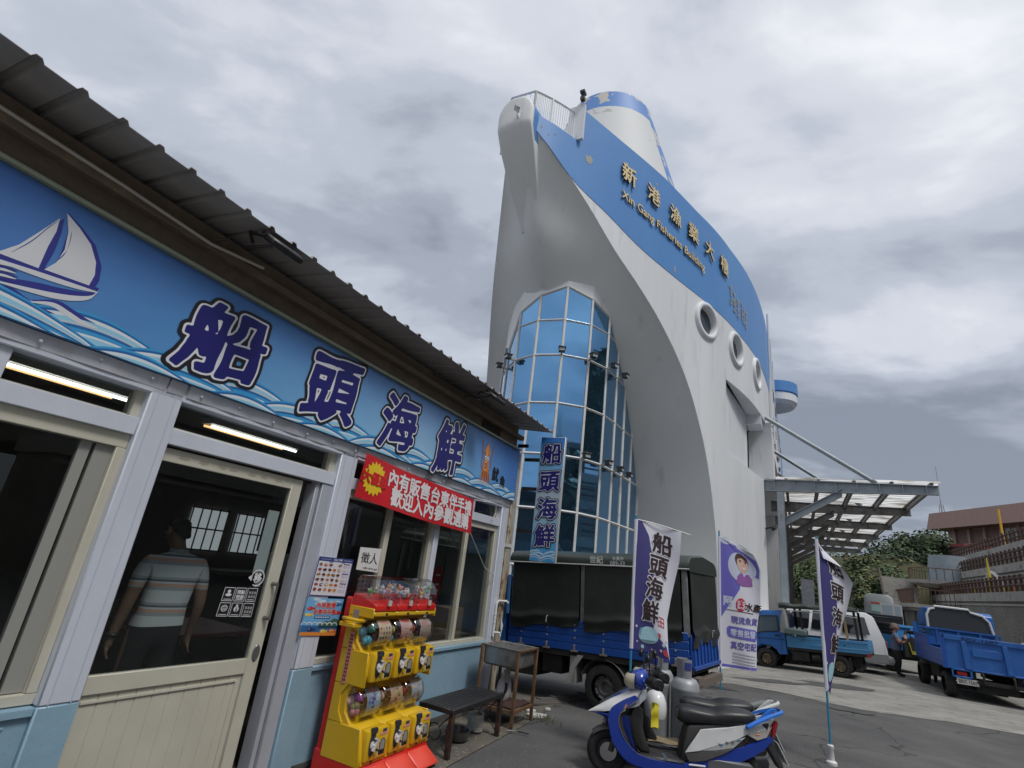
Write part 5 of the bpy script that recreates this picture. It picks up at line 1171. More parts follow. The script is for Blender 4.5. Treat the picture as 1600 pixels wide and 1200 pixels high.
        b.at((xc - .07, F - .03, zb - .002), 0, 0, R_(28)); b.box((-.007, -.016, -.04), (.007, .006, .04)); b.box((-.028, -.016, .036), (.028, .006, .048)); b.at(); b.build('crank', DCHR, hb, smooth=True)
        b = MB(); b.tube([(xc - .05, F - .02, zb - .03), (xc - .02, F - .035, zb - .045)], .009, 6); b.box((xc - .055, F - .003, zb + .075), (xc - .02, F, zb + .10), 0); b.build('knob', DIAL, hb)
        b = MB(); arch = [(-.045, -.075), (.045, -.075), (.045, .0)] + [(.045 * math.cos(q), .04 * math.sin(q)) for q in [math.pi * i / 10 for i in range(1, 10)]] + [(-.045, 0)]
        b.add([(xc + .068 + u * .85, F - .001, zb - .02 + v) for u, v in arch], [tuple(range(len(arch)))], 0); b.add([(xc + .068 + u * .62, F - .002, zb - .015 + v * .72) for u, v in arch], [tuple(range(len(arch)))], 1)
        b.box((xc + .034, F - .002, zb - .093), (xc + .102, F, zb - .06), 0); b.build('chute', [mat('chute_black', (.012, .012, .012), .5), mat('chute_flap', (.28, .29, .27), .35)], hb, fix=False)
        b = MB(); b.box((xc + .02, F - .002, zb + .045), (xc + .115, F, zb + .062), 0); b.box((xc + .05, F - .002, zb + .066), (xc + .10, F, zb + .088), 1); b.box((xc + .015, F - .002, zb - .10), (xc + .028, F, zb - .02), 2); b.build('price_labels', [mat('label_pink', (.7, .3, .22), .5), mat('label_navy', (.05, .05, .12), .5), mat('label_cream', (.65, .55, .4), .5)], hb)
        b = MB(); b.lathe([(.001, 0), (.009, 0), (.011, .006)], 10, axis='Y'); b.v = [Vector((xc - .02 + v.x, -(.383 if r == 0 else .505) - .006 + v.y, (.755 if r == 0 else .185) + v.z)) for v in b.v]; b.build('screw', BLACK(), gm)
        caps.append((r, k, xc, zc, dc))
# clear bins of toys along the top, each with a padlock
for k in range(3):
    xc = X0 + U * (k + .5); b = MB(); hw = U / 2 - .004
    sec = [(.12, 1.38), (.12, 1.53), (.15, 1.555), (.24, 1.555), (.30, 1.53), (.345, 1.48), (.37, 1.42), (.385, 1.335)]
    b.loft([[(x, -d, z) for d, z in sec] for x in (xc - hw, xc + hw)], False, False)
    for x in (xc - hw, xc + hw): b.add([(x, -d, z) for d, z in sec] + [(x, -.30, 1.36)], [tuple(range(len(sec) + 1))])
    b.build('toy_bin', CLEAR, gm, fix=False)
    b = MB(); b.box((xc - .012, -.40, 1.325), (xc + .028, -.388, 1.37), 0); b.tube([(xc - .005, -.394, 1.365), (xc - .005, -.394, 1.395), (xc + .008, -.394, 1.405), (xc + .02, -.394, 1.395), (xc + .02, -.394, 1.365)], .004, 5, 1); b.build('padlock', [mat('padlock_pale', (.55, .52, .48), .35), CHROME()], gm)
    b = MB(); b.lathe([(.001, 0), (.010, 0), (.012, .008)], 10, axis='Y'); b.v = [Vector((xc + .01 + v.x, -.385 + v.y, 1.255 + v.z)) for v in b.v]; b.build('screw', BLACK(), gm)
b = MB(); b.tube([(X0 - .01, -.12, 1.19), (X0 - .10, -.13, 1.20), (X0 - .13, -.20, 1.205), (X0 - .10, -.28, 1.20), (X0 - .01, -.29, 1.19)], .016, 8); b.box((X0 - .13, -.28, 1.14), (X0 - .01, -.12, 1.175)); b.build('coin_tray', YEL, gm, bevel=.01)
b = MB(); b.box((X0 - .016, -.22, 1.17), (X0 - .012, -.16, 1.27)); b.build('latch_plate', mat('latch_grey', (.25, .25, .26), .4), gm)
b = MB(); b.box((X0 - .016, -.22, .70), (X0 - .0125, -.17, 1.10), 0); rr = random.Random(1)
for k in range(13):
    for q in range(2): b.box((X0 - .0175, -.21 + .018 * q, .72 + .028 * k), (X0 - .016, -.198 + .018 * q, .738 + .028 * k), 1)
b.build('side_label', [mat('label_strip', (.62, .26, .20), .5), mat('label_ink', (.12, .02, .02), .5)], gm)
b = MB(); b.lathe([(.001, -.02), (.04, -.02), (.04, .02), (.001, .02)], 14, axis='X'); b.v = [Vector((-X0 - .03 + v.x, -.60 + v.y, .04 + v.z)) for v in b.v]; b.build('castor', BLACK(), gm, smooth=True)
# capsules (things inside the globes) and toys in the bins
CAPC = {(0, 0): [(.10, .42, .55), (.35, .55, .6), (.13, .45, .6), (.08, .25, .22)], (0, 1): [(.15, .5, .62), (.5, .5, .2)], (0, 2): [(.30, .42, .15), (.45, .15, .1)], (1, 0): [(.60, .28, .28), (.35, .10, .45), (.65, .40, .36), (.45, .12, .42), (.30, .28, .12)], (1, 1): [(.25, .3, .12), (.7, .6, .5)], (1, 2): [(.6, .5, .45), (.5, .08, .08)]}
cap_me = {}
for r, k, xc, zc, dc in caps:
    cs = CAPC[(r, k)]; rr = random.Random(r * 7 + k)
    pos = [(-.105, -.055, .05), (-.085, -.045, -.045), (-.108, .01, -.02), (-.08, .04, .05), (-.105, -.02, .045)] if k == 0 else [(-.112, -.05, .04), (-.115, .015, .05)]
    for i, (c, (dx, dz, dd)) in enumerate(zip(cs, pos)):
        if c not in cap_me:
            b = MB(); b.ball((0, 0, 0), .041, 14, 8); o = b.build('toy_capsule', mat('capsule_%d' % len(cap_me), c, .2), None, smooth=True); cap_me[c] = o
        else:
            o = cap_me[c].copy(); COL.objects.link(o)
        o.location = sw(GX + xc + dx, GY - dc - dd * .9, zc + dz); o.rotation_euler = (rr.uniform(0, 3), rr.uniform(0, 3), 0)
        where = ['left', 'middle', 'right'][k] + (' upper' if r == 0 else ' lower'); tag(o, 'round plastic toy capsule inside the %s globe of the capsule machine' % where, 'capsule', 'toy capsules in the %s globe' % where)
rr = random.Random(77); tcols = [(.62, .60, .55), (.70, .22, .10), (.35, .45, .62), (.20, .50, .15), (.62, .35, .12), (.75, .70, .66), (.25, .55, .7), (.55, .42, .55)]
for k in range(3):
    proto = None
    for i in range(8):
        xc = X0 + U * (k + .5) + (-.115 + .033 * i); d = .30 - rr.uniform(0, .07); z = 1.385 + rr.uniform(0, .05)
        c = tcols[(i * 3 + k * 2) % 8]; b = MB(); s = rr.uniform(.85, 1.15)
        b.ball((0, 0, .03 * s), (.020 * s, .018 * s, .024 * s), 8, 5, 0); b.ball((0, -.004, .066 * s), .021 * s, 9, 6, 1); b.ball((-.016 * s, 0, .085 * s), .008 * s, 6, 4, 0); b.ball((.016 * s, 0, .085 * s), .008 * s, 6, 4, 0); b.ball((-.02 * s, -.006, .04 * s), .009 * s, 6, 4, 1); b.ball((.02 * s, -.006, .04 * s), .009 * s, 6, 4, 1)
        c2 = tcols[(i * 5 + k + 3) % 8]
        o = b.build('toy_figure', [mat('toy_%d' % ((i * 3 + k * 2) % 8), c, .45), mat('toy_%d' % ((i * 5 + k + 3) % 8), c2, .45)], None, smooth=True); o.location = sw(GX + xc, GY - d, z - .02); o.rotation_euler = (rr.uniform(-.4, .4), rr.uniform(-.5, .5), SH_RZ + rr.uniform(-.8, .8))
        w_ = ['left', 'middle', 'right'][k]; tag(o, 'small plastic toy figure in the %s clear bin on top of the capsule machine' % w_, 'toy', 'toy figures in the %s top bin' % w_)

# slatted bench
M_BENCH = mat('bench_black', (.016, .016, .018), .5, col2=(.035, .03, .028), nscale=8, lo=.5, hi=.8); M_LEGR = mat('bench_leg_rust', (.025, .018, .015), .6, col2=(.10, .04, .02), nscale=14, lo=.48, hi=.7)
be = thing('bench', 'low black slatted metal bench against the pale blue shop wall', 'bench', sw(5.55, -.54), SH_RZ)
b = MB(); b.box((-.55, -.20, .375), (.55, -.17, .42)); b.box((-.55, .17, .375), (.55, .2, .42)); b.box((-.55, -.169, .375), (-.515, .169, .42)); b.box((.515, -.169, .375), (.55, .169, .42)); b.build('seat_frame', M_BENCH, be, bevel=.004)
for k in range(7):
    b = MB(); y = -.145 + .0483 * k; b.box((-.514, y - .017, .398), (.514, y + .017, .418)); b.build('slat', M_BENCH, be, bevel=.003)
for sx_ in (-1, 1):
    for sy_ in (-1, 1):
        b = MB(); x = sx_ * .515; y = sy_ * .175; dx = -.03 if (sx_ < 0 and sy_ < 0) else 0
        b.box((x - .024, y - .024, 0), (x + .024, y + .024, .374)); b.build('leg', M_LEGR, be, bevel=.003)
    b = MB(); x = sx_ * .515
    b.tube([(x, .07 * math.cos(q), .2 + .07 * math.sin(q)) for q in [2 * math.pi * i / 16 for i in range(16)]], .006, 5, loop=True)
    for a, c in ((-1, 1), (-1, -1), (1, 1), (1, -1)): b.tube([(x, a * .05, .2 + c * .05), (x, a * .16, .2 + c * .16)], .006, 5)
    b.build('end_brace', M_BENCH, be)
# steel sink on a rusty stand
M_SINK = mat('sink_steel', (.42, .42, .42), .35, .7, col2=(.28, .27, .26), nscale=6, rvar=.15); M_ANG = mat('angle_rust', (.18, .10, .05), .7, col2=(.10, .05, .025), nscale=9, bump=.2)
sk = thing('steel_sink', 'stainless steel sink basin on a rusty angle iron stand at the shop corner', 'sink', sw(6.73, -.46), SH_RZ)
b = MB(); w2, d2 = .27, .235
b.loft([[(sx_ * w2 * s, sy_ * d2 * s, z) for sx_, sy_ in ((-1, -1), (1, -1), (1, 1), (-1, 1))] for s, z in ((.90, .60), (.985, .625), (.985, .80), (1.04, .815), (1.04, .825), (.96, .82), (.95, .64), (.85, .62))], True, True); b.build('basin', M_SINK, sk, bevel=.012, seg=2)
for sx_ in (-1, 1):
    for sy_ in (-1, 1): b = MB(); x, y = sx_ * .285, sy_ * .25; b.box((x - .018, y - .018, 0), (x + .018, y + .018, .80)); b.build('leg', M_ANG, sk, bevel=.004)
b = MB()
for z in (.14,):
    for sy_ in (-1, 1): b.box((-.267, sy_ * .25 - .012, z), (.267, sy_ * .25 + .012, z + .035))
    for sx_ in (-1, 1): b.box((sx_ * .285 - .012, -.232, z), (sx_ * .285 + .012, .232, z + .035))
b.box((-.3, -.268, .80), (.3, -.245, .822)); b.box((-.3, .245, .80), (.3, .268, .822)); b.build('stand_frame', M_ANG, sk)
b = MB(); b.box((-.26, -.22, .176), (.26, .22, .19)); b.build('shelf', mat('shelf_brown', (.07, .035, .03), .6), sk)
b = MB(); b.lathe([(.035, .60), (.035, .50), (.025, .47), (.025, .40)], 12, 0); b.tube([(0, 0, .42), (-.01, .0, .32), (-.05, .04, .2), (-.05, .06, .12)], .022, 8, 1); b.build('drain_pipe', [mat('drain_cream', (.42, .38, .30), .6), BLACK()], sk, smooth=True)
o = MB(); rr = random.Random(6); o.loft([[(.13 * s * math.cos(q) * (1 + .15 * rr.uniform(-1, 1)), .08 * s * math.sin(q) * (1 + .15 * rr.uniform(-1, 1)), z + .01 * rr.uniform(-1, 1)) for q in [2 * math.pi * i / 12 for i in range(12)]] for s, z in ((.7, 0), (1, .03), (1.05, .10), (.95, .17), (.7, .23), (.25, .28), (.4, .33))], True, True)
o = o.build('plastic_bag', mat('bag_white', (.68, .66, .66), .35, col2=(.5, .4, .42), nscale=7, lo=.5, hi=.7, bump=.4, bscale=14), None, smooth=True); o.location = sw(6.80, -.40, .192); o.rotation_euler = (0, 0, SH_RZ); tag(o, 'crumpled white plastic bag on the shelf under the steel sink', 'bag')
p_ = gp(713, 1158); o = MB(); o.lathe([(.001, 0), (.09, 0), (.12, .03), (.135, .10), (.145, .105), (.125, .10), (.11, .035), (.001, .02)], 24); o = o.build('steel_bowl', mat('bowl_steel', (.16, .155, .17), .25, .8), None, smooth=True); o.location = (p_.x, p_.y, .012); tag(o, 'dark steel bowl on the ground under the bench', 'bowl')
b = MB(); b.box((.13, -.02, .085), (.17, .02, .10)); hb = b.build('handle', BLACK(), o)
p_ = gp(741, 1143); o = MB(); prof = [(.001, 0), (.088, 0)]
for k in range(7): prof += [(.092, .012 + .022 * k), (.089, .022 + .022 * k)]
prof += [(.093, .17), (.08, .168), (.078, .02), (.001, .02)]
o.lathe(prof, 20); o = o.build('plastic_pot', mat('pot_grey', (.42, .43, .40), .5, col2=(.3, .3, .27), nscale=5), None, smooth=True, ang=25); o.location = (p_.x, p_.y, .012); tag(o, 'grey ribbed plastic pot on the ground behind the steel bowl', 'pot')
p_ = gp(649, 1160); o = MB(); o.box((-.11, -.10, .0), (.11, .10, .012)); o = o.build('floor_tile', mat('tile_pale', (.45, .43, .42), .4, col2=(.35, .33, .32), nscale=5), None, bevel=.002); o.location = (p_.x, p_.y, .012); o.rotation_euler = (0, 0, SH_RZ + .3); tag(o, 'loose pale tile on the ground beside the capsule machine', 'tile')
for i, (px, py, s, lbl) in enumerate(((838, 1118, .16, 'white broken tile on the ground right of the sink stand'), (830, 1110, .10, 'small white tile piece behind the larger one near the sink'), (856, 1107, .05, 'tiny white litter scrap on the ground right of the tile pieces'))):
    p_ = gp(px, py); o = MB(); rr = random.Random(i); o.prism([(s * math.cos(q) * rr.uniform(.7, 1), s * .6 * math.sin(q) * rr.uniform(.7, 1)) for q in [2 * math.pi * k / 7 for k in range(7)]], 'z', 0, .025); o = o.build('tile_scrap', mat('scrap_white', (.6, .6, .57), .6), None); o.location = (p_.x, p_.y, .012 + gz(p_.x, p_.y)); o.rotation_euler = (0, 0, .4); tag(o, lbl, 'litter')
# tufts of weed by the sink
gr = MB(); rr = random.Random(9)
for px, py, n_ in ((842, 1120, 60), (815, 1102, 24), (850, 1125, 30), (880, 1092, 20)):
    c = gp(px, py)
    for k in range(n_):
        x, y = c.x + rr.gauss(0, .09), c.y + rr.gauss(0, .06); h = rr.uniform(.03, .09); a = rr.uniform(0, 6.28); z0 = gz(x, y)
        gr.add([(x - .004, y, z0), (x + .004, y, z0), (x + .03 * math.cos(a), y + .03 * math.sin(a), z0 + h)], [(0, 1, 2)])
tag(gr.build('weeds', mat('weed_green', (.06, .085, .03), .8, col2=(.14, .13, .06), nscale=20), None, fix=False), kind='stuff')
# wooden boards lying under the tarp truck
for i in range(6):
    p_ = gp(838 + 20 * i, 1098 - 3 * i); o = MB(); o.box((-.55, -.055, 0), (.55, .055, .03)); o = o.build('board', mat('board_grey_wood', (.085, .08, .075), .85, col2=(.14, .13, .12), nscale=4, stretch=(.3, 3, 1), bump=.3), None, bevel=.004); o.location = (p_.x + .05, p_.y + .1, gz(p_.x, p_.y) + .012); o.rotation_euler = (0, R_(3), R_(38)); tag(o, 'grey weathered board lying on the ground beside the tarp truck', 'board', 'boards lying under the tarp truck')
# litter on the asphalt
rr = random.Random(31)
for i, (px, py) in enumerate(((828, 1150), (833, 1166), (760, 1205), (1130, 1093), (1190, 1105))):
    p_ = gp(px, py)
b = MB(); c = gp(808, 1147); b.tube([(c.x - .12, c.y, .02), (c.x, c.y + .02, .022), (c.x + .13, c.y - .02, .02)], .008, 5); tag(b.build('metal_strip', BLACK()), 'short dark metal strip on the edge of the shop pad', 'strip')
# ================================================================ vehicles
M_TBLUE = mat('truck_blue', (.012, .075, .36), .38, col2=(.02, .10, .40), nscale=2, col3=(.06, .10, .19), n3scale=9, lo3=.64, hi3=.74, bump=.06, bscale=12)
M_TBLUE2 = mat('cab_blue', (.018, .12, .42), .32, col2=(.03, .15, .44), nscale=2, col3=(.12, .22, .42), n3scale=11, lo3=.68, hi3=.76)
M_OLDBLUE = mat('worn_bed_blue', (.045, .20, .42), .5, col2=(.08, .26, .46), nscale=4, col3=(.03, .04, .05), n3scale=8, lo3=.60, hi3=.68, stretch=(1, 1, 2))
M_CHAS = mat('chassis_black', (.012, .012, .012), .8, col2=(.03, .027, .024), nscale=5)
M_TARP = mat('tarp_green_black', (.018, .021, .018), .5, col2=(.03, .034, .03), nscale=3, bump=.25, bscale=5); M_TARPR = mat('tarp_roof_green', (.028, .04, .033), .38, col2=(.04, .052, .045), nscale=3, bump=.2, bscale=4)
M_WINDOW = mat('vehicle_glass', (.02, .024, .028), .06, spec=.9)
def wheel(parent, x, y, z, r, wd, side, rim_m, holes=8, name='wheel'):
    b = MB(); k = r
    b.lathe([(k * .60, -wd / 2), (k * .72, -wd * .52), (k * .93, -wd * .47), (k, -wd * .30), (k * 1.0, wd * .30), (k * .93, wd * .47), (k * .72, wd * .52), (k * .60, wd / 2)], 36, axis='Y', caps=False)
    b.v = [v + Vector((x, y, z)) for v in b.v]; w_ = b.build(name, RUBBER(), parent, smooth=True, ang=30)
    b = MB(); s = -side
    pr_ = [(.001, .10), (k * .17, .10), (k * .18, .06), (k * .30, .03), (k * .42, .05), (k * .50, .03), (k * .56, .10), (k * .61, .12), (k * .62, .08)]
    b.lathe([(rr_, s * (d - .02) * wd / .16 * 1.0 + 0 * y) for rr_, d in pr_], 28, axis='Y', caps=False); b.v = [v + Vector((x, y + side * wd * .22 * 1.0, z)) for v in b.v]; rm = b.build('rim', rim_m, w_, smooth=True, ang=50)
    b = MB()
    for q in range(holes):
        a = 2 * math.pi * q / holes; cx, cz = x + k * .46 * math.cos(a), z + k * .46 * math.sin(a); yy = y + side * (wd * .22 - .0 ) - side * ((.042 - .02) * wd / .16) + side * .012
        b.add([(cx + k * .055 * math.cos(t_), yy, cz + k * .055 * math.sin(t_)) for t_ in [2 * math.pi * i / 10 for i in range(10)]], [tuple(range(10))])
    b.build('rim_holes', BLACK(), rm, fix=False); return w_
def vehicle(name, lbl, cat, x, y, hd, tilt=0.0, z=0.0, group=None): return thing(name, lbl, cat, (x, y, z), math.pi / 2 - hd, group, -tilt)
RIMG = mat('rim_grey', (.30, .30, .29), .5, .3, col2=(.16, .15, .14), nscale=9); RIMB = mat('rim_bronze', (.36, .29, .19), .45, .5, col2=(.16, .12, .08), nscale=9)

# ---- truck with a tarpaulin body (x towards its tail, y away from the viewer)
t1 = vehicle('tarp_truck', 'blue flatbed truck under a dark green tarpaulin, parked behind the sink and scooters', 'truck', 1.835, 8.34, 2.194, .061)
W, LF, LT = 1.49, -1.66, 1.28
def planks(m, x0, x1, z0, z1, y0, y1, nz_, ribs):
    h = (z1 - z0) / nz_
    for k in range(nz_): m.box((x0, y0, z0 + h * k + .004), (x1, y1, z0 + h * (k + 1) - .004))
    m.box((x0, y0 + (y1 - y0) * .3, z0), (x1, y0 + (y1 - y0) * .7, z1))
for (y0, y1) in ((0, .035), (W - .035, W)):
    m = MB(); planks(m, LF, LT - .04, .72, 1.14, y0, y1, 4, 0); m.build('bed_side', M_TBLUE, t1, bevel=.004)
m = MB(); xs = [LF + .25, LF + .72, LF + 1.2, LF + 1.67, LT - .22]
for x in xs:
    for z in (.80, .90, 1.0, 1.08): m.ball((x, -.004, z), (.016, .008, .016), 8, 4)
    m.box((x - .05, -.03, .715), (x + .06, -.001, .735)); m.box((x - .012, -.02, .73), (x + .014, -.001, .80))
m.build('hinges', mat('hinge_steel', (.33, .30, .25), .5, .5), t1)
m = MB(); planks(m, LT - .035, LT, .72, 1.14, 1, 1, 1, 0) if False else None
m.box((LT - .035, .036, .72), (LT, W - .036, 1.12))
for k in range(8): m.box((LT, .08 + .18 * k, .74), (LT + .018, .13 + .18 * k, 1.10))
m.box((LT, .04, .68), (LT + .03, W - .04, .73)); m.build('tailgate', M_TBLUE, t1, bevel=.004)
m = MB(); m.box((LF - .02, .01, .64), (LT, W - .01, .715)); m.box((LF, .30, .44), (LT - .1, .42, .64)); m.box((LF, W - .42, .44), (LT - .1, W - .30, .64)); m.box((LF, .06, .30), (LF + .5, .55, .62)); m.box((LF + .62, .08, .38), (LF + .95, .4, .63)); m.box((-.5, .5, .2), (.25, 1.0, .42)); m.tube([(0, .2, .3), (0, W - .2, .3)], .06, 8); m.build('chassis', M_CHAS, t1)
m = MB(); m.box((LT - .1, .1, .46), (LT + .05, W - .1, .56)); m.box((LT - .02, .05, .50), (LT + .06, .32, .60)); m.build('rear_bumper', mat('bumper_grey', (.16, .13, .11), .7), t1)
wheel(t1, 0, .10, .30, .30, .19, -1, RIMG, 8); wheel(t1, 0, W - .1, .30, .30, .19, 1, RIMG, 8)
m = MB()
for a0_, a1_ in ((20, 160),):
    m.loft([[((.37 + .0) * math.cos(R_(a)), y, .30 + .37 * math.sin(R_(a))) for a in range(a0_, a1_ + 1, 10)] for y in (.0, .30)], False, False)
m.box((-.52, -.01, .30), (-.44, .25, .66)); m.build('mudguard', mat('mudguard_grey', (.24, .235, .22), .6), t1)
m = MB(); m.add([(-.40, -.012, .68), (-.30, -.012, .68), (-.44, -.012, .50), (-.50, -.012, .30), (-.55, -.012, .30), (-.52, -.012, .52)], [(0, 1, 2, 3, 4, 5)]); m.build('mudguard_stay', mat('stay_pale', (.36, .36, .34), .5), t1, fix=False)
M_POST = mat('tarp_post', (.33, .34, .34), .5, .3, col2=(.2, .2, .2), nscale=7)
for x in (LF + .05, -.34, LT - .06):
    for y in (.012, W - .052): m = MB(); m.box((x - .04, y, 1.08), (x + .04, y + .04, 2.02)); m.build('cover_post', M_POST, t1, bevel=.004)
def curtain(x0, x1, y, z0, z1, out, name='side_curtain', ax='x'):
    m = MB()
    def f(u, v):
        z = z0 + (z1 - z0) * v; sag = .03 * math.sin(u * 17) * max(0, .18 - v) / .18 + .012 * math.sin(u * 5 + v * 3)
        lo = (.035 * math.sin(u * 4.2 + x0) - .02 * math.sin(u * 11)) * (1 - v)
        bulge = -.03 * math.exp(-((v - .14) / .05) ** 2)
        o_ = out * (.012 + sag * .5 - bulge)
        return (x0 + (x1 - x0) * u, y + o_, z + lo) if ax == 'x' else (y + o_, x0 + (x1 - x0) * u, z + lo)
    m.grid(f, 40, 30); return m.build(name, M_TARP, t1, smooth=True)
curtain(LF + .05, -.385, -.005, 1.01, 2.01, -1); curtain(-.30, LT - .11, -.005, 1.02, 2.01, -1); curtain(LF, LT, W + .005, 1.02, 2.01, 1); curtain(.03, W - .03, LT + .005, .95, 2.0, 1, 'rear_curtain', 'y')
m = MB(); sec = [(-.03, 1.955), (-.035, 2.03), (.02, 2.11), (.12, 2.15), (W * .5, 2.20), (W - .12, 2.15), (W - .02, 2.11), (W + .035, 2.03), (W + .03, 1.955)]
m.loft([[(x, y, z + dz) for y, z in sec] for x, dz in ((LF - .03, -.01), (-1.0, 0), (-.3, -.012), (.5, 0), (LT + .0, -.01), (LT + .03, -.03))], False, False)
m.add([(LT + .031, y, z - .03) for y, z in sec], [tuple(range(len(sec)))]); m.add([(LF - .031, y, z - .01) for y, z in sec], [tuple(range(len(sec)))]); m.build('tarp_roof', M_TARPR, t1, smooth=True, ang=50)
m = MB(); m.tube([(LF - .02, -.035, 1.955), (LT + .03, -.035, 1.955)], .012, 6); m.build('edge_rail', mat('rail_pale', (.45, .45, .44), .4), t1)
m = MB(); put_text(m, '世紀', lambda u, v, o: (-.10 + u, -.042 - .0, 2.035 + v), .115, [(.04, 0, 0)]); put_text(m, '台東市', lambda u, v, o: (.22 + u, -.043, 2.062 + v), .062, [(.03, 0, 0)], cx=0.3); put_text(m, '089-33', lambda u, v, o: (.20 + u, -.043, 1.995 + v), .085, [(.015, 0, 0)], cx=0.3)
m.build('lettering', mat('tarp_letter', (.55, .56, .54), .6), t1, fix=False)
for (x, y, z) in ((-.95, -.03, 1.14), (LT + .03, 1.0, 1.12)):
    m = MB(); m.tube([(x, y, z - .06), (x + .01, y - .01, z), (x + .02, y - .01, z + .03), (x + .04, y - .01, z + .03)], .010, 6); m.build('hook', mat('hook_pale', (.6, .58, .5), .5), t1)
# the cab, mostly hidden by the shop
m = MB(); m.prism([(LF - .06, .40), (LF - .06, 1.72), (-2.2, 1.76), (-2.75, 1.60), (-3.05, 1.0), (-3.08, .40)], 'y', .0, W); m.build('cab', M_TBLUE2, t1, bevel=.03)
m = MB(); m.box((LF - .55, -.004, 1.10), (LF - .12, 0, 1.62)); m.build('cab_window', M_WINDOW, t1)
wheel(t1, -2.45, .12, .30, .30, .19, -1, RIMG, 8)
m = MB(); m.box((LF - .055, -.02, 1.14), (LF - .01, .03, 1.74)); m.build('headboard_post', mat('post_lightblue', (.10, .27, .55), .4), t1)

# ---- small worn blue truck in the middle of the yard
t2 = vehicle('small_truck', 'small worn blue pickup truck with a rolled dark canopy on posts over its bed', 'truck', 9.771, 15.411, 2.253, .079)
W, WB_, CRX = 1.476, 1.844, -1.301
XF = -WB_ - .505
m = MB(); side = [(XF, .34), (XF + .02, .62), (XF + .10, .86), (XF + .42, 1.50), (XF + .52, 1.56), (CRX - .02, 1.585), (CRX + .03, 1.50), (CRX + .03, .42), (-WB_ + .36, .40), (-WB_ + .30, .52), (-WB_ + .14, .62), (-WB_ - .10, .62), (-WB_ - .26, .52), (-WB_ - .30, .34)]
m.prism(side, 'y', .02, W - .02); cab = m.build('cab', M_TBLUE2, t2, bevel=.03, seg=2)
m = MB(); win_ = [(XF + .24, .96), (XF + .46, 1.40), (CRX - .13, 1.43), (CRX - .13, 1.02), (XF + .42, .96), (XF + .36, .92), (XF + .27, .92)]
m.add([(x, .006, z) for x, z in win_], [tuple(range(len(win_)))]); m.build('side_window', mat('cab_window_pale', (.10, .13, .15), .08, spec=.9), cab, fix=False)
m = MB()
for a, b_ in zip(win_, win_[1:] + win_[:1]): m.tube([(a[0], .004, a[1]), (b_[0], .004, b_[1])], .014, 5)
m.tube([(XF + .36, .006, .90), (XF + .38, .006, .60)], .004, 4); m.tube([(CRX - .09, .006, 1.45), (CRX - .09, .006, .50)], .004, 4); m.tube([(XF + .1, .012, .80), (CRX, .012, .80)], .006, 4); m.build('door_trim', BLACK(), cab)
m = MB(); m.box((CRX - .24, -.0, .88), (CRX - .12, .02, .92)); m.build('door_handle', BLACK(), cab)
m = MB(); m.box((XF + .22, -.06, .98), (XF + .30, .02, 1.14)); m.build('mirror', BLACK(), cab, bevel=.01)
m = MB(); wi_ = [(XF + .11, .93), (XF + .41, 1.47)]
m.add([(wi_[0][0] - .012, .14, wi_[0][1]), (wi_[0][0] - .012, W - .14, wi_[0][1]), (wi_[1][0] - .012, W - .2, wi_[1][1]), (wi_[1][0] - .012, .2, wi_[1][1])], [(0, 1, 2, 3)]); m.build('windscreen', M_WINDOW, cab, fix=False)
m = MB(); m.box((XF - .04, .02, .32), (XF + .03, W - .02, .46)); m.build('front_bumper', M_CHAS, t2, bevel=.01)
BE = .726
for y0, y1 in ((0, .03), (W - .03, W)):
    m = MB(); m.box((CRX + .06, y0, .62), (BE, y1, .915)); m.box((CRX + .06, y0 - .012, .86), (BE, y1 + .012, .925)); m.box((CRX + .06, y0 - .008, .70), (BE, y1 + .008, .73)); m.build('bed_side', M_OLDBLUE, t2, bevel=.006)
m = MB(); m.box((BE - .03, .031, .62), (BE, W - .031, .915)); m.box((BE, .1, .68), (BE + .012, W - .1, .86)); m.build('tailgate', M_OLDBLUE, t2, bevel=.005)
m = MB(); put_text(m, '670', lambda u, v, o: (BE + .014, .32 + u, .76 + v), .14, [(.03, 0, 0)]); m.build('tailgate_number', mat('number_pale', (.4, .55, .65), .5), t2, fix=False)
m = MB(); m.box((CRX + .04, .02, .55), (BE, W - .02, .625)); m.box((-1.1, .25, .28), (.5, .38, .55)); m.box((-1.1, W - .38, .28), (.5, W - .25, .55)); m.box((-1.15, .06, .30), (-.72, .36, .53)); m.tube([(-.65, .1, .40), (-.45, .1, .42)], .09, 10); m.box((-1.3, .4, .22), (-.3, 1.0, .4)); m.tube([(0, .2, .27), (0, W - .2, .27)], .05, 8); m.box((.24, .02, .2), (.28, .24, .5)); m.build('chassis', M_CHAS, t2)
for x in (-WB_, 0):
    wheel(t2, x, .10, .27, .27, .15, -1, RIMB, 10); wheel(t2, x, W - .10, .27, .27, .15, 1, RIMB, 10)
m = MB(); m.box((BE - .06, .0, .55), (BE + .015, .1, .66), 0); m.build('tail_lamp', mat('lamp_red', (.35, .02, .02), .25), t2)
for x, y, mm_, zt_ in ((CRX + .12, .04, mat('rack_grey', (.30, .28, .25), .6), 1.72), (CRX + .5, .04, M_CHAS, 1.72), (.28, .02, mat('rack_tan', (.33, .24, .13), .7), 1.66), (.52, .04, M_CHAS, 1.64), (CRX + .12, W - .08, M_CHAS, 1.7), (.5, W - .08, M_CHAS, 1.64)):
    m = MB(); m.box((x - .03, y, .90), (x + .03, y + .04, zt_)); m.build('rack_post', mm_, t2)
m = MB()
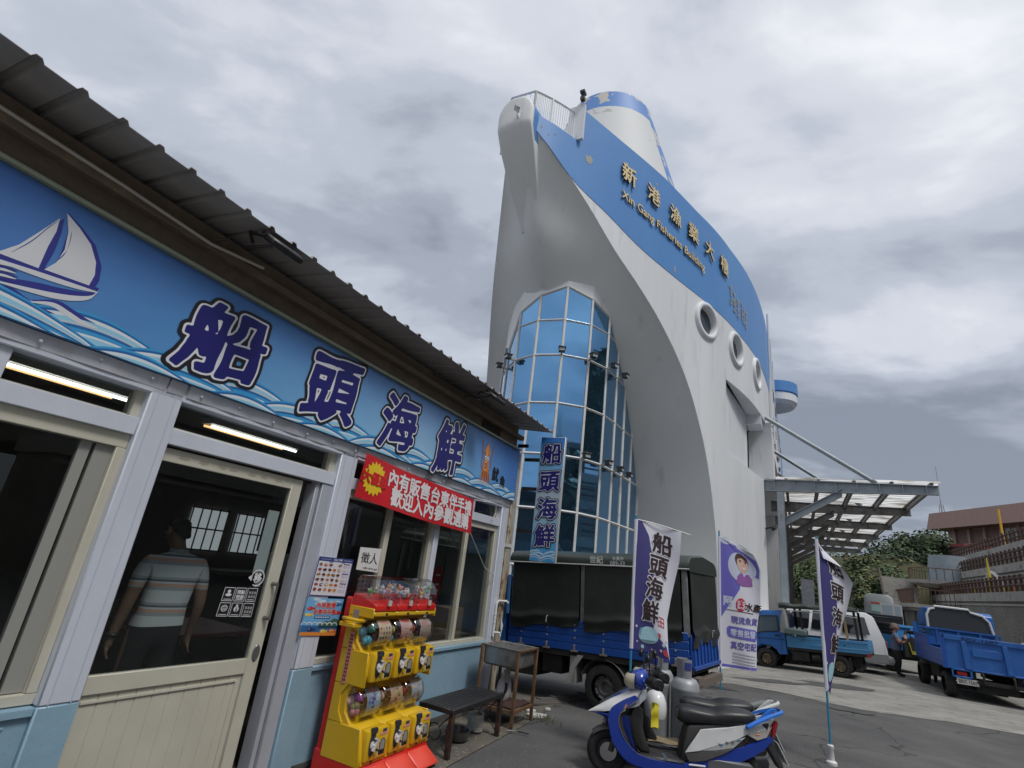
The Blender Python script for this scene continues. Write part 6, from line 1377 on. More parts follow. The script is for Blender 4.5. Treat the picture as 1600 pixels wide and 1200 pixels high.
m.grid(lambda u, v: (CRX - .06 + (1.9 + .12) * u, .02 + .36 * math.cos(math.pi * v) * -.5 + .12, 1.72 + .075 * math.sin(math.pi * v) + .015 * math.sin(u * 23) - .05 * u), 30, 8); m.box((CRX - .05, -.01, 1.64), (BE - .1, .02, 1.74)); m.box((CRX - .02, .02, 1.66), (BE - .05, W - .02, 1.70)); m.build('rolled_canopy', M_TARPR, t2, smooth=True)
m = MB(); m.box((CRX - .06, -.02, 1.735), (BE - .4, .02, 1.748)); m.tube([(CRX - .02, -.02, 1.6), (-.6, -.02, 1.58), (.1, -.02, 1.56), (.6, -.02, 1.50)], .012, 5); m.build('canopy_edge', mat('edge_pale', (.42, .42, .38), .6), t2)
o = MB(); o.box((-.28, -.2, 0), (.28, .2, .16)); 
o = o.build('folded_sheet', mat('sheet_teal', (.10, .14, .14), .7), None, bevel=.03); o.location = (8.95, 16.05, .88); o.rotation_euler = (0, 0, math.pi / 2 - 2.253); tag(o, 'folded grey green sheet lying on the bed of the small worn truck', 'sheet')
o = MB(); o.loft([[(.10 * s * math.cos(q), .14 * s * math.sin(q), z) for q in [2 * math.pi * i / 10 for i in range(10)]] for s, z in ((1, 0), (1.1, .2), (.8, .45), (.4, .6), (.2, .65))], True, True); o = o.build('hanging_cloth', mat('cloth_grey', (.24, .25, .25), .8, bump=.5, bscale=10), None, smooth=True); o.location = (8.72, 16.25, .88); tag(o, 'grey cloth bundle on the truck bed just behind the blue cab', 'cloth')

# ---- flatbed seen from behind, at the right edge
t3 = vehicle('flatbed_truck', 'blue flatbed truck seen from behind with a tall tailgate and white cab roof', 'truck', 11.58, 14.1, R_(206))
W = 2.02                                               # x towards its tail (to the viewer), y to the right
m = MB(); Z0, Z1 = .685, 1.45
m.box((-.05, .0, Z0), (-.01, W, Z1)); m.box((-.01, 0, Z1 - .11), (.02, W, Z1)); m.box((-.01, 0, Z0), (.015, W, Z0 + .035))
for y in (.42, 1.22): m.add([(.0, y - .05, Z1 - .11), (.0, y + .05, Z1 - .11), (.0, y + .12, Z0 + .03), (.0, y - .03, Z0 + .03), (.04, y - .04, Z1 - .11), (.04, y + .04, Z1 - .11), (.045, y + .11, Z0 + .03), (.045, y - .02, Z0 + .03)], [(4, 5, 6, 7), (0, 4, 7, 3), (1, 2, 6, 5), (0, 1, 5, 4), (3, 7, 6, 2)])
m.box((-.005, .58, 1.02), (.012, 1.16, 1.2)); m.build('tailgate', mat('gate_blue', (.025, .115, .40), .45, col2=(.035, .14, .44), nscale=2.5, col3=(.04, .06, .11), n3scale=9, lo3=.62, hi3=.74, bump=.1, bscale=8), t3, bevel=.006)
m = MB(); put_text(m, 'BBX-1687', lambda u, v, o: (.026, .75 + u, Z1 - .055 + v), .13, [(.012, 0, 0)], width=.72); m.build('gate_number', mat('number_navy', (.012, .03, .12), .6), t3, fix=False)
m = MB(); m.box((-2.55, 0, .70), (-.06, .04, 1.08)); m.box((-2.55, -.012, 1.04), (-.06, .045, 1.09))
for k in range(2): m.box((-2.5, -.01, .80 + .12 * k), (-.06, 0, .812 + .12 * k))
m.box((-2.55, W - .04, .70), (-.06, W, 1.08)); m.build('bed_side', M_TBLUE, t3, bevel=.004)
m = MB(); m.box((-2.62, .02, .66), (-.02, W - .02, .72)); m.box((-2.6, .5, .42), (-.1, .62, .66)); m.box((-2.6, W - .62, .42), (-.1, W - .5, .66)); m.box((-2.0, .15, .34), (-1.2, .5, .66)); m.box((-.6, .6, .25), (-.1, 1.4, .5)); m.tube([(-.45, .25, .3), (-.45, W - .25, .3)], .07, 8); m.build('chassis', M_CHAS, t3)
m = MB(); m.box((-.01, .12, .50), (.03, .52, .54)); m.box((-.01, .12, .66), (.03, .52, .69)); m.box((-.01, .48, .5), (.03, .52, .69)); m.box((-.01, .12, .5), (.03, .15, .69)); m.box((-.01, W - .55, .42), (.03, W - .1, .46)); m.box((-.01, W - .55, .62), (.03, W - .1, .65)); m.box((-.01, W - .55, .42), (.03, W - .51, .65)); m.build('lamp_guard', M_TBLUE2, t3, bevel=.005)
for y in (.22, W - .42): m = MB(); m.box((-.02, y, .555), (.012, y + .20, .635)); m.build('tail_lamp', mat('lamp_red', (.35, .02, .02), .25), t3, bevel=.006)
m = MB(); m.box((.0, .20, .36), (.012, .62, .49)); pl = m.build('number_plate', mat('plate_white', (.55, .55, .52), .5), t3)
m = MB(); put_text(m, 'BBX-1687', lambda u, v, o: (.0135, .41 + u, .425 + v), .115, [(.012, 0, 0)], width=.37); m.build('plate_lettering', M_LB, pl, fix=False)
m = MB()
for y in (.72, 1.30):
    m.tube([(.0, y, .68), (.06, y, .62), (.06, y, .45), (.0, y, .40)], .025, 6)
m.box((-.05, .6, .42), (.03, 1.45, .5)); m.build('tow_bar', M_CHAS, t3)
for x in (-.45, -2.75):
    for y, s in ((.14, -1), (W - .14, 1)): wheel(t3, x, y, .29, .29, .2, s, RIMG, 8)
m = MB(); side = [(-2.68, .5), (-2.68, 1.55), (-2.72, 2.0), (-2.85, 2.08), (-3.5, 2.08), (-4.0, 1.9), (-4.35, 1.3), (-4.4, .5)]
m.prism(side, 'y', .40, W - .10); cab3 = m.build('cab', M_TBLUE2, t3, bevel=.04, seg=2)
m = MB(); back = [(.36, 1.50), (.36, 1.88), (.44, 2.03), (.56, 2.07), (.56, 2.13), (1.36, 2.13), (1.40, 2.06), (1.66, 2.0), (1.80, 1.85), (1.86, 1.5)]
m.loft([[(x, y, z) for y, z in back] for x in (-2.665, -2.72)], True, True); m.build('rear_window', mat('rear_glass', (.07, .075, .08), .1, spec=.8), cab3)
m = MB(); m.tube([(-2.665, y, z) for y, z in back], .032, 6); m.build('white_frame', mat('frame_white', (.7, .71, .7), .4), cab3, smooth=True)
m = MB(); m.box((-2.62, .04, 1.08), (-2.56, W - .04, 1.14)); m.box((-2.62, .04, 1.50), (-2.56, W - .04, 1.545)); m.box((-2.6, .04, 1.14), (-2.58, W - .04, 1.30))
for y in (.04, .5, 1.0, 1.5, W - .08): m.box((-2.615, y, 1.14), (-2.565, y + .05, 1.50))
m.box((-2.63, -.02, .72), (-2.54, .06, 1.62)); m.build('headboard', mat('gate_blue', (.03, .17, .58), .4), t3)
m = MB(); m.box((-.06, -.03, .68), (.02, .05, 1.47)); m.build('corner_post', M_TBLUE, t3)
m = MB(); m.box((-2.52, -.02, 1.085), (-1.2, .02, 1.36)); m.build('side_rail', M_TBLUE, t3)

# ---- two-tone van behind the small truck
t4 = vehicle('people_carrier', 'white and silver people carrier parked behind the small blue truck', 'van', 12.1, 16.95, R_(116), .03, -.02)
W = 1.62
M_VW = mat('van_white', (.72, .73, .74), .3, coat=.3); M_VS = mat('van_silver', (.30, .31, .31), .35, .4)
side = [(-3.9, .35), (-4.05, .75), (-3.7, .98), (-3.1, 1.12), (-2.45, 1.62), (-2.2, 1.70), (-1.2, 1.76), (-.30, 1.72), (-.12, 1.62), (.08, 1.0), (.12, .70), (.12, .42), (-.4, .32)]
def inset(W_, d): return
m = MB(); m.loft([[(x, y0 + dy, z) for x, z in side] for y0, dy in ((.0, .0), (W, 0))], True, True)
for i, v in enumerate(m.v):
    if v.z > 1.0: v.y += (.14 * (v.z - 1.0) / .7) * (1 if v.y < W / 2 else -1)
vb = m.build('body', M_VW, t4, bevel=.04, seg=2)
m = MB(); lo = [(-4.07, .34), (-4.07, .62), (.135, .62), (.14, .34)]
m.prism(lo, 'y', -.012, W + .012); m.build('lower_cladding', M_VS, t4, bevel=.02)
def vwin(poly, name):
    m = MB(); m.add([(x, .0 + .14 * max(0, z - 1.0) / .7 - .006, z) for x, z in poly], [tuple(range(len(poly)))]); m.build(name, mat('van_glass', (.012, .013, .015), .06, spec=.9), vb, fix=False)
vwin([(-.28, 1.10), (-.36, 1.58), (-.95, 1.62), (-1.0, 1.10)], 'side_window'); vwin([(-1.08, 1.10), (-1.05, 1.62), (-1.75, 1.64), (-1.85, 1.10)], 'side_window'); vwin([(-1.93, 1.10), (-1.84, 1.62), (-2.3, 1.58), (-2.85, 1.12)], 'side_window')
m = MB(); m.add([(.10, .18, 1.02), (.10, W - .18, 1.02), (-.09, W - .26, 1.58), (-.09, .26, 1.58)], [(0, 1, 2, 3)]); m.v = [v + Vector((.018, 0, 0)) for v in m.v]; m.build('rear_window', mat('van_rear_glass', (.03, .034, .04), .12, spec=.5), vb, fix=False)
m = MB(); m.box((.10, .02, .34), (.26, W - .02, .56)); m.build('rear_bumper', M_VS, t4, bevel=.04, seg=2)
m = MB(); m.box((.12, .60, .66), (.145, 1.02, .80)); m.build('number_plate', mat('plate_white', (.55, .55, .52), .5), t4)
for y in (.02, W - .2): m = MB(); m.box((.08, y, .72), (.14, y + .18, .98)); m.build('tail_lamp', mat('lamp_smoke', (.16, .05, .05), .25), t4, bevel=.02)
m = MB(); m.box((.26, .05, .42), (.27, .4, .50)); m.build('bumper_glint', mat('bumper_pale', (.55, .55, .55), .4), t4)
for x in (-.75, -3.2):
    for y, s in ((.08, -1), (W - .08, 1)): wheel(t4, x, y, .30, .30, .19, s, RIMG, 6)

# ---- blue truck with crates further back
t5 = vehicle('crate_truck', 'blue truck loaded with dark crates, half hidden behind the flatbed truck', 'truck', 13.6, 18.4, R_(175))
W = 1.5
m = MB(); m.box((-2.3, 0, .68), (0, W, .74)); m.box((-2.3, 0, .74), (0, .04, 1.1)); m.box((-.05, .04, .74), (0, W - .04, 1.42)); m.box((-2.3, W - .04, .74), (0, W, 1.1)); m.build('bed', mat('bed_paleblue', (.06, .26, .58), .4), t5, bevel=.006)
m = MB(); m.box((-.02, .06, 1.38), (.05, W - .06, 1.45)); m.box((.0, .5, 1.12), (.04, .6, 1.38)); m.build('gate_rim', mat('gate_rim_blue', (.10, .34, .66), .4), t5)
m = MB(); m.box((-2.2, .1, .4), (-.05, W - .1, .68)); m.box((-.05, .2, .5), (.06, W - .1, 1.08)); m.build('chassis', M_CHAS, t5)
m = MB(); m.tube([(.08, .35, .95), (.10, .42, .62), (.12, 1.1, .60)], .018, 5); m.tube([(.10, .75, .95), (.12, .78, .60)], .018, 5); m.tube([(.08, .35, .95), (.08, .42, .68), (.08, .7, .66)], .014, 5); m.build('yellow_rail', mat('rail_yellow', (.55, .55, .06), .5), t5)
for y, s in ((.1, -1), (W - .1, 1)): wheel(t5, -.4, y, .27, .27, .16, s, RIMG, 6); wheel(t5, -2.3, y, .27, .27, .16, s, RIMG, 6)
m = MB(); m.prism([(-2.4, .4), (-2.4, 1.7), (-3.3, 1.7), (-3.7, 1.0), (-3.7, .4)], 'y', .02, W - .02); m.build('cab', M_TBLUE2, t5, bevel=.03)
for i, (x, y, z, sx_, sy_, sz_) in enumerate(((-.6, .3, 1.1, .8, .6, .35), (-.6, .95, 1.1, .8, .6, .33), (-1.5, .75, 1.1, .7, 1.2, .6))):
    o = MB(); o.box((-sx_ / 2, -sy_ / 2, 0), (sx_ / 2, sy_ / 2, sz_)); 
    for k in range(3): o.box((-sx_ / 2 - .01, -sy_ / 2 - .01, sz_ * (.2 + .3 * k)), (sx_ / 2 + .01, sy_ / 2 + .01, sz_ * (.2 + .3 * k) + .04))
    o = o.build('crate', mat('crate_dark', (.02, .022, .028), .5), None, bevel=.01); p_ = t5.matrix_basis @ Vector((x, y, z)); o.location = p_; o.rotation_euler = (0, 0, math.pi / 2 - R_(175)); tag(o, ['dark plastic crate on the left of the crate truck bed', 'dark plastic crate on the right of the crate truck bed', 'tall dark crate at the front end of the crate truck bed'][i], 'crate')
# ---- pale car at the far right
t6 = vehicle('pale_car', 'pale silver car roof showing behind the flatbed truck at the right', 'car', 17.2, 16.6, R_(200))
m = MB(); side = [(-3.9, .35), (-4.0, .75), (-3.0, .92), (-2.3, 1.36), (-1.2, 1.42), (-.5, 1.2), (-.05, .95), (.05, .4)]
m.loft([[(x, y, z) for x, z in side] for y in (0, 1.65)], True, True)
for v in m.v:
    if v.z > .95: v.y += .3 * (v.z - .95) * (1 if v.y < .8 else -1)
cb = m.build('body', mat('car_silver', (.55, .57, .57), .3, .2, coat=.3), t6, bevel=.05, seg=2)
m = MB(); m.add([(-.52, .22, 1.21), (-.52, 1.43, 1.21), (-.1, 1.5, .98), (-.1, .15, .98)], [(0, 1, 2, 3)]); m.v = [v + Vector((.02, 0, .02)) for v in m.v]; m.build('rear_window', M_WINDOW, cb, fix=False)
m = MB(); m.add([(x, -.002 + .3 * max(0, z - .95), z) for x, z in ((-2.85, .98), (-2.3, 1.30), (-1.25, 1.35), (-.62, 1.15), (-.5, .98))], [(0, 1, 2, 3, 4)]); m.build('side_window', M_WINDOW, cb, fix=False)
for x in (-.8, -3.2):
    for y, s in ((.08, -1), (1.57, 1)): wheel(t6, x, y, .30, .30, .19, s, RIMG, 6)

# ================================================================ scooters (x forward, origin under the front axle)
M_SW = mat('scooter_white', (.66, .67, .67), .28, coat=.3, col2=(.56, .57, .57), nscale=6); M_SB = mat('scooter_blue', (.012, .045, .33), .25, coat=.5); M_SBL = mat('scooter_bright_blue', (.03, .17, .62), .35); M_SEAT = mat('seat_vinyl', (.016, .016, .018), .38, bump=.12, bscale=70, col2=(.03, .03, .032), nscale=5)
M_SGREY = mat('scooter_trim_grey', (.075, .075, .078), .5, col2=(.12, .115, .11), nscale=5); M_INNER = mat('scooter_inner', (.03, .03, .032), .5, col2=(.06, .058, .055), nscale=3)
def make_scooter(lbl, loc, heading, white, blue, bright, matm, seat_detail):
    sc = thing('scooter', lbl, 'scooter', loc, math.pi / 2 - heading)
    sc.scale = (.9, .9, .9)
    def shell(rows, nu=8, thick=None):
        m = MB()
        m.grid(lambda u, v: (lambda r, q: (r[0] - r[3] * abs(q) ** 2.2, r[2] * q, r[1] - r[4] * abs(q) ** 2.2))(tuple(lin([(i / (len(rows) - 1), rw[j]) for i, rw in enumerate(rows)], v) for j in range(5)), 2 * u - 1), nu, 24); return m
    # wheels
    for x, r, w_ in ((0, .225, .10), (-1.25, .225, .11)):
        b = MB(); b.lathe([(r * .58, -w_ * .36), (r * .75, -w_ * .5), (r * .93, -w_ * .40), (r, 0), (r * .93, w_ * .40), (r * .75, w_ * .5), (r * .58, w_ * .36)], 40, axis='Y', caps=False); b.v = [v + Vector((x, 0, r)) for v in b.v]; wv_ = b.build('wheel', RUBBER(), sc, smooth=True, ang=60)
        b = MB(); b.lathe([(.001, -.05), (.05, -.05), (.055, -.03), (r * .5, -.022), (r * .58, -.034), (r * .60, 0), (r * .58, .034), (r * .5, .022), (.055, .03), (.05, .05), (.001, .05)], 24, axis='Y'); b.v = [v + Vector((x, 0, r)) for v in b.v]; b.build('rim', mat('rim_dark', (.022, .022, .023), .5), wv_, smooth=True, ang=40)
        b = MB(); b.lathe([(.05, .055), (.09, .055), (.09, .062), (.05, .062)], 20, axis='Y'); b.v = [v + Vector((x, 0, r)) for v in b.v]; b.build('brake_disc', CHROME(), wv_)
    b = MB(); b.tube([(-.02, -.075, .235), (-.10, -.07, .62)], .024, 8); b.tube([(-.02, .075, .235), (-.10, .07, .62)], .024, 8); b.tube([(-.10, 0, .6), (-.28, 0, .92)], .028, 8); b.build('front_fork', M_INNER, sc, smooth=True)
    b = MB(); b.grid(lambda u, v: (.27 * math.cos(R_(45 + 110 * v)) - .02, (u - .5) * .13, .225 + .25 * math.sin(R_(45 + 110 * v)) - .04 * (2 * u - 1) ** 2), 6, 16); b.build('front_mudguard', M_INNER, sc, smooth=True)
    # front apron: white above, blue below
    fw_ = [(.235, .570, .012, .02, .0), (.17, .610, .075, .10, .01), (.06, .680, .135, .16, .03), (-.06, .755, .165, .17, .04), (-.17, .83, .150, .13, .03), (-.25, .885, .10, .06, .02)]
    shell(fw_).build('front_cover', white, sc, smooth=True)
    fb = [(.233, .567, .012, .02, .0), (.15, .56, .10, .13, -.03), (.09, .545, .16, .19, -.05), (.02, .50, .185, .16, -.12), (-.02, .46, .19, .14, -.10), (-.09, .36, .19, .10, -.04), (-.15, .27, .18, .08, 0), (-.22, .20, .17, .05, 0)]
    shell(fb).build('lower_cover', blue, sc, smooth=True)
    shell([(x - .02, z, w_ * .95, b_, c_) for x, z, w_, b_, c_ in fb[1:]]).build('inner_liner', M_INNER, sc, smooth=True)
    b = MB()
    for s in (-1, 1):
        # strip that joins the apron to the footboard and sweeps back and up to the tail
        top = [(-.235, .79), (-.16, .72), (-.085, .645), (-.06, .56), (-.085, .46), (-.15, .35), (-.28, .265), (-.62, .252), (-.78, .30), (-1.1, .42), (-1.42, .535), (-1.56, .60)]
        bot = [(-.20, .80), (-.10, .74), (.0, .65), (.03, .56), (.01, .44), (-.05, .29), (-.22, .15), (-.66, .13), (-.88, .17), (-1.18, .29), (-1.46, .43), (-1.60, .555)]
        T_ = crom(top, 4); B_ = crom(bot, 4); n = len(T_)
        yo = [lin([(-1.6, .085), (-1.2, .135), (-.6, .165), (-.2, .19), (0, .185)], p[0]) for p in T_]
        b.loft([[(T_[i][0], s * (yo[i] - .02), T_[i][1]), (T_[i][0], s * yo[i], T_[i][1] - .01), (B_[i][0], s * (yo[i] - .005), B_[i][1] + .02), (B_[i][0], s * (yo[i] - .03), B_[i][1])] for i in range(n)], True, True)
    b.build('side_skirt', blue, sc, smooth=True, ang=45)
    b = MB()
    for s in (-1, 1): b.tube([(x - .004, s * (lin([(-1.6, .085), (-1.2, .135), (-.6, .165), (-.2, .19), (0, .185)], x) + .001), z + .004) for x, z in crom([(-.235, .79), (-.16, .72), (-.085, .645), (-.06, .56), (-.085, .46), (-.15, .35), (-.28, .265), (-.62, .252)], 4)], .0045, 5)
    b.build('trim_line', CHROME(), sc)
    # inner leg shield and footboard
    ins = [(-.27, .87, .10, .0, .02), (-.245, .79, .155, -.03, .0), (-.21, .70, .18, -.10, .0), (-.18, .60, .186, -.125, .0), (-.18, .48, .186, -.10, .0), (-.21, .36, .176, -.05, .0), (-.27, .275, .155, .0, .0)]
    shell(ins).build('leg_shield', M_INNER, sc, smooth=True)
    b = MB(); b.prism([(-.22, .74), (-.29, .66), (-.29, .50), (-.32, .38), (-.37, .285), (-.28, .275), (-.12, .45)], 'y', -.10, .10); b.build('glove_box', M_INNER, sc, bevel=.025, seg=2)
    b = MB(); b.box((-.66, -.165, .235), (-.25, .165, .272)); b.build('footboard', M_INNER, sc, bevel=.01)
    if matm:
        b = MB(); b.grid(lambda u, v: (-.63 + .36 * u, -.14 + .28 * v, .279 + .006 * math.sin(u * 9 + v * 7)), 12, 10); b.build('floor_mat', matm, sc, smooth=True)
    b = MB(); b.lathe([(.001, 0), (.022, 0), (.025, .008)], 14, axis='X'); b.v = [Vector((-.296 - v.x * 0 - .004, v.y, .62 + v.z)) for v in b.v]; b.build('ignition', CHROME(), sc)
    # handlebar cover, headlamp, grips, guards, levers
    b = MB(); b.loft([[(x + ry * math.cos(q) * .9, w_ * math.sin(q) if abs(math.sin(q)) < 2 else 0, z + rz_ * math.cos(q) * .25) for q in [2 * math.pi * i / 16 for i in range(16)]] for x, z, ry, w_, rz_ in ((-.10, .845, .06, .07, .2), (-.09, .88, .10, .12, .2), (-.10, .93, .11, .15, .2), (-.13, .985, .09, .13, .2), (-.17, 1.03, .05, .07, .2), (-.19, 1.045, .01, .01, .1))], True, True); hb = b.build('handlebar_cover', blue, sc, smooth=True, ang=70); hb.location = (-.145, 0, .085); hb.scale = (.88, .88, .91)
    b = MB(); b.grid(lambda u, v: (-.105 + .125 * math.cos((u - .5) * 2.6) * math.sin(.5 + 2.1 * v) ** .6, .150 * math.sin((u - .5) * 2.6) * math.sin(.6 + 2.0 * v) ** .5, .845 + .165 * v + .02 * abs(u - .5)), 16, 12); b.build('headlamp', mat('headlamp_yellowed', (.52, .48, .36), .15, coat=.5), hb, smooth=True)
    b = MB(); b.box((-.235, -.09, .965), (-.17, .09, 1.0)); b.build('dashboard', mat('dash_grey', (.32, .33, .34), .3), hb, bevel=.012)
    b = MB(); b.tube([(-.17, -.12, .955), (-.20, -.16, .955)], .02, 8); b.tube([(-.17, .12, .955), (-.20, .16, .955)], .02, 8); b.build('switch_pod', bright, hb)
    for s in (-1, 1):
        b = MB(); b.tube([(-.19, s * .14, .952), (-.215, s * .20, .945), (-.27, s * .33, .93)], [.014, .018, .018], 10); b.build('grip', BLACK(), sc, smooth=True).location.x = -.13
        b = MB(); b.loft([[(-.20 + .055 * math.cos(q) - .03 * k_, s * (.16 + .075 * k_), .965 + .06 * math.sin(q)) for q in [2 * math.pi * i / 12 for i in range(12)]] for k_ in (0, .9, 1.7)], True, True); b.build('hand_guard', BLACK(), sc, bevel=.01).location.x = -.13
        b = MB(); b.tube([(-.15, s * .17, .945), (-.16, s * .24, .935), (-.185, s * .32, .92)], .007, 6); b.build('brake_lever', CHROME(), sc).location.x = -.13
        b = MB(); b.tube([(-.19, s * .15, .97), (-.185, s * .17, 1.08), (-.18, s * .20, 1.16)], .007, 6); mr_ = b.build('mirror_stem', BLACK(), sc, smooth=True); mr_.location.x = -.13
        b = MB(); b.ball((-.185, s * .225, 1.20), (.022, .062, .048), 14, 8); b.build('mirror', BLACK(), mr_, smooth=True)
    # body sides: white panel, grey insert, clear lamp, tail lamp
    for s in (-1, 1):
        def sy(x): return s * lin([(-1.64, .07), (-1.5, .115), (-1.2, .158), (-.9, .175), (-.62, .17)], x)
        def patch(name, m_, poly, out=0.0, lean=.10):
            b = MB(); pts = [(x, sy(x) + s * out - s * lean * max(0, z - .45), z) for x, z in poly]; n = len(pts); inn = [(x, y - s * .02, z) for x, y, z in pts]
            b.add(pts + inn, [tuple(range(n)), tuple(range(2 * n - 1, n - 1, -1))] + [(i, (i + 1) % n, (i + 1) % n + n, i + n) for i in range(n)]); return b.build(name, m_, sc, bevel=.006)
        patch('side_panel', white, [(-.655, .35), (-.70, .42), (-.76, .50), (-.82, .585), (-1.12, .64), (-1.32, .69), (-1.50, .75), (-1.615, .79), (-1.63, .755), (-1.55, .66), (-1.32, .60), (-1.2, .535), (-.98, .455), (-.8, .385)], .004)
        patch('side_stripe', mat('stripe_grey', (.40, .41, .42), .35), [(-.80, .386), (-.98, .456), (-1.2, .536), (-1.30, .57), (-1.16, .455), (-.97, .41)], .0)
        patch('side_insert', M_SGREY, [(-.655, .345), (-.80, .382), (-.97, .41), (-1.17, .452), (-1.05, .385), (-.86, .30), (-.70, .27)], -.004)
        patch('turn_lamp', mat('clear_lamp', (.42, .38, .35), .12, coat=.6), [(-1.30, .595), (-1.55, .665), (-1.60, .69), (-1.53, .585), (-1.42, .548)], .001)
        patch('lamp_bulb', mat('bulb_orange', (.55, .20, .08), .3), [(-1.40, .605), (-1.45, .615), (-1.45, .60), (-1.40, .59)], .006)
        b = MB(); b.prism([(-1.58, .575), (-1.62, .60), (-1.66, .73), (-1.635, .76), (-1.60, .70)], 'y', s * .035, s * .075); b.build('tail_lamp', mat('tail_red', (.30, .012, .02), .2, coat=.5), sc, bevel=.008)
    b = MB(); b.prism([(-.62, .25), (-.66, .45), (-.70, .60), (-1.2, .68), (-1.30, .69), (-1.28, .45), (-1.1, .38), (-.75, .25)], 'y', -.122, .122); b.build('under_seat', M_INNER, sc, bevel=.03, seg=2)
    # seat
    sec = [(-.595, .03, .655, .70), (-.60, .075, .625, .735), (-.65, .115, .60, .765), (-.75, .132, .60, .770), (-.88, .135, .615, .762), (-.98, .140, .625, .765), (-1.06, .155, .635, .79), (-1.18, .158, .65, .805), (-1.32, .140, .675, .805), (-1.40, .105, .70, .79), (-1.435, .04, .72, .765)]
    sec = crom(sec, 3); rings = []
    for x, w_, z0, z1 in sec:
        zc, hz = (z0 + z1) / 2, (z1 - z0) / 2; rings.append([(x, w_ * (abs(math.cos(q)) ** .6) * (1 if math.cos(q) > 0 else -1), zc + hz * (abs(math.sin(q)) ** .75) * (1 if math.sin(q) > 0 else -1)) for q in [2 * math.pi * i / 24 for i in range(24)]])
    b = MB(); b.loft(rings, True, True); b.build('seat', M_SEAT, sc, smooth=True, ang=80)
    # grab rail
    b = MB(); rail = [(-1.30, .165, .665), (-1.45, .155, .745), (-1.58, .13, .80), (-1.69, .085, .835), (-1.72, .0, .842)]
    def strip(pts, m): m.loft([[(x, y, z - .022), (x, y + .016 * (1 if y >= 0 else -1), z), (x, y, z + .022), (x, y - .02 * (1 if y >= 0 else -1), z)] for x, y, z in pts], True, True)
    R1 = crom(rail, 4); full = R1 + [(x, -y, z) for x, y, z in reversed(R1[:-1])]
    b.loft([[(x + .012, y * .86, z - .016), (x - .012, y * 1.06, z - .008), (x - .012, y * 1.06, z + .010), (x + .012, y * .86, z + .016)] for x, y, z in full], True, True)
    b.loft([[(x, (y - .02), z), (x, (y + .02), z), (x - .05, (y + .02), z), (x - .05, (y - .02), z)] for x, y, z in ((-1.47, .0, .72), (-1.54, .0, .79), (-1.62, .0, .85))], True, True)
    b.build('grab_rail', bright, sc, smooth=True, ang=40)
    # plate, rear mudguard, shock, engine, silencer, stand
    b = MB(); b.prism([(-1.50, .55), (-1.60, .56), (-1.70, .33), (-1.66, .30)], 'y', -.07, .07); b.build('rear_mudguard', M_INNER, sc, bevel=.01)
    b = MB(); b.add([(-1.635, -.085, .55), (-1.635, .085, .55), (-1.735, .085, .36), (-1.735, -.085, .36), (-1.645, -.085, .548), (-1.645, .085, .548), (-1.745, .085, .358), (-1.745, -.085, .358)], [(0, 1, 2, 3), (4, 7, 6, 5), (0, 4, 5, 1), (1, 5, 6, 2), (2, 6, 7, 3), (3, 7, 4, 0)]); pl = b.build('number_plate', mat('plate_pale', (.58, .62, .64), .45), sc)
    b = MB(); rr = random.Random(3)
    for r in range(2):
        for c in range(3 if r == 0 else 4):
            u = -.055 + .036 * c + (.01 if r == 0 else 0); v = .30 + .38 * r
            for q in range(3):
                du, dv = rr.uniform(-.006, .006), (.06 + .075 * q); vv = 1 - (v - .18 + dv)
                b.add([(-1.6365 - .10 * t_ - .002 - .006, y_, .55 - .19 * t_) for y_, t_ in ((u + du, v - .12 + dv), (u + du + .022, v - .12 + dv), (u + du + .022, v - .095 + dv), (u + du, v - .095 + dv))], [(0, 1, 2, 3)])
    b.build('plate_marks', M_LB, pl, fix=False)
    b = MB(); b.tube([(-1.18, .08, .30), (-1.33, .08, .56)], .022, 8)
    for k in range(9): b.lathe([(.034, 0), (.038, .006), (.034, .012)], 10) if False else b.tube([(-1.19 - .0145 * k, .08, .32 + .025 * k), (-1.195 - .0145 * k, .08, .33 + .025 * k)], .038, 10)
    b.build('rear_shock', mat('spring_dark', (.05, .025, .02), .5), sc)
    b = MB(); b.prism([(-.70, .20), (-.72, .30), (-1.0, .34), (-1.35, .33), (-1.40, .20), (-1.2, .15), (-.8, .14)], 'y', .06, .15); b.tube([(-.9, -.12, .2), (-1.2, -.15, .22), (-1.62, -.16, .30)], [.02, .055, .06], 12); b.build('engine', mat('engine_grey', (.16, .165, .17), .5, .4), sc, bevel=.02)
    b = MB(); b.tube([(-.66, .10, .20), (-.78, .18, .03)], .012, 6); b.tube([(-.70, .15, .245), (-.86, .19, .262)], .014, 6); b.build('side_stand', CHROME(), sc)
    b = MB(); b.prism([(-1.28, .46), (-1.30, .70), (-1.56, .72), (-1.52, .54)], 'y', -.085, .085); b.build('tail_core', M_INNER, sc, bevel=.01)
    # longer front end: the wheel and the nose reach further forward
    sh = lambda x: .13 * min(1, max(0, (x + .55) / .55))
    def walk(o):
        for c_ in o.children:
            if c_.type == 'MESH':
                rigid = c_.name.split('.')[0] in ('wheel', 'rim', 'brake_disc', 'front_mudguard')
                for v in c_.data.vertices: v.co.x += (.13 if v.co.x > -.6 else 0) if rigid else sh(v.co.x + c_.location.x)
            walk(c_)
    walk(sc); return sc
SC_HD = R_(-84)
sc1 = make_scooter('blue and white scooter parked nearest the camera, black seat and blue grab rail', (1.50, 5.96, 0), SC_HD, M_SW, M_SB, M_SBL, None, True)
b = MB()
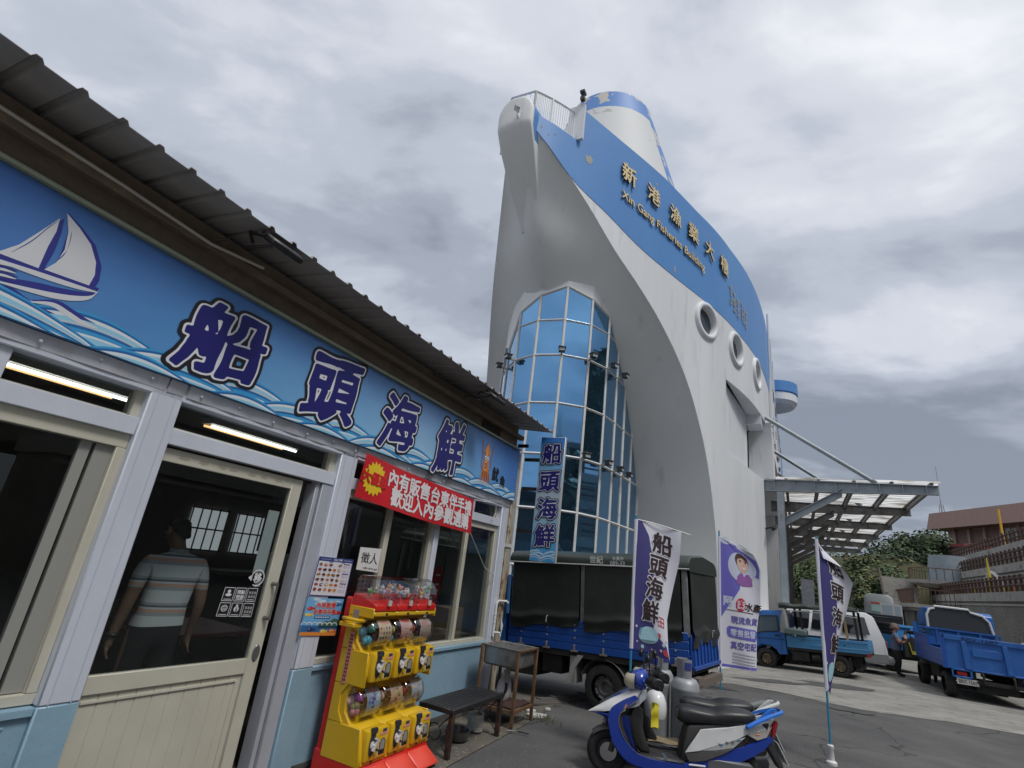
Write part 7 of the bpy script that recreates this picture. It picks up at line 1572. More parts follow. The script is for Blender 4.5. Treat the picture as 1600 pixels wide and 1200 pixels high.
for (x, z, w_, h_, mi) in ((-1.02, .475, .045, .010, 0), (-1.09, .50, .03, .012, 1), (-1.15, .51, .03, .014, 1), (-1.22, .535, .04, .010, 0)):
    y = lin([(-1.64, .07), (-1.5, .115), (-1.2, .158), (-.9, .175)], x) + .006 - .1 * (z - .45); b.add([(x - w_ / 2, y, z - h_), (x + w_ / 2, y, z - h_ * .2), (x + w_ / 2, y, z + h_), (x - w_ / 2, y, z + h_ * .4)], [(0, 1, 2, 3)], mi)
b.build('side_decal', [mat('decal_teal', (.05, .22, .38), .4), mat('decal_grey', (.15, .15, .16), .4)], sc1, fix=False)
b = MB(); put_text(b, 'KYMCO', lambda u, v, o: (-.46 + v, .09 - u * 1.0, .2745), .045, [(.012, 0, 0)]); b.build('mat_lettering', mat('mat_letter', (.16, .26, .34), .6), sc1, fix=False)
b = MB(); b.add([(.16, .085, .60), (.10, .14, .615), (.0, .176, .69), (-.05, .178, .735), (-.02, .178, .66), (.06, .165, .60)], [(0, 1, 2, 3, 4, 5)]); b.v = [v + Vector((.004, .008, 0)) for v in b.v]; b.build('turn_lamp', mat('front_lamp', (.55, .50, .45), .1, coat=.6), sc1, fix=False)
b = MB(); b.add([(.02, .172, .68), (-.04, .180, .732), (-.025, .180, .69), (.015, .176, .662)], [(0, 1, 2, 3)]); b.v = [v + Vector((.004, .010, 0)) for v in b.v]; b.build('amber_reflector', mat('amber', (.6, .25, .06), .2), sc1, fix=False)
sc2 = make_scooter('dark scooter with a white grab rail parked behind the blue and white one', (1.70, 6.40, 0), R_(-84), mat('scooter2_grey', (.05, .052, .055), .3), mat('scooter2_dark', (.03, .03, .035), .3), mat('scooter2_rail', (.52, .54, .53), .35), mat('mat_beige', (.30, .24, .15), .8, col2=(.20, .15, .09), nscale=14), True)
# white helmet and yellow cloth hung on the near scooter
def sl(sc, x, y, z): return sc.matrix_basis @ Vector((x, y, z))
o = thing('helmet', 'white open helmet hanging between the two scooters', 'helmet', sl(sc1, -.40, -.16, .70)); 
b = MB(); b.loft([[(.115 * s * math.cos(q), .13 * s * math.sin(q), z) for q in [2 * math.pi * i / 24 for i in range(24)]] for s, z in ((.02, .135), (.45, .122), (.75, .09), (.95, .03), (1, -.03), (.97, -.08), (.9, -.11), (.84, -.10), (.9, -.03))], True, False); b.build('shell', mat('helmet_white', (.72, .73, .74), .15, coat=.6), o, smooth=True)
b = MB(); b.tube([(.10, .05, .0), (.116, .03, -.05), (.10, .0, -.1)], .006, 6); b.ball((.117, .02, -.01), .012, 8, 5); b.tube([(.0, .12, -.1), (.02, .08, -.2), (.0, .02, -.17)], .006, 5); b.build('strap', BLACK(), o, smooth=True)
o = MB(); rr = random.Random(12); o.grid(lambda u, v: ((u - .5) * .09 * (1 + v * .4) + .012 * math.sin(v * 9 + u * 6), .035 * math.sin(u * 9 + v * 2) , -.20 * v + .01 * math.sin(u * 11)), 14, 12); o = o.build('yellow_cloth', mat('cloth_yellow', (.62, .55, .02), .7, col2=(.5, .42, .01), nscale=9), None, smooth=True); o.location = sl(sc1, -.36, .05, .74); o.rotation_euler = (0, 0, 1.2); tag(o, 'crumpled yellow cloth hanging from the hook of the near scooter', 'cloth')
# ================================================================ gas cylinders
def cylinder(x, y, lbl, rz):
    t = thing('gas_cylinder', lbl, 'gas cylinder', (x, y, gz(x, y)), rz, 'gas cylinders behind the scooters')
    M_CY = mat('cylinder_grey', (.36, .38, .40), .45, .2, col2=(.29, .30, .32), nscale=4, bump=.05)
    b = MB(); b.lathe([(.12, 0), (.13, .02), (.155, .06), (.16, .10), (.16, .66), (.162, .665), (.162, .68), (.158, .69), (.15, .735), (.12, .78), (.06, .80), (.001, .80)], 32); b.build('tank', M_CY, t, smooth=True, ang=50)
    b = MB(); b.lathe([(.095, .79), (.10, .99), (.092, .99), (.088, .79)], 24, caps=False, a0=R_(-40), a1=R_(200)); b.build('collar', M_CY, t, smooth=True)
    b = MB(); b.lathe([(.02, .80), (.02, .86), (.028, .87), (.028, .91), (.014, .92)], 10); b.tube([(0, 0, .885), (-.05, -.02, .885)], .014, 6); b.build('valve', mat('brass', (.42, .28, .12), .4, .7), t)
    b = MB(); b.loft([[(.102 * math.cos(q), .102 * math.sin(q), z) for q in [R_(150) + R_(45) * i / 6 for i in range(7)]] for z in (.88, .96)], False, False); b.build('label', mat('label_blue', (.04, .06, .28), .4), t, fix=False)
    b = MB(); b.loft([[(.103 * math.cos(q), .103 * math.sin(q), z) for q in [R_(-25) + R_(70) * i / 6 for i in range(7)]] for z in (.90, .965)], False, False); b.build('green_label', mat('label_green', (.03, .07, .05), .4), t, fix=False)
cylinder(2.47, 6.86, 'grey gas cylinder with cut-away collar behind the second scooter seat', R_(95)); cylinder(2.16, 7.0, 'grey gas cylinder partly hidden by the scooter handlebar', R_(70)); cylinder(2.32, 7.32, 'grey gas cylinder behind the other two, close to the tarp truck', R_(120))

# ================================================================ banner flags on poles
POLE_B = mat('pole_blue', (.03, .25, .42), .45); POLE_W = mat('pole_white', (.68, .68, .67), .5); FL_W = mat('flag_white', (.70, .70, .78), .7); FL_N = mat('flag_navy', (.055, .05, .20), .7); FL_K = mat('flag_ink', (.035, .018, .022), .7); FL_R = mat('flag_red', (.55, .06, .08), .7); FL_C = mat('flag_cyan', (.38, .62, .70), .7); FL_V = mat('flag_violet', (.15, .14, .52), .7); SKIN_P = mat('print_skin', (.70, .47, .38), .7); HAIR_P = mat('print_hair', (.10, .045, .035), .7); SHIRT_P = mat('print_shirt', (.30, .12, .38), .7)
def seafood_flag(lbl, x, y, ztop, zbot, width, hd, fold, ground, name='banner_flag', base=False, tw=0.0):
    """hd: compass heading the cloth streams towards from its pole"""
    t = thing(name, lbl, 'flag', (x, y, ground), math.pi / 2 - hd, None)
    b = MB(); b.tube([(0, 0, .02), (0, 0, zbot - .02)], .013, 8); b.build('lower_pole', POLE_B, t, smooth=True)
    b = MB(); b.tube([(0, 0, ztop - .12), (0, 0, ztop + .04)], .013, 8); b.build('pole_cap', POLE_B, t, smooth=True)
    H = ztop - zbot
    def F(u, v, o=0):
        w_ = width * fold(v); ph = tw * u * (1 - v)
        return (u * w_ * math.cos(ph), -o + .035 * math.sin(u * 5 + v * 6) * u + u * w_ * math.sin(ph) - .02 * math.sin(v * 3), zbot + H * v - .09 * u * u * (1 if tw == 0 else 2.2 * (v ** 3)) - (.0 if tw == 0 else .05 * u))
    b = MB(); b.tube([(0, 0, zbot), (0, 0, ztop)], .022, 8); b.build('sleeve', FL_W, t, smooth=True)
    b = MB(); b.grid(lambda u, v: F(u, v), 16, 60, 0); cl_ = b.build('cloth', FL_W, t, smooth=True)
    b = MB()   # navy side field with slanted edges
    eu = lambda v: lin([(0, 1.0), (.10, .95), (.16, .62), (.25, .55), (.6, .46), (.88, .30), (.97, .16), (1, .12)], v)
    for sd in (1, -1):
        b.grid(lambda u, v: F(.02 + u * (eu(v) - .02), v, sd * .0025), 10, 60, 0)
    b.build('navy_field', FL_N, cl_, smooth=True, fix=False)
    b = MB()
    for ch, v in zip('船頭海鮮', (.845, .665, .485, .305)):
        for sd in (1, -1): put_text(b, ch, lambda u, w2, o, v=v, sd=sd: F((.60 - (.845 - v) * .22 if tw == 0 else .52) + u * (.25 if tw == 0 else .23) / max(width, .3), v + w2 * .25 / H, sd * (.008 + o)), .98, [(.075, 1, 0), (.030, 0, .003)], brush=.006, maxrun=2)
    u0, v0 = .80, .26
    for sd in (1, -1):
        o_ = sd * .006
        for (a, c, e, f_) in ((-.09, -.035, .09, -.028), (-.09, .028, .09, .035), (-.09, -.035, -.075, .035), (.075, -.035, .09, .035), (-.01, -.035, .01, .035), (-.09, -.004, .09, .004)): b.add([F(u0 + a, v0 + c, o_), F(u0 + e, v0 + c, o_), F(u0 + e, v0 + f_, o_), F(u0 + a, v0 + f_, o_)], [(0, 1, 2, 3)], 2)
        b.add([F(.46 + .26 * math.cos(q) + .06 * math.sin(q), .125 + .065 * math.sin(q), o_) for q in [2 * math.pi * i / 24 for i in range(24)]], [tuple(range(24))], 3)
        b.add([F(.30 + .10 * math.cos(q), .13 + .04 * math.sin(q), o_ + sd * .001) for q in [2 * math.pi * i / 16 for i in range(16)]], [tuple(range(16))], 4)
        for (uu, vv, ru, mi) in ((.12, .17, .03, 1), (.30, .03, .045, 3), (.86, .10, .04, 3), (.90, .05, .07, 2), (.74, .155, .05, 2), (.78, .05, .03, 1), (.55, .03, .02, 1), (.95, .14, .03, 1), (.15, .06, .02, 1)): b.add([F(uu + ru * math.cos(q), vv + ru * .33 * math.sin(q), o_) for q in [2 * math.pi * i / 12 for i in range(12)]], [tuple(range(12))], mi)
    b.build('lettering', [FL_K, mat('flag_letter_white', (.66, .66, .72), .7), FL_R, FL_C, mat('flag_teal', (.14, .38, .48), .7)], cl_, fix=False)
    if base:
        b = MB(); b.lathe([(.001, 0), (.06, 0), (.06, .03), (.035, .05), (.03, .16), (.036, .17), (.036, .20), (.02, .21)], 14); b.build('foot', POLE_W, t, smooth=True)
    b = MB(); e = F(1, 1); b.tube([(0, 0, ztop + .0), (e[0] * .5, e[1] * .5, (ztop + e[2]) / 2 + .012), (e[0] * (1.2 if tw == 0 else 1), e[1], e[2] - (.02 if tw == 0 else 0))], .006, 5); b.build('top_rod', POLE_W, t)
    return t
seafood_flag('navy and white seafood banner flag standing behind the scooter handlebar', 1.69, 6.40, 2.49, 1.08, .53, R_(92), lambda v: lin([(0, .80), (.1, .76), (.3, .74), (.5, .84), (.75, .97), (1, 1)], v), gz(1.69, 6.4))
seafood_flag('navy and white seafood flag furled by the wind on a white footed pole', 4.38, 7.23, 2.62, .80, .48, R_(95), lambda v: lin([(0, .18), (.10, .34), (.3, .66), (.55, .94), (.80, .98), (.93, .62), (1, .12)], v), 0, base=True, tw=.9)
# fish dealer's banner with a printed portrait
FX, FY = 4.75, 11.29
t = thing('portrait_flag', 'violet and white banner flag with a cartoon portrait in a purple shirt', 'flag', (FX, FY, gz(FX, FY)), math.pi / 2 - R_(95))
b = MB(); b.tube([(0, 0, .02), (0, 0, .43)], .016, 8); b.build('lower_pole', POLE_B, t); b = MB(); b.tube([(0, 0, 2.86), (0, 0, 3.02)], .016, 8); b.build('pole_cap', POLE_B, t)
b = MB(); b.tube([(0, 0, .42), (0, 0, 2.9)], .028, 8); b.build('sleeve', FL_W, t, smooth=True)
def PF(u, v, o=0): 
    w_ = .80 * lin([(0, .83), (.3, .90), (.5, 1.0), (.8, 1.0), (.92, .90), (1, .80)], v)
    return (.02 + u * w_, -o + .05 * math.sin(u * 6 + v * 5) * u, .44 + 2.46 * v - .28 * u ** 2 * v ** 4)
b = MB(); b.grid(lambda u, v: PF(u, v), 16, 60); cl_ = b.build('cloth', FL_W, t, smooth=True)
def pfill(m, pts, mi, o=.004):
    cu_, cv_ = sum(p[0] for p in pts) / len(pts), sum(p[1] for p in pts) / len(pts)
    if len(pts) < 12: pts = [(a[0] + (b_[0] - a[0]) * k / 6, a[1] + (b_[1] - a[1]) * k / 6) for a, b_ in zip(pts, pts[1:] + pts[:1]) for k in range(6)]
    m.loft([[PF(cu_ + (u - cu_) * k, cv_ + (v - cv_) * k, o) for u, v in pts] for k in (.02, .25, .5, .75, 1)], True, False, mi)
def pell(m, u, v, ru, rv, mi, o=.004, n=24, a0=0): pfill(m, [(u + ru * math.cos(2 * math.pi * i / n), v + rv * math.sin(2 * math.pi * i / n)) for i in range(n)], mi, o)
b = MB()
b.grid(lambda u, v: PF(u * lin([(0, .0), (.01, .02), (.4, .48), (.46, .50), (1, .5)], v), .36 + .60 * v, .003), 12, 40, 0)
b.grid(lambda u, v: PF(.42 + .55 * u, .77 + .18 * v - .05 * u, .0025), 10, 10, 0); pell(b, .16, .975, .16, .03, 1, .005); b.grid(lambda u, v: PF(u, .02 * v, .003), 8, 2, 0)
pell(b, .55, .78, .36, .125, 1, .005)
pfill(b, [(.40, .64), (.42, .70), (.52, .735), (.60, .72), (.72, .735), (.80, .70), (.82, .64), (.70, .63), (.55, .625)], 5, .007); pfill(b, [(.56, .735), (.60, .70), (.66, .735)], 1, .009)
pell(b, .56, .835, .175, .066, 4, .008); pell(b, .575, .812, .145, .072, 3, .010); pfill(b, [(.42, .84), (.50, .865), (.62, .862), (.73, .835), (.72, .875), (.60, .90), (.47, .89)], 4, .012); pell(b, .59, .745, .05, .02, 3, .0075)
for uu in (.52, .66): pell(b, uu, .828, .018, .006, 4, .014); pell(b, uu, .84, .035, .0035, 4, .014)
pell(b, .60, .775, .045, .010, 6, .014); pell(b, .60, .80, .014, .008, 7, .013)
pell(b, .50, .475, .13, .052, 2, .005)
put_text(b, '阿', lambda u, v, o: PF(.17 + u / .8, .495 + v / 2.46, .006 + o), .19, [(.05, 1, 0)]); put_text(b, '壽', lambda u, v, o: PF(.50 + u / .8, .475 + v / 2.46, .008 + o), .17, [(.04, 1, 0)]); put_text(b, '水產', lambda u, v, o: PF(.82 + u / .8, .465 + v / 2.46, .006 + o), .17, [(.035, 8, 0)])
pfill(b, [(.14, .425), (.85, .415), (.85, .42), (.14, .43)], 8, .006)
put_text(b, '現流魚貨', lambda u, v, o: PF(.62 + u / .8, .355 + v / 2.46, .006 + o), .145, [(.035, 9, 0)]); pfill(b, [(.16, .25), (.20, .225), (.95, .205), (1.0, .23), (1, .28), (.95, .295), (.22, .305), (.16, .29)], 0, .006); put_text(b, '零售批發', lambda u, v, o: PF(.60 + u / .8, .258 + v / 2.46, .009 + o), .14, [(.035, 1, 0)]); put_text(b, '真空宅配', lambda u, v, o: PF(.62 + u / .8, .165 + v / 2.46, .006 + o), .145, [(.035, 9, 0)])
for k in range(4): pfill(b, [(.32, .105 - .022 * k), (.95, .095 - .022 * k), (.95, .100 - .022 * k), (.32, .112 - .022 * k)], 10, .006)
b.build('print', [FL_V, mat('flag_pale', (.55, .60, .74), .7), mat('flag_seal_red', (.55, .03, .05), .7), SKIN_P, HAIR_P, SHIRT_P, mat('print_smile', (.75, .72, .70), .7), mat('print_nose', (.60, .36, .28), .7), FL_K, mat('flag_letter_violet', (.14, .12, .40), .7), mat('flag_grey_print', (.40, .40, .46), .7)], cl_, fix=False)
b = MB(); e = PF(1, 1); b.tube([(0, 0, 2.9), (e[0], e[1], e[2])], .008, 5); b.build('top_rod', POLE_W, t)
# ================================================================ people
M_SKIN = mat('skin', (.42, .235, .16), .5, col2=(.36, .19, .125), nscale=20); M_BLKC = mat('black_cloth', (.012, .012, .014), .8); M_HAIRG = mat('hair_grey_brown', (.20, .15, .11), .7, col2=(.10, .075, .055), nscale=40); M_HAIRB = mat('hair_dark', (.018, .015, .013), .6)
def skin_body(joints, edges, mat_of, mats, parent, sub=2, name='body', cuts=()):
    """one continuous surface grown over a skeleton of joints (point, radius)"""
    names = list(joints); me = bpy.data.meshes.new(name); me.from_pydata([joints[k][0] for k in names], [(names.index(a), names.index(b)) for a, b in edges], [])
    o = bpy.data.objects.new(name, me); COL.objects.link(o); sk_ = o.modifiers.new('skin', 'SKIN'); sk_.use_smooth_shade = True; sk_.branch_smoothing = .3
    for i, k in enumerate(names):
        d = me.skin_vertices[0].data[i]; r = joints[k][1]; d.radius = r if isinstance(r, tuple) else (r, r); d.use_root = (i == 0)
    o.modifiers.new('sub', 'SUBSURF').levels = sub
    dg = bpy.context.evaluated_depsgraph_get(); dg.update(); m2 = bpy.data.meshes.new_from_object(o.evaluated_get(dg))
    bpy.data.objects.remove(o); bpy.data.meshes.remove(me); m2.name = name
    bm = bmesh.new(); bm.from_mesh(m2)
    for co, no in cuts: bmesh.ops.bisect_plane(bm, geom=bm.verts[:] + bm.edges[:] + bm.faces[:], plane_co=co, plane_no=no, dist=1e-5)
    bm.to_mesh(m2); bm.free()
    m2.materials.clear()
    for m in mats: m2.materials.append(m)
    for p in m2.polygons: p.material_index = mat_of(p.center); p.use_smooth = True
    o = bpy.data.objects.new(name, m2); COL.objects.link(o); o.parent = parent; return o
def hand(J, E, root, wrist, d, out, r=.0085, L=1.0):
    """palm and five bent fingers: d along the hand, out towards the thumb side"""
    d, out = Vector(d).normalized(), Vector(out).normalized(); n = d.cross(out).normalized(); w = Vector(wrist)
    J[root + 'palm'] = (tuple(w + d * .055 * L), (.033 * L, .017 * L)); E.append((root, root + 'palm'))
    for i, (o_, l) in enumerate(((.030, .070), (.011, .080), (-.009, .074), (-.028, .058))):
        b0 = w + d * .085 * L + out * o_ * L; b1 = b0 + d * l * .5 * L + n * .008; b2 = b1 + d * l * .45 * L + n * .022 * L
        for q, (pt, rr_) in enumerate(((b0, r * 1.15), (b1, r), (b2, r * .8))): J['%sf%d%d' % (root, i, q)] = (tuple(pt), rr_)
        E += [(root + 'palm', '%sf%d0' % (root, i)), ('%sf%d0' % (root, i), '%sf%d1' % (root, i)), ('%sf%d1' % (root, i), '%sf%d2' % (root, i))]
    t0 = w + d * .035 * L + out * .036 * L; t1 = t0 + d * .035 * L + out * .022 * L; t2 = t1 + d * .03 * L + out * .004
    for q, (pt, rr_) in enumerate(((t0, r * 1.3), (t1, r * 1.1), (t2, r * .85))): J['%st%d' % (root, q)] = (tuple(pt), rr_)
    E += [(root + 'palm', root + 't0'), (root + 't0', root + 't1'), (root + 't1', root + 't2')]
def face(parent, c, fwd, r, skin_m, glasses=False, beard=False):
    f_ = Vector(fwd).normalized(); s = Vector((0, 0, 1)).cross(f_).normalized(); up = f_.cross(s); c = Vector(c)
    P = lambda a, b, h: c + f_ * a + s * b + up * h
    m = MB(); m.loft([[P(r * k, w_ * math.cos(q), h + .008 * math.sin(q)) for q in [2 * math.pi * i / 8 for i in range(8)]] for k, w_, h in ((.85, .008, .025), (1.12, .012, -.012), (.95, .015, -.024))], True, True, 0)
    for e in (-1, 1): m.ball(P(0.05 * r, e * r * .93, 0), (.015, .015, .03), 8, 6, 0); m.ball(P(r * .86, e * .032, .018), .011, 8, 6, 1); m.tube([P(r * .95, e * .015, .036), P(r * .88, e * .05, .036)], .004, 4, 2)
    m.tube([P(r * .92, -.024, -.05), P(r * .98, 0, -.048), P(r * .92, .024, -.05)], .007, 5, 3)
    m.build('face', [skin_m, mat('eye_dark', (.03, .025, .022), .2), mat('brow', (.03, .02, .015), .8), mat('lips', (.40, .10, .09), .5)], parent, smooth=True)
def hair(parent, c, fwd, rad, m_, low=-.03, back=-.09):
    f_ = Vector(fwd).normalized(); s = Vector((0, 0, 1)).cross(f_).normalized(); c = Vector(c); rr = random.Random(4); m = MB(); n = 20; rings = []
    for k in range(9):
        t_ = math.pi * .5 * (1 - k / 8); ring = []
        for i in range(n):
            q = 2 * math.pi * i / n; fr_ = math.cos(q); lo = low + (back - low) * max(0, -fr_) + (.07 if fr_ > .35 else .0)
            z = math.sin(t_) * rad[2] if k < 5 else math.sin(t_) * rad[2] * (1 - (k - 4) / 4) + lo * (k - 4) / 4
            k2 = math.cos(t_) if k < 8 else 1.0; j = 1 + .05 * rr.uniform(-1, 1)
            ring.append(c + f_ * (rad[0] * k2 * fr_ * j - .008) + s * (rad[1] * k2 * math.sin(q) * j) + Vector((0, 0, z)))
        rings.append(ring)
    m.loft(rings, True, False); m.build('hair', m_, parent, smooth=True)
# woman with folded arms
wq = gp(1406, 1057)
pw = thing('person', 'woman in a grey blue T-shirt and black trousers standing with folded arms beside the trucks', 'person', (wq.x, wq.y, 0), math.pi / 2 - R_(128))
pw.scale = (1.22, 1.22, 1.0)
J = {'pelvis': ((-.02, 0, .80), (.17, .15)), 'waist': ((.0, 0, .94), (.175, .155)), 'chest': ((-.01, 0, 1.10), (.165, .13)), 'neckb': ((-.02, 0, 1.235), .06), 'neck': ((.0, 0, 1.275), .05), 'jaw': ((.025, 0, 1.335), (.072, .075)), 'skull': ((.01, 0, 1.405), (.088, .092)), 'crown': ((.0, 0, 1.455), (.06, .065))}
E = [('pelvis', 'waist'), ('waist', 'chest'), ('chest', 'neckb'), ('neckb', 'neck'), ('neck', 'jaw'), ('jaw', 'skull'), ('skull', 'crown')]
for s, n_ in ((1, 'L'), (-1, 'R')):
    J.update({'sh' + n_: ((-.01, s * .17, 1.165), .068), 'el' + n_: ((.10, s * .235, .96), .046), 'wr' + n_: ((.245 - .03 * (s < 0), s * -.03, .985 + .03 * (s > 0)), .032), 'hip' + n_: ((-.01, s * .09, .70), .105), 'kn' + n_: ((.01, s * .095, .40), .072), 'an' + n_: ((-.02, s * .095, .075), .045), 'toe' + n_: ((.12, s * .115, .035), .035)})
    E += [('chest', 'sh' + n_), ('sh' + n_, 'el' + n_), ('el' + n_, 'wr' + n_), ('pelvis', 'hip' + n_), ('hip' + n_, 'kn' + n_), ('kn' + n_, 'an' + n_), ('an' + n_, 'toe' + n_)]
    hand(J, E, 'wr' + n_, J['wr' + n_][0], (.05, -s * 1, .15), (.2, 0, 1), .008, .8)
M_TEE = mat('tee_greyblue', (.085, .10, .165), .8, col2=(.13, .145, .20), nscale=6)
def wm(c):
    if c.z > 1.245: return 0
    if c.z < .055: return 2
    if c.z < .735: return 2 if c.z > .09 else 2
    arm = (c.x > .085 and .90 < c.z < 1.06 and (abs(c.y) > .02 or c.x > .16)) or (abs(c.y) > .205 and c.z < 1.07)
    return 0 if arm and c.z < 1.055 else 1
skin_body(J, E, wm, [M_SKIN, M_TEE, M_BLKC], pw, cuts=(((0, 0, 1.245), (0, 0, 1)), ((0, 0, .735), (0, 0, 1)), ((0, 0, 1.055), (0, 0, 1)))); face(pw, (.012, 0, 1.385), (1, .25, 0), .09, M_SKIN); hair(pw, (.0, 0, 1.40), (1, .2, 0), (.105, .10, .10), M_HAIRG, -.02, -.07)
# man inside the shop, seen from behind through the glass
pm_ = thing('person', 'man in a striped polo shirt inside the shop, seen through the glass door', 'person', sw(2.72, .60, .11), math.pi / 2 - R_(-52))
J = {'pelvis': ((0, 0, .94), (.165, .12)), 'waist': ((-.01, 0, 1.08), (.17, .125)), 'chest': ((-.03, 0, 1.30), (.19, .125)), 'neckb': ((-.015, 0, 1.465), .065), 'neck': ((.02, .01, 1.52), .057), 'jaw': ((.065, .02, 1.57), (.07, .078)), 'skull': ((.055, .02, 1.645), (.083, .098)), 'crown': ((.045, .02, 1.70), (.06, .07))}
E = [('pelvis', 'waist'), ('waist', 'chest'), ('chest', 'neckb'), ('neckb', 'neck'), ('neck', 'jaw'), ('jaw', 'skull'), ('skull', 'crown')]
for s, n_ in ((1, 'L'), (-1, 'R')):
    J.update({'sh' + n_: ((-.02, s * .185, 1.40), .072), 'up' + n_: ((-.03, s * .225, 1.26), .058), 'el' + n_: ((-.05, s * .25, 1.11), .044), 'wr' + n_: ((-.01 if s > 0 else .03, s * .27, .88), .029), 'hip' + n_: ((0, s * .09, .84), .105), 'kn' + n_: ((.03 * s, s * .10, .48), .07), 'an' + n_: ((.05 * s, s * .10, .08), .05), 'toe' + n_: ((.05 * s + .16, s * .12, .04), .042)})
    E += [('chest', 'sh' + n_), ('sh' + n_, 'up' + n_), ('up' + n_, 'el' + n_), ('el' + n_, 'wr' + n_), ('pelvis', 'hip' + n_), ('hip' + n_, 'kn' + n_), ('kn' + n_, 'an' + n_), ('an' + n_, 'toe' + n_)]
    hand(J, E, 'wr' + n_, J['wr' + n_][0], (.12, s * .05, -1), (1, -s * .2, .1), .0095, 1.0)
M_POLO = bpy.data.materials.new('striped_polo'); M_POLO.use_nodes = True; t = M_POLO.node_tree; b = t.nodes['Principled BSDF']; b.inputs['Roughness'].default_value = .85
tc = t.nodes.new('ShaderNodeTexCoord'); sp = t.nodes.new('ShaderNodeSeparateXYZ'); t.links.new(tc.outputs['Object'], sp.inputs[0]); fr_ = t.nodes.new('ShaderNodeMath'); fr_.operation = 'MULTIPLY_ADD'; t.links.new(sp.outputs[2], fr_.inputs[0]); fr_.inputs[1].default_value = 5.6; fr_.inputs[2].default_value = .55
f2 = t.nodes.new('ShaderNodeMath'); f2.operation = 'FRACT'; t.links.new(fr_.outputs[0], f2.inputs[0]); rp_ = t.nodes.new('ShaderNodeValToRGB'); rp_.color_ramp.interpolation = 'CONSTANT'; t.links.new(f2.outputs[0], rp_.inputs[0])
for i, (p, c) in enumerate([(0, (.78, .78, .80)), (.28, (.46, .47, .50)), (.42, (.75, .43, .33)), (.54, (.74, .74, .76)), (.62, (.18, .19, .23)), (.70, (.48, .49, .52)), (.80, (.78, .78, .80))]):
    e = rp_.color_ramp.elements[i] if i < 2 else rp_.color_ramp.elements.new(p); e.position = p; e.color = (*c, 1)
t.links.new(rp_.outputs[0], b.inputs['Base Color'])
def mm_(c):
    if c.z > 1.475: return 0
    if abs(c.y) > .17 and c.z < 1.215: return 0
    if c.z < .955 - .04 * c.y: return 2
    return 1
skin_body(J, E, mm_, [mat('skin_brown', (.30, .165, .11), .5), M_POLO, M_BLKC], pm_, cuts=(((0, 0, 1.475), (0, 0, 1)), ((0, 0, 1.215), (0, 0, 1)), ((0, 0, .955), (0, .04, 1)))); face(pm_, (.06, .02, 1.625), (.9, .5, -.1), .095, M_SKIN); hair(pm_, (.05, .02, 1.635), (.9, .4, 0), (.088, .080, .092), M_HAIRB, .0, -.06)
b = MB(); b.lathe([(.062, 0), (.070, .015), (.066, .04), (.058, .042)], 18, caps=False); b.v = [v + Vector((-.008, 0, 1.455)) for v in b.v]; b.build('collar', mat('collar_grey', (.42, .42, .44), .8), pm_, smooth=True)
b = MB(); b.tube([(-.012 + .034 * math.cos(q), .268 + .034 * math.sin(q), .895) for q in [2 * math.pi * i / 16 for i in range(16)]], .009, 6, loop=True); b.ball((-.045, .268, .895), (.008, .017, .017), 8, 6); b.build('wristwatch', mat('watch_dark', (.05, .05, .05), .25, .6), pm_)
# person beside the flatbed, one arm on its side
# ================================================================ person leaning on the far side of the flatbed
c_ = t3.matrix_basis @ Vector((-3.30, .42, 0)); ph = thing('person', 'person in black in the flatbed truck cab with one arm out of the window', 'person', c_, math.pi / 2 - R_(26))
J = {'pelvis': ((0, 0, .86), (.15, .12)), 'waist': ((0, 0, 1.0), (.15, .115)), 'chest': ((.0, 0, 1.2), (.17, .12)), 'neckb': ((0, 0, 1.35), .06), 'neck': ((.02, 0, 1.40), .05), 'jaw': ((.04, 0, 1.46), .07), 'skull': ((.03, 0, 1.53), .09), 'crown': ((.02, 0, 1.58), .06)}
E = [('pelvis', 'waist'), ('waist', 'chest'), ('chest', 'neckb'), ('neckb', 'neck'), ('neck', 'jaw'), ('jaw', 'skull'), ('skull', 'crown')]
for s, n_ in ((1, 'L'), (-1, 'R')):
    J.update({'sh' + n_: ((0, s * .18, 1.29), .066), 'el' + n_: ((.05, s * (.50 if s > 0 else .25), 1.30 if s > 0 else 1.1), .05), 'wr' + n_: ((-.16 if s > 0 else .05, s * (.56 if s > 0 else .24), 1.17 if s > 0 else .9), .034), 'hip' + n_: ((0, s * .09, .76), .10), 'kn' + n_: ((.02, s * .1, .43), .066), 'an' + n_: ((0, s * .1, .07), .047), 'toe' + n_: ((.14, s * .11, .035), .036)})
    E += [('chest', 'sh' + n_), ('sh' + n_, 'el' + n_), ('el' + n_, 'wr' + n_), ('pelvis', 'hip' + n_), ('hip' + n_, 'kn' + n_), ('kn' + n_, 'an' + n_), ('an' + n_, 'toe' + n_)]
    hand(J, E, 'wr' + n_, J['wr' + n_][0], (-1, .1, -.3) if s > 0 else (.1, 0, -1), (0, s, .4) if s > 0 else (1, 0, .1), .011, 1.1)
skin_body(J, E, lambda c: 0 if (c.z > 1.36 or (c.x < -.14 and c.y > .4) or (c.y < -.2 and c.z < .92 and c.z > .6)) else 1, [M_SKIN, M_BLKC], ph); face(ph, (.035, 0, 1.51), (1, 0, 0), .09, M_SKIN); hair(ph, (.025, 0, 1.52), (1, 0, 0), (.10, .095, .10), M_HAIRB)

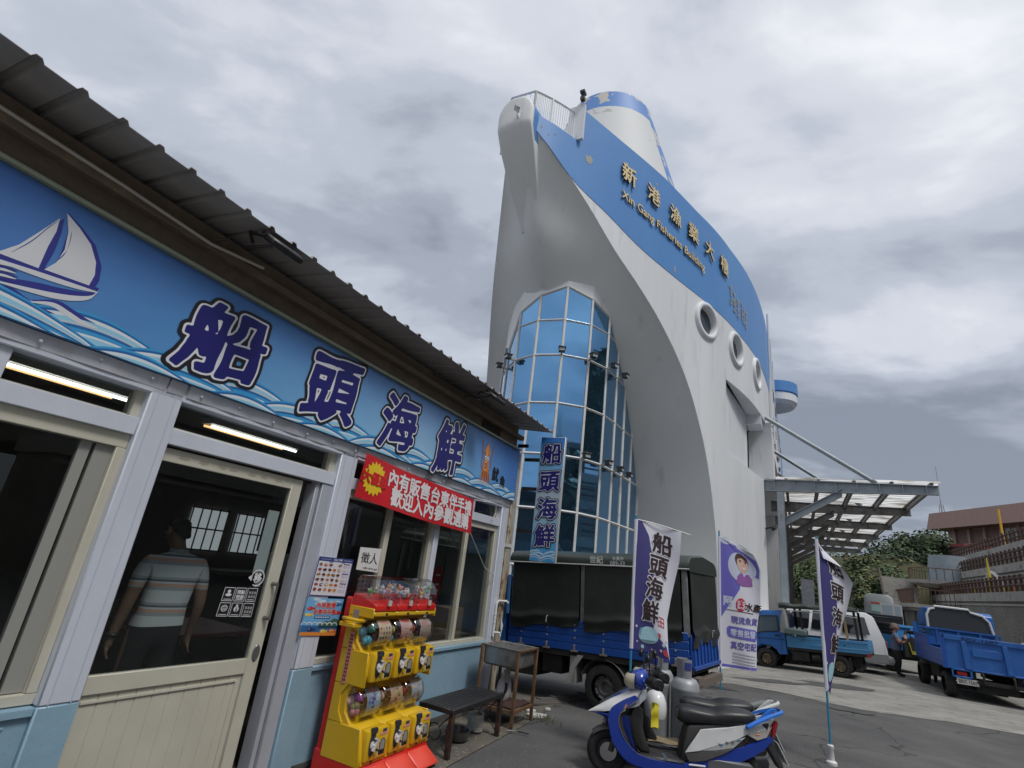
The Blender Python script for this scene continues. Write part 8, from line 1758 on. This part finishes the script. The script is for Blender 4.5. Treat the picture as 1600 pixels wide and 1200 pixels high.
# ================================================================ terraces, railings, stairs, trees and the building on the hill
def al(a, l, z=0.0): p = ua * a + ul * l; return Vector((p.x, p.y, z))
def pz(px, py, d): r = pray(px, py); return Vector((0, 0, EYE)) + r * (d / math.hypot(r.x, r.y))
M_WALLC = mat('retaining_concrete', (.29, .28, .255), .9, col2=(.37, .36, .33), nscale=.8, col3=(.13, .125, .11), n3scale=2, lo3=.55, hi3=.7); M_PEB = mat('pebble_facing', (.18, .17, .15), .95, col2=(.25, .235, .21), nscale=.6, col3=(.045, .042, .04), n3scale=9, lo3=.52, hi3=.66, bump=.8, bscale=14); M_LOG = mat('log_rail', (.06, .03, .022), .7)
def wbox(m, a0, a1, l0, l1, z0, z1, mi=0):
    P = [al(a, l, z) for z in (z0, z1) for a, l in ((a0, l0), (a1, l0), (a1, l1), (a0, l1))]; m.add(P, [(0, 3, 2, 1), (4, 5, 6, 7), (0, 1, 5, 4), (1, 2, 6, 5), (2, 3, 7, 6), (3, 0, 4, 7)], mi)
TER = [(11.5, 8, 68.0, 3.85, 'lowest'), (13.4, 8, 70.5, 6.05, 'middle'), (15.2, 8, 76.5, 8.1, 'topmost')]
postm = None
for k, (l, a0, a1, zt, nm) in enumerate(TER):
    t = thing('retaining_wall', nm + ' of the three concrete retaining walls on the hillside', 'wall', al(a0, l), math.pi / 2 - SHIP_AZ, 'terraced retaining walls')
    zb = -1 if k == 0 else TER[k - 1][3] - .2
    m = MB(); m.box((0, -2.2 if k < 2 else -40, zb), (a1 - a0, 0, zt - .55)); m.build('facing', M_PEB, t)
    m = MB(); m.box((-.1, -2.3 if k < 2 else -40, zt - .55), (a1 - a0 + .1, .10, zt)); m.box((0, .0, zt - .82), (a1 - a0, .05, zt - .70)); m.build('coping', M_WALLC, t)
    r = thing('log_railing', 'brown log railing on top of the %s retaining wall' % nm, 'railing', al(a0, l, zt), math.pi / 2 - SHIP_AZ, 'log railings')
    for h in (.36, .74): m = MB(); m.tube([(0, 0, h), (a1 - a0, 0, h)], .065, 8); m.build('rail', M_LOG, r, smooth=True)
    if postm is None:
        m = MB(); m.tube([(0, 0, 0), (0, 0, .95)], .085, 8); p0 = m.build('post', M_LOG, r, smooth=True); postm = p0
    x = a1 - a0
    first = True
    while x > max(0, 26 - a0):
        if k == 0 and first: o = postm
        else: o = postm.copy(); COL.objects.link(o)
        first = False; o.parent = r; o.location = (x, 0, 0); x -= .95
# worn shapes on the lowest facing
m = MB()
for (px, py, w_, h_, mi, d) in ((1568, 983, 1.0, 2.2, 0, 44), (1552, 1000, .5, 1.8, 1, 45), (1580, 990, .35, 2.0, 1, 44), (1498, 955, .6, 1.6, 1, 56), (1594, 1000, .4, 1.8, 1, 43)):
    c = pz(px, py, d); a_ = Vector((c.x, c.y)).dot(ua); rr = random.Random(px)
    m.add([al(a_ + w_ * math.cos(q) * rr.uniform(.7, 1) * .55, 11.46, c.z - .5 + h_ * .5 * math.sin(q) * rr.uniform(.85, 1)) for q in [2 * math.pi * i / 14 for i in range(14)]], [tuple(range(14))], mi)
tag(m.build('wall_patches', [mat('patch_tan', (.26, .19, .10), .9, col2=(.16, .12, .07), nscale=3), mat('patch_pale', (.30, .29, .27), .9)], None, fix=False), 'tan and pale worn patches on the face of the lowest retaining wall', 'patch')
t = thing('wall_arch', 'white arch relief on the middle retaining wall', 'relief', al(55.2, 13.36, 3.85), math.pi / 2 - SHIP_AZ)
m = MB(); m.tube([(2.3 * math.cos(q), .02, 1.75 * math.sin(q)) for q in [math.pi * i / 20 for i in range(21)]], .16, 6); m.build('arch', mat('arch_white', (.6, .6, .58), .7), t, smooth=True)
m = MB(); m.add([(2.1 * math.cos(q), .01, 1.6 * math.sin(q)) for q in [math.pi * i / 20 for i in range(21)]], [tuple(range(21))]); m.build('panel', mat('arch_fill', (.20, .17, .14), .8), t, fix=False)
m = MB()
for i, (a, c) in enumerate(((47.5, 0), (50, 1), (52, 2), (60, 2), (63, 0), (46, 1))):
    wbox(m, a, a + .9, 13.25, 13.38, 3.9, 4.5 + .1 * (i % 2), c)
tag(m.build('terrace_planters', [mat('planter_white', (.55, .55, .55), .7), mat('planter_orange', (.50, .13, .04), .7), mat('planter_yellow', (.5, .36, .05), .7)], None), 'small coloured planters behind the middle log railing', 'planter')
m = MB(); m.tube([al(49.5, 11.8, 3.8), al(49.5, 11.8, 6.2)], [.16, .03], 5); tag(m.build('yellow_sail', mat('sail_yellow', (.6, .48, .05), .7), None), 'yellow pointed post above the lowest log railing', 'post')
# landings with railings and the grey water tank
t = thing('landing', 'lower concrete landing with brown railing at the end of the terraces', 'landing', al(60.5, 10.0), math.pi / 2 - SHIP_AZ)
m = MB(); m.box((-3.5, -2, 2.45), (7, 1.6, 2.75)); m.box((-3.0, -2, 2.2), (7, 1.2, 2.45)); m.build('slab', M_WALLC, t)
m = MB(); m.box((1.5, -2, -1), (7, .9, 2.2)); m.build('pier', M_PEB, t)
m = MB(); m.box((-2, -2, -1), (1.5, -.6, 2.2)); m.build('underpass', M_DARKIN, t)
m = MB(); m.box((-3.5, 1.5, 3.9), (7, 1.56, 3.98))
for k in range(36): m.box((-3.5 + .3 * k, 1.51, 2.75), (-3.46 + .3 * k, 1.55, 3.9))
for k in range(12): m.box((-3.5, 1.55 - .3 * k, 2.75), (-3.44, 1.51 - .3 * k, 3.9))
m.box((-3.5, -2, 3.9), (-3.44, 1.5, 3.98)); m.build('railing', mat('rail_brown', (.10, .06, .045), .7), t)
t = thing('landing', 'upper concrete landing with thin railing in front of the grey tank', 'landing', al(65.5, 12.4), math.pi / 2 - SHIP_AZ)
m = MB(); m.lathe([(.1, 4.35), (2.0, 4.45), (2.9, 4.75), (2.9, 5.05), (.1, 5.05)], 20); m.build('slab', M_WALLC, t)
m = MB(); m.tube([(2.8 * math.cos(q), 2.8 * math.sin(q), 6.1) for q in [2 * math.pi * i / 24 for i in range(24)]], .05, 5, loop=True)
for i in range(30): q = 2 * math.pi * i / 30; m.tube([(2.8 * math.cos(q), 2.8 * math.sin(q), 5.05), (2.8 * math.cos(q), 2.8 * math.sin(q), 6.1)], .03, 4)
m.build('railing', mat('rail_brown', (.10, .06, .045), .7), t)
m = MB(); m.lathe([(1.75, 5.06), (1.65, 6.4), (1.5, 7.5), (.1, 7.6)], 20); o = m.build('water_tank', mat('tank_bluegrey', (.25, .29, .33), .6, col2=(.2, .23, .26), nscale=2), None, smooth=True); c = al(66.2, 12.9); o.location = c; tag(o, 'grey blue tapered tank on the upper landing', 'tank')
# stairs between the landings
t = thing('stairs', 'grey concrete stairs climbing from the yard to the terraces', 'stairs', al(64.5, 8.2), math.pi / 2 - SHIP_AZ)
m = MB()
for k in range(14): m.box((.35 * k - 1, -1.6 - .05 * k, 2.4 + .2 * k), (.35 * k + .4, .9 - .02 * k, 2.6 + .2 * k))
m.build('steps', M_WALLC, t); m = MB(); m.tube([(-1.2, 1.0, 3.2), (3.9, .7, 6.0)], .06, 5); m.tube([(-1.2, -1.6, 3.3), (3.9, -1.9, 6.1)], .06, 5)
for k in range(6): m.tube([(-1.2 + k, 1 - .06 * k, 2.4 + .55 * k), (-1.2 + k, 1 - .06 * k, 3.2 + .55 * k)], .05, 4)
m.build('handrail', mat('rail_brown', (.10, .06, .045), .7), t)
# notice pillar and barrier boards
c = pz(1375, 958, 45); t = thing('notice_pillar', 'rounded grey pillar with a small red and white notice', 'pillar', (c.x, c.y, 0), math.pi / 2 - R_(215))
m = MB(); m.loft([[(.35 * math.cos(q) * s * .4, .85 * math.sin(q) * s, z) for q in [2 * math.pi * i / 16 for i in range(16)]] for z, s in ((-.5, 1), (2.2, 1), (2.7, .92), (2.85, .6))], True, True); m.build('pillar_body', mat('pillar_grey', (.34, .38, .40), .7), t, smooth=True, ang=50)
m = MB(); m.box((.15, -.45, 1.75), (.17, .35, 2.35), 0); m.box((.171, -.45, 2.2), (.175, .35, 2.33), 1); m.build('notice', [mat('notice_cyan', (.35, .55, .55), .6), mat('notice_red2', (.5, .06, .05), .6)], t)
for i, (px, py) in enumerate(((1387, 957), (1399, 958))):
    c = pz(px, py, 38); t = thing('barrier_board', ['white barrier board with red stripes left of the other beside the pillar', 'white barrier board with red stripes right of the other beside the pillar'][i], 'barrier', (c.x, c.y, 0), math.pi / 2 - R_(218), 'barrier boards')
    m = MB(); m.box((-.02, -.33, .9), (.02, .33, 2.25)); m.box((-.02, -.25, 0), (.02, -.2, .9)); m.box((-.02, .2, 0), (.02, .25, .9)); m.build('board', mat('board_white', (.6, .62, .64), .6), t)
    m = MB()
    for k in range(6): m.add([(.023, -.3 + .1 * k, 1.28), (.023, -.25 + .1 * k, 1.28), (.023, -.21 + .1 * k, 1.42), (.023, -.26 + .1 * k, 1.42)], [(0, 1, 2, 3)], 0)
    m.box((.021, -.24, 1.55), (.024, .24, 2.15), 1); m.build('stripes', [mat('stripe_red', (.45, .05, .04), .6), mat('print_lightblue', (.38, .46, .55), .6)], t)
# hill
M_HILL = mat('hill_grass', (.035, .048, .018), .95, col2=(.075, .065, .03), nscale=.25, col3=(.035, .05, .018), n3scale=1.2)
def hill(u, v):
    a, l = 62 + 120 * v, -18 + 75 * u
    z = 8.5 * min(1, max(0, (a - 66 + (.5 if l > 6 else .0) - 1.2 * min(max(6 - l, 0), 8)) / 12)) * (1 if l > 0 else max(.25, 1 + l / 20)) + 1.0 * mnoise.noise(Vector((a * .09, l * .11, 2))) + (4 * min(1, max(0, (l - 14) / 12)) if a > 75 else 0)
    p = al(a, l, 0); return (p.x, p.y, max(z, -.3) - .35)
m = MB(); m.grid(hill, 60, 70); tag(m.build('hill', M_HILL, smooth=True), kind='structure')
m = MB(); m.grid(lambda u, v: (lambda p: (p.x, p.y, 7.6))(al(10 + 85 * u, 15.3 + 60 * v)), 10, 10); tag(m.build('hill_terrace', M_HILL), kind='structure')
# trees: trunk, limbs and a crown of leaf-sized faces
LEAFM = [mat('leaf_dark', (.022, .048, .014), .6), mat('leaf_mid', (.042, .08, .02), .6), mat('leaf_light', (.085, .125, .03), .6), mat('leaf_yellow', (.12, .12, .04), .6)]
M_BARK = mat('bark', (.07, .055, .04), .9)
def tree(lbl, base, h, r, n, mix, seed, name='broadleaf_tree', flat=.75, lsize=.27):
    rr = random.Random(seed); t = thing(name, lbl, 'tree' if 'tree' in name else 'bush', base, rr.uniform(0, 6), 'trees and bushes on the hillside')
    m = MB(); m.tube([(0, 0, -.5), (.1, 0, h * .35), (.05, .1, h * .6)], [.22, .15, .07], 7); cl_ = []
    for k in range(9):
        q = rr.uniform(0, 6.28); d = r * rr.uniform(.25, .75); z = h - r * flat + rr.uniform(-.8, .75) * r * flat; c = Vector((d * math.cos(q), d * math.sin(q), z)); cl_.append((c, r * rr.uniform(.30, .52))); m.tube([(.05, .05, h * .4), (c.x * .5, c.y * .5, (h * .4 + z) / 2), c], [.09, .06, .02], 5)
    m.build('trunk', M_BARK, t, smooth=True)
    m = MB()
    for i in range(n):
        c, cr_ = rr.choice(cl_); v = Vector((rr.gauss(0, 1), rr.gauss(0, 1), rr.gauss(0, .8))).normalized(); p = c + v * cr_ * (rr.random() ** .35)
        nn = (v + Vector((rr.uniform(-.8, .8), rr.uniform(-.8, .8), rr.uniform(0, 1.2)))).normalized(); a = nn.orthogonal().normalized(); b = nn.cross(a); s = lsize * rr.uniform(.6, 1.3); q = rr.uniform(0, 6.28); a, b = a * math.cos(q) + b * math.sin(q), b * math.cos(q) - a * math.sin(q)
        mi = rr.choices([0, 1, 2, 3], mix)[0]
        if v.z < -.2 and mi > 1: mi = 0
        m.add([p - a * s, p - b * s * .5, p + a * s, p + b * s * .5], [(0, 1, 2, 3)], mi)
    m.build('crown', LEAFM, t, fix=False)
TR = [(1455, 856, 84, 6, 4.0, 'dense dark green tree right below the brown building'), (1425, 852, 82, 7, 4.6, 'tall dark green tree in the middle of the hillside'), (1395, 862, 80, 6, 4.2, 'dark green tree left of the tall hillside tree'), (1440, 872, 79, 5, 3.6, 'green tree just behind the grey tank'), (1410, 885, 77, 5, 3.6, 'broad green tree low in the middle of the hillside')]
for i, (px, py, d, h, r, lbl) in enumerate(TR):
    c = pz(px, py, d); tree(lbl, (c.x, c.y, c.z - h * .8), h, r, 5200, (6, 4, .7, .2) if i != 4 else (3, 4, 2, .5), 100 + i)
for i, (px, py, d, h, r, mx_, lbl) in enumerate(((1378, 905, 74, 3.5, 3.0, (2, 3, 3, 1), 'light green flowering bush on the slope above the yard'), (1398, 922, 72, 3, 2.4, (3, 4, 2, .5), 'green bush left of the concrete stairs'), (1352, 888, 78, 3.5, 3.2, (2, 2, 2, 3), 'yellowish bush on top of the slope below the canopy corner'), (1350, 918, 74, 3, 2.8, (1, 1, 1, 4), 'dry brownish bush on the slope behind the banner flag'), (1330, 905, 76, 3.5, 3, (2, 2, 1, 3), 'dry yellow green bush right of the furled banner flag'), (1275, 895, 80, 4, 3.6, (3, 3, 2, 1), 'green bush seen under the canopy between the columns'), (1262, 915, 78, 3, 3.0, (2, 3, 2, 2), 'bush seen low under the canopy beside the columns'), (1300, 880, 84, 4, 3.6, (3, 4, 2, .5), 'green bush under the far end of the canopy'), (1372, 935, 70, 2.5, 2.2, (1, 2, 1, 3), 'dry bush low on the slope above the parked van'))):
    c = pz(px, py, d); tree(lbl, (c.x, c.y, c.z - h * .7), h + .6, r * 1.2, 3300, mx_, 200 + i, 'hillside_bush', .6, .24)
# brown institutional building on the hilltop
c0, c1 = al(93.4, 17.4), al(81.8, 23.4); dv = (c1 - c0).normalized(); t = thing('brown_building', 'pinkish brown building with a wide overhanging roof band on the hilltop', 'building', (c0.x, c0.y, .9), math.atan2(dv.y, dv.x))
M_BRN = mat('brown_tile', (.35, .24, .21), .8, col2=(.40, .275, .245), nscale=1.5); M_BRD = mat('brown_recess', (.22, .14, .125), .8); M_PINK = mat('pink_roof', (.42, .27, .24), .8)
m = MB(); m.box((.9, .8, 8), (40, 16, 12.4)); m.build('wall', M_BRN, t)
m = MB(); m.add([(-.3, -.5, 14.6), (41, -.5, 14.6), (41, -.9, 12.4), (-.6, -.9, 12.4), (-.3, 17, 14.6), (41, 17, 14.6), (41, 17, 12.4), (-.6, 17, 12.4)], [(0, 1, 2, 3), (4, 7, 6, 5), (0, 3, 7, 4), (1, 5, 6, 2), (3, 2, 6, 7), (0, 4, 5, 1)]); m.build('roof_band', mat('roof_band', (.32, .21, .18), .8, col2=(.36, .24, .21), nscale=2, stretch=(4, 4, .2)), t)
m = MB(); m.prism([(.5, 14.6), (7, 16.0), (14, 14.6)], 'x', 3, 41); m.build('pitched_roof', M_PINK, t)
m = MB()
for k in range(16): m.box((2.1 + 2.35 * k, .45, 8), (2.45 + 2.35 * k, .8, 12.4))
m.box((.9, .5, 10.2), (40, .8, 10.5)); m.build('pilaster', M_BRN, t)
m = MB()
for k in range(16): m.box((2.5 + 2.35 * k, .79, 10.55), (4.4 + 2.35 * k, .76, 12.2)); m.box((2.5 + 2.35 * k, .79, 8.2), (4.4 + 2.35 * k, .76, 10.1))
m.build('recess', M_BRD, t)
for k in (3, 4, 5, 6, 8, 9):
    m = MB(); m.box((2.65 + 2.35 * k, .70, 10.8), (4.25 + 2.35 * k, .755, 12.1)); w_ = m.build('window', mat('far_window', (.42, .47, .47), .3), t)
    m = MB(); m.box((3.42 + 2.35 * k, .66, 10.8), (3.5 + 2.35 * k, .70, 12.1)); m.build('mullion', M_BRD, w_)
m = MB()
for k in range(1, 6): m.box((2.55 + 2.35 * k, .55, 9.3), (4.35 + 2.35 * k, .75, 9.85))
m.build('air_conditioner_row', mat('ac_white', (.55, .53, .5), .6), t)
c = pz(1472, 800, 97); m = MB(); m.tube([(0, 0, -4), (0, 0, 1.6)], .10, 5); m.tube([(0, 0, 1.6), (0, 0, 6.5)], .05, 4)
for s in (-1, 1): m.tube([(s * .9, 0, -4), (s * .25, 0, 1.0)], .07, 4); m.tube([(s * .7, 0, -2.6), (-s * .5, 0, -1.2)], .05, 4)
o = m.build('antenna_mast', mat('mast_grey', (.35, .36, .38), .6), None); o.location = c; tag(o, 'thin grey antenna mast standing behind the brown building roof', 'antenna')
c = pz(1566, 832, 70); m = MB(); m.tube([(0, 0, -3), (0, 0, 2.2)], .10, 6); m.tube([(-.2, 0, -2), (.5, 0, -3)], .12, 5); o = m.build('yellow_post', mat('post_yellow', (.62, .33, .03), .6), None); o.location = c; tag(o, 'orange yellow post in front of the brown building', 'post')
c = pz(1480, 862, 82); m = MB(); m.box((-2, -2, .2), (5, 2, .5), 0); m.box((-1.5, -1.5, -2.5), (4.5, 1.5, .2), 1); m.tube([(-1.8, -1.8, .2), (-1.8, -1.8, -3)], .1, 5, 2); o = m.build('shelter', [mat('shelter_red', (.22, .05, .05), .7), mat('shelter_white', (.5, .5, .5), .7), M_LOG], None); o.location = c; o.rotation_euler = (0, 0, math.atan2(dv.y, dv.x)); tag(o, 'small white shelter with a red roof below the brown building', 'shelter')
# pole and notice standing below the canopy
c = pz(1262, 922, 50); m = MB(); m.box((-.45, -.04, -2.2), (.45, .04, .8)); o = m.build('vertical_banner', mat('banner_bluegrey', (.25, .27, .36), .7, col2=(.4, .41, .46), nscale=6), None); o.location = c; o.rotation_euler = (0, 0, -R_(30)); tag(o, 'narrow grey blue banner standing under the canopy', 'banner')
# ================================================================ what the blue glass mirrors: a block of flats and a palm across the street
t = thing('apartment_block', 'grey apartment block across the street, mirrored dark in the blue glass bay', 'building', (6, -17, 0), R_(8))
m = MB(); m.box((-2, -12, -.5), (30, 0, 12.5)); m.box((3, -9, 12.5), (9, -2, 15.5)); m.box((-16, -14, -.5), (-2.2, -3, 6.5)); m.build('wall', mat('flats_grey', (.20, .20, .19), .85, col2=(.15, .15, .145), nscale=.4), t)
m = MB()
for f_ in range(4):
    for k in range(9): m.box((-.8 + 3.3 * k, -.01, 1.0 + 3 * f_), (1.2 + 3.3 * k, .03, 2.5 + 3 * f_))
m.build('window', mat('flats_window', (.02, .025, .03), .2), t)
m = MB()
for f_ in range(1, 5): m.box((-2, .0, 3 * f_ - .12), (30, .5, 3 * f_ + .12))
m.build('balcony_slab', mat('flats_slab', (.2, .2, .19), .8), t)
t = thing('palm_tree', 'tall palm tree across the street, mirrored in the blue glass bay', 'tree', (4.6, -10.5, 0), 0)
m = MB(); m.tube([(0, 0, -.3), (.15, 0, 3), (.1, .1, 6), (.25, .1, 8.2)], [.22, .17, .14, .12], 8); m.build('trunk', M_BARK, t, smooth=True)
m = MB(); rr = random.Random(3)
for k in range(17):
    q = 2 * math.pi * k / 17 + rr.uniform(-.2, .2); up_ = rr.uniform(-.2, 1.0); L_ = rr.uniform(1.8, 2.6)
    pts = [Vector((.25 + math.cos(q) * L_ * s, .1 + math.sin(q) * L_ * s, 8.2 + up_ * L_ * s * .7 - 1.5 * s * s)) for s in [i / 9 for i in range(10)]]; sd = Vector((-math.sin(q), math.cos(q), 0))
    for i in range(1, 9):
        for e in (-1, 1):
            for o_ in (0, .5): p = pts[i].lerp(pts[i + 1], o_); m.add([p, p + (pts[i + 1] - pts[i]) * .35, p + sd * e * .62 * math.sin(math.pi * (i + o_) / 10) ** .5 + Vector((0, 0, -.28)) + (pts[i + 1] - pts[i]) * .6], [(0, 1, 2)], rr.choice([0, 0, 1]))
m.build('crown', LEAFM, t, fix=False)

# tall trees added out of view on the right, to darken what the glass mirrors
t0 = None
for i, (a, l, sc_) in enumerate(((4, 19, 1.0), (11, 21, 1.15), (18, 19, .95), (25, 22, 1.1), (33, 20, .9), (-4, 18, 1.1), (-11, 15, 1.2))):
    p = al(a, l, 7.2 if i < 5 else 0)
    if t0 is None: tree('tall dark tree right of the yard, added out of view to darken the mirroring glass', p, 11, 5.0, 2600, (6, 3, .5, .1), 300, lsize=.55); t0 = [o for o in COL.objects if o.name.startswith('broadleaf_tree') and o.parent is None][-1]
    else:
        t = copy_tree(t0); t.location = p; t.rotation_euler.z = i * 1.3; t.scale = (sc_, sc_, sc_)
    t = t0 if i == 0 else t
    t['group'] = 'unseen trees added for dark reflections'
done_text()
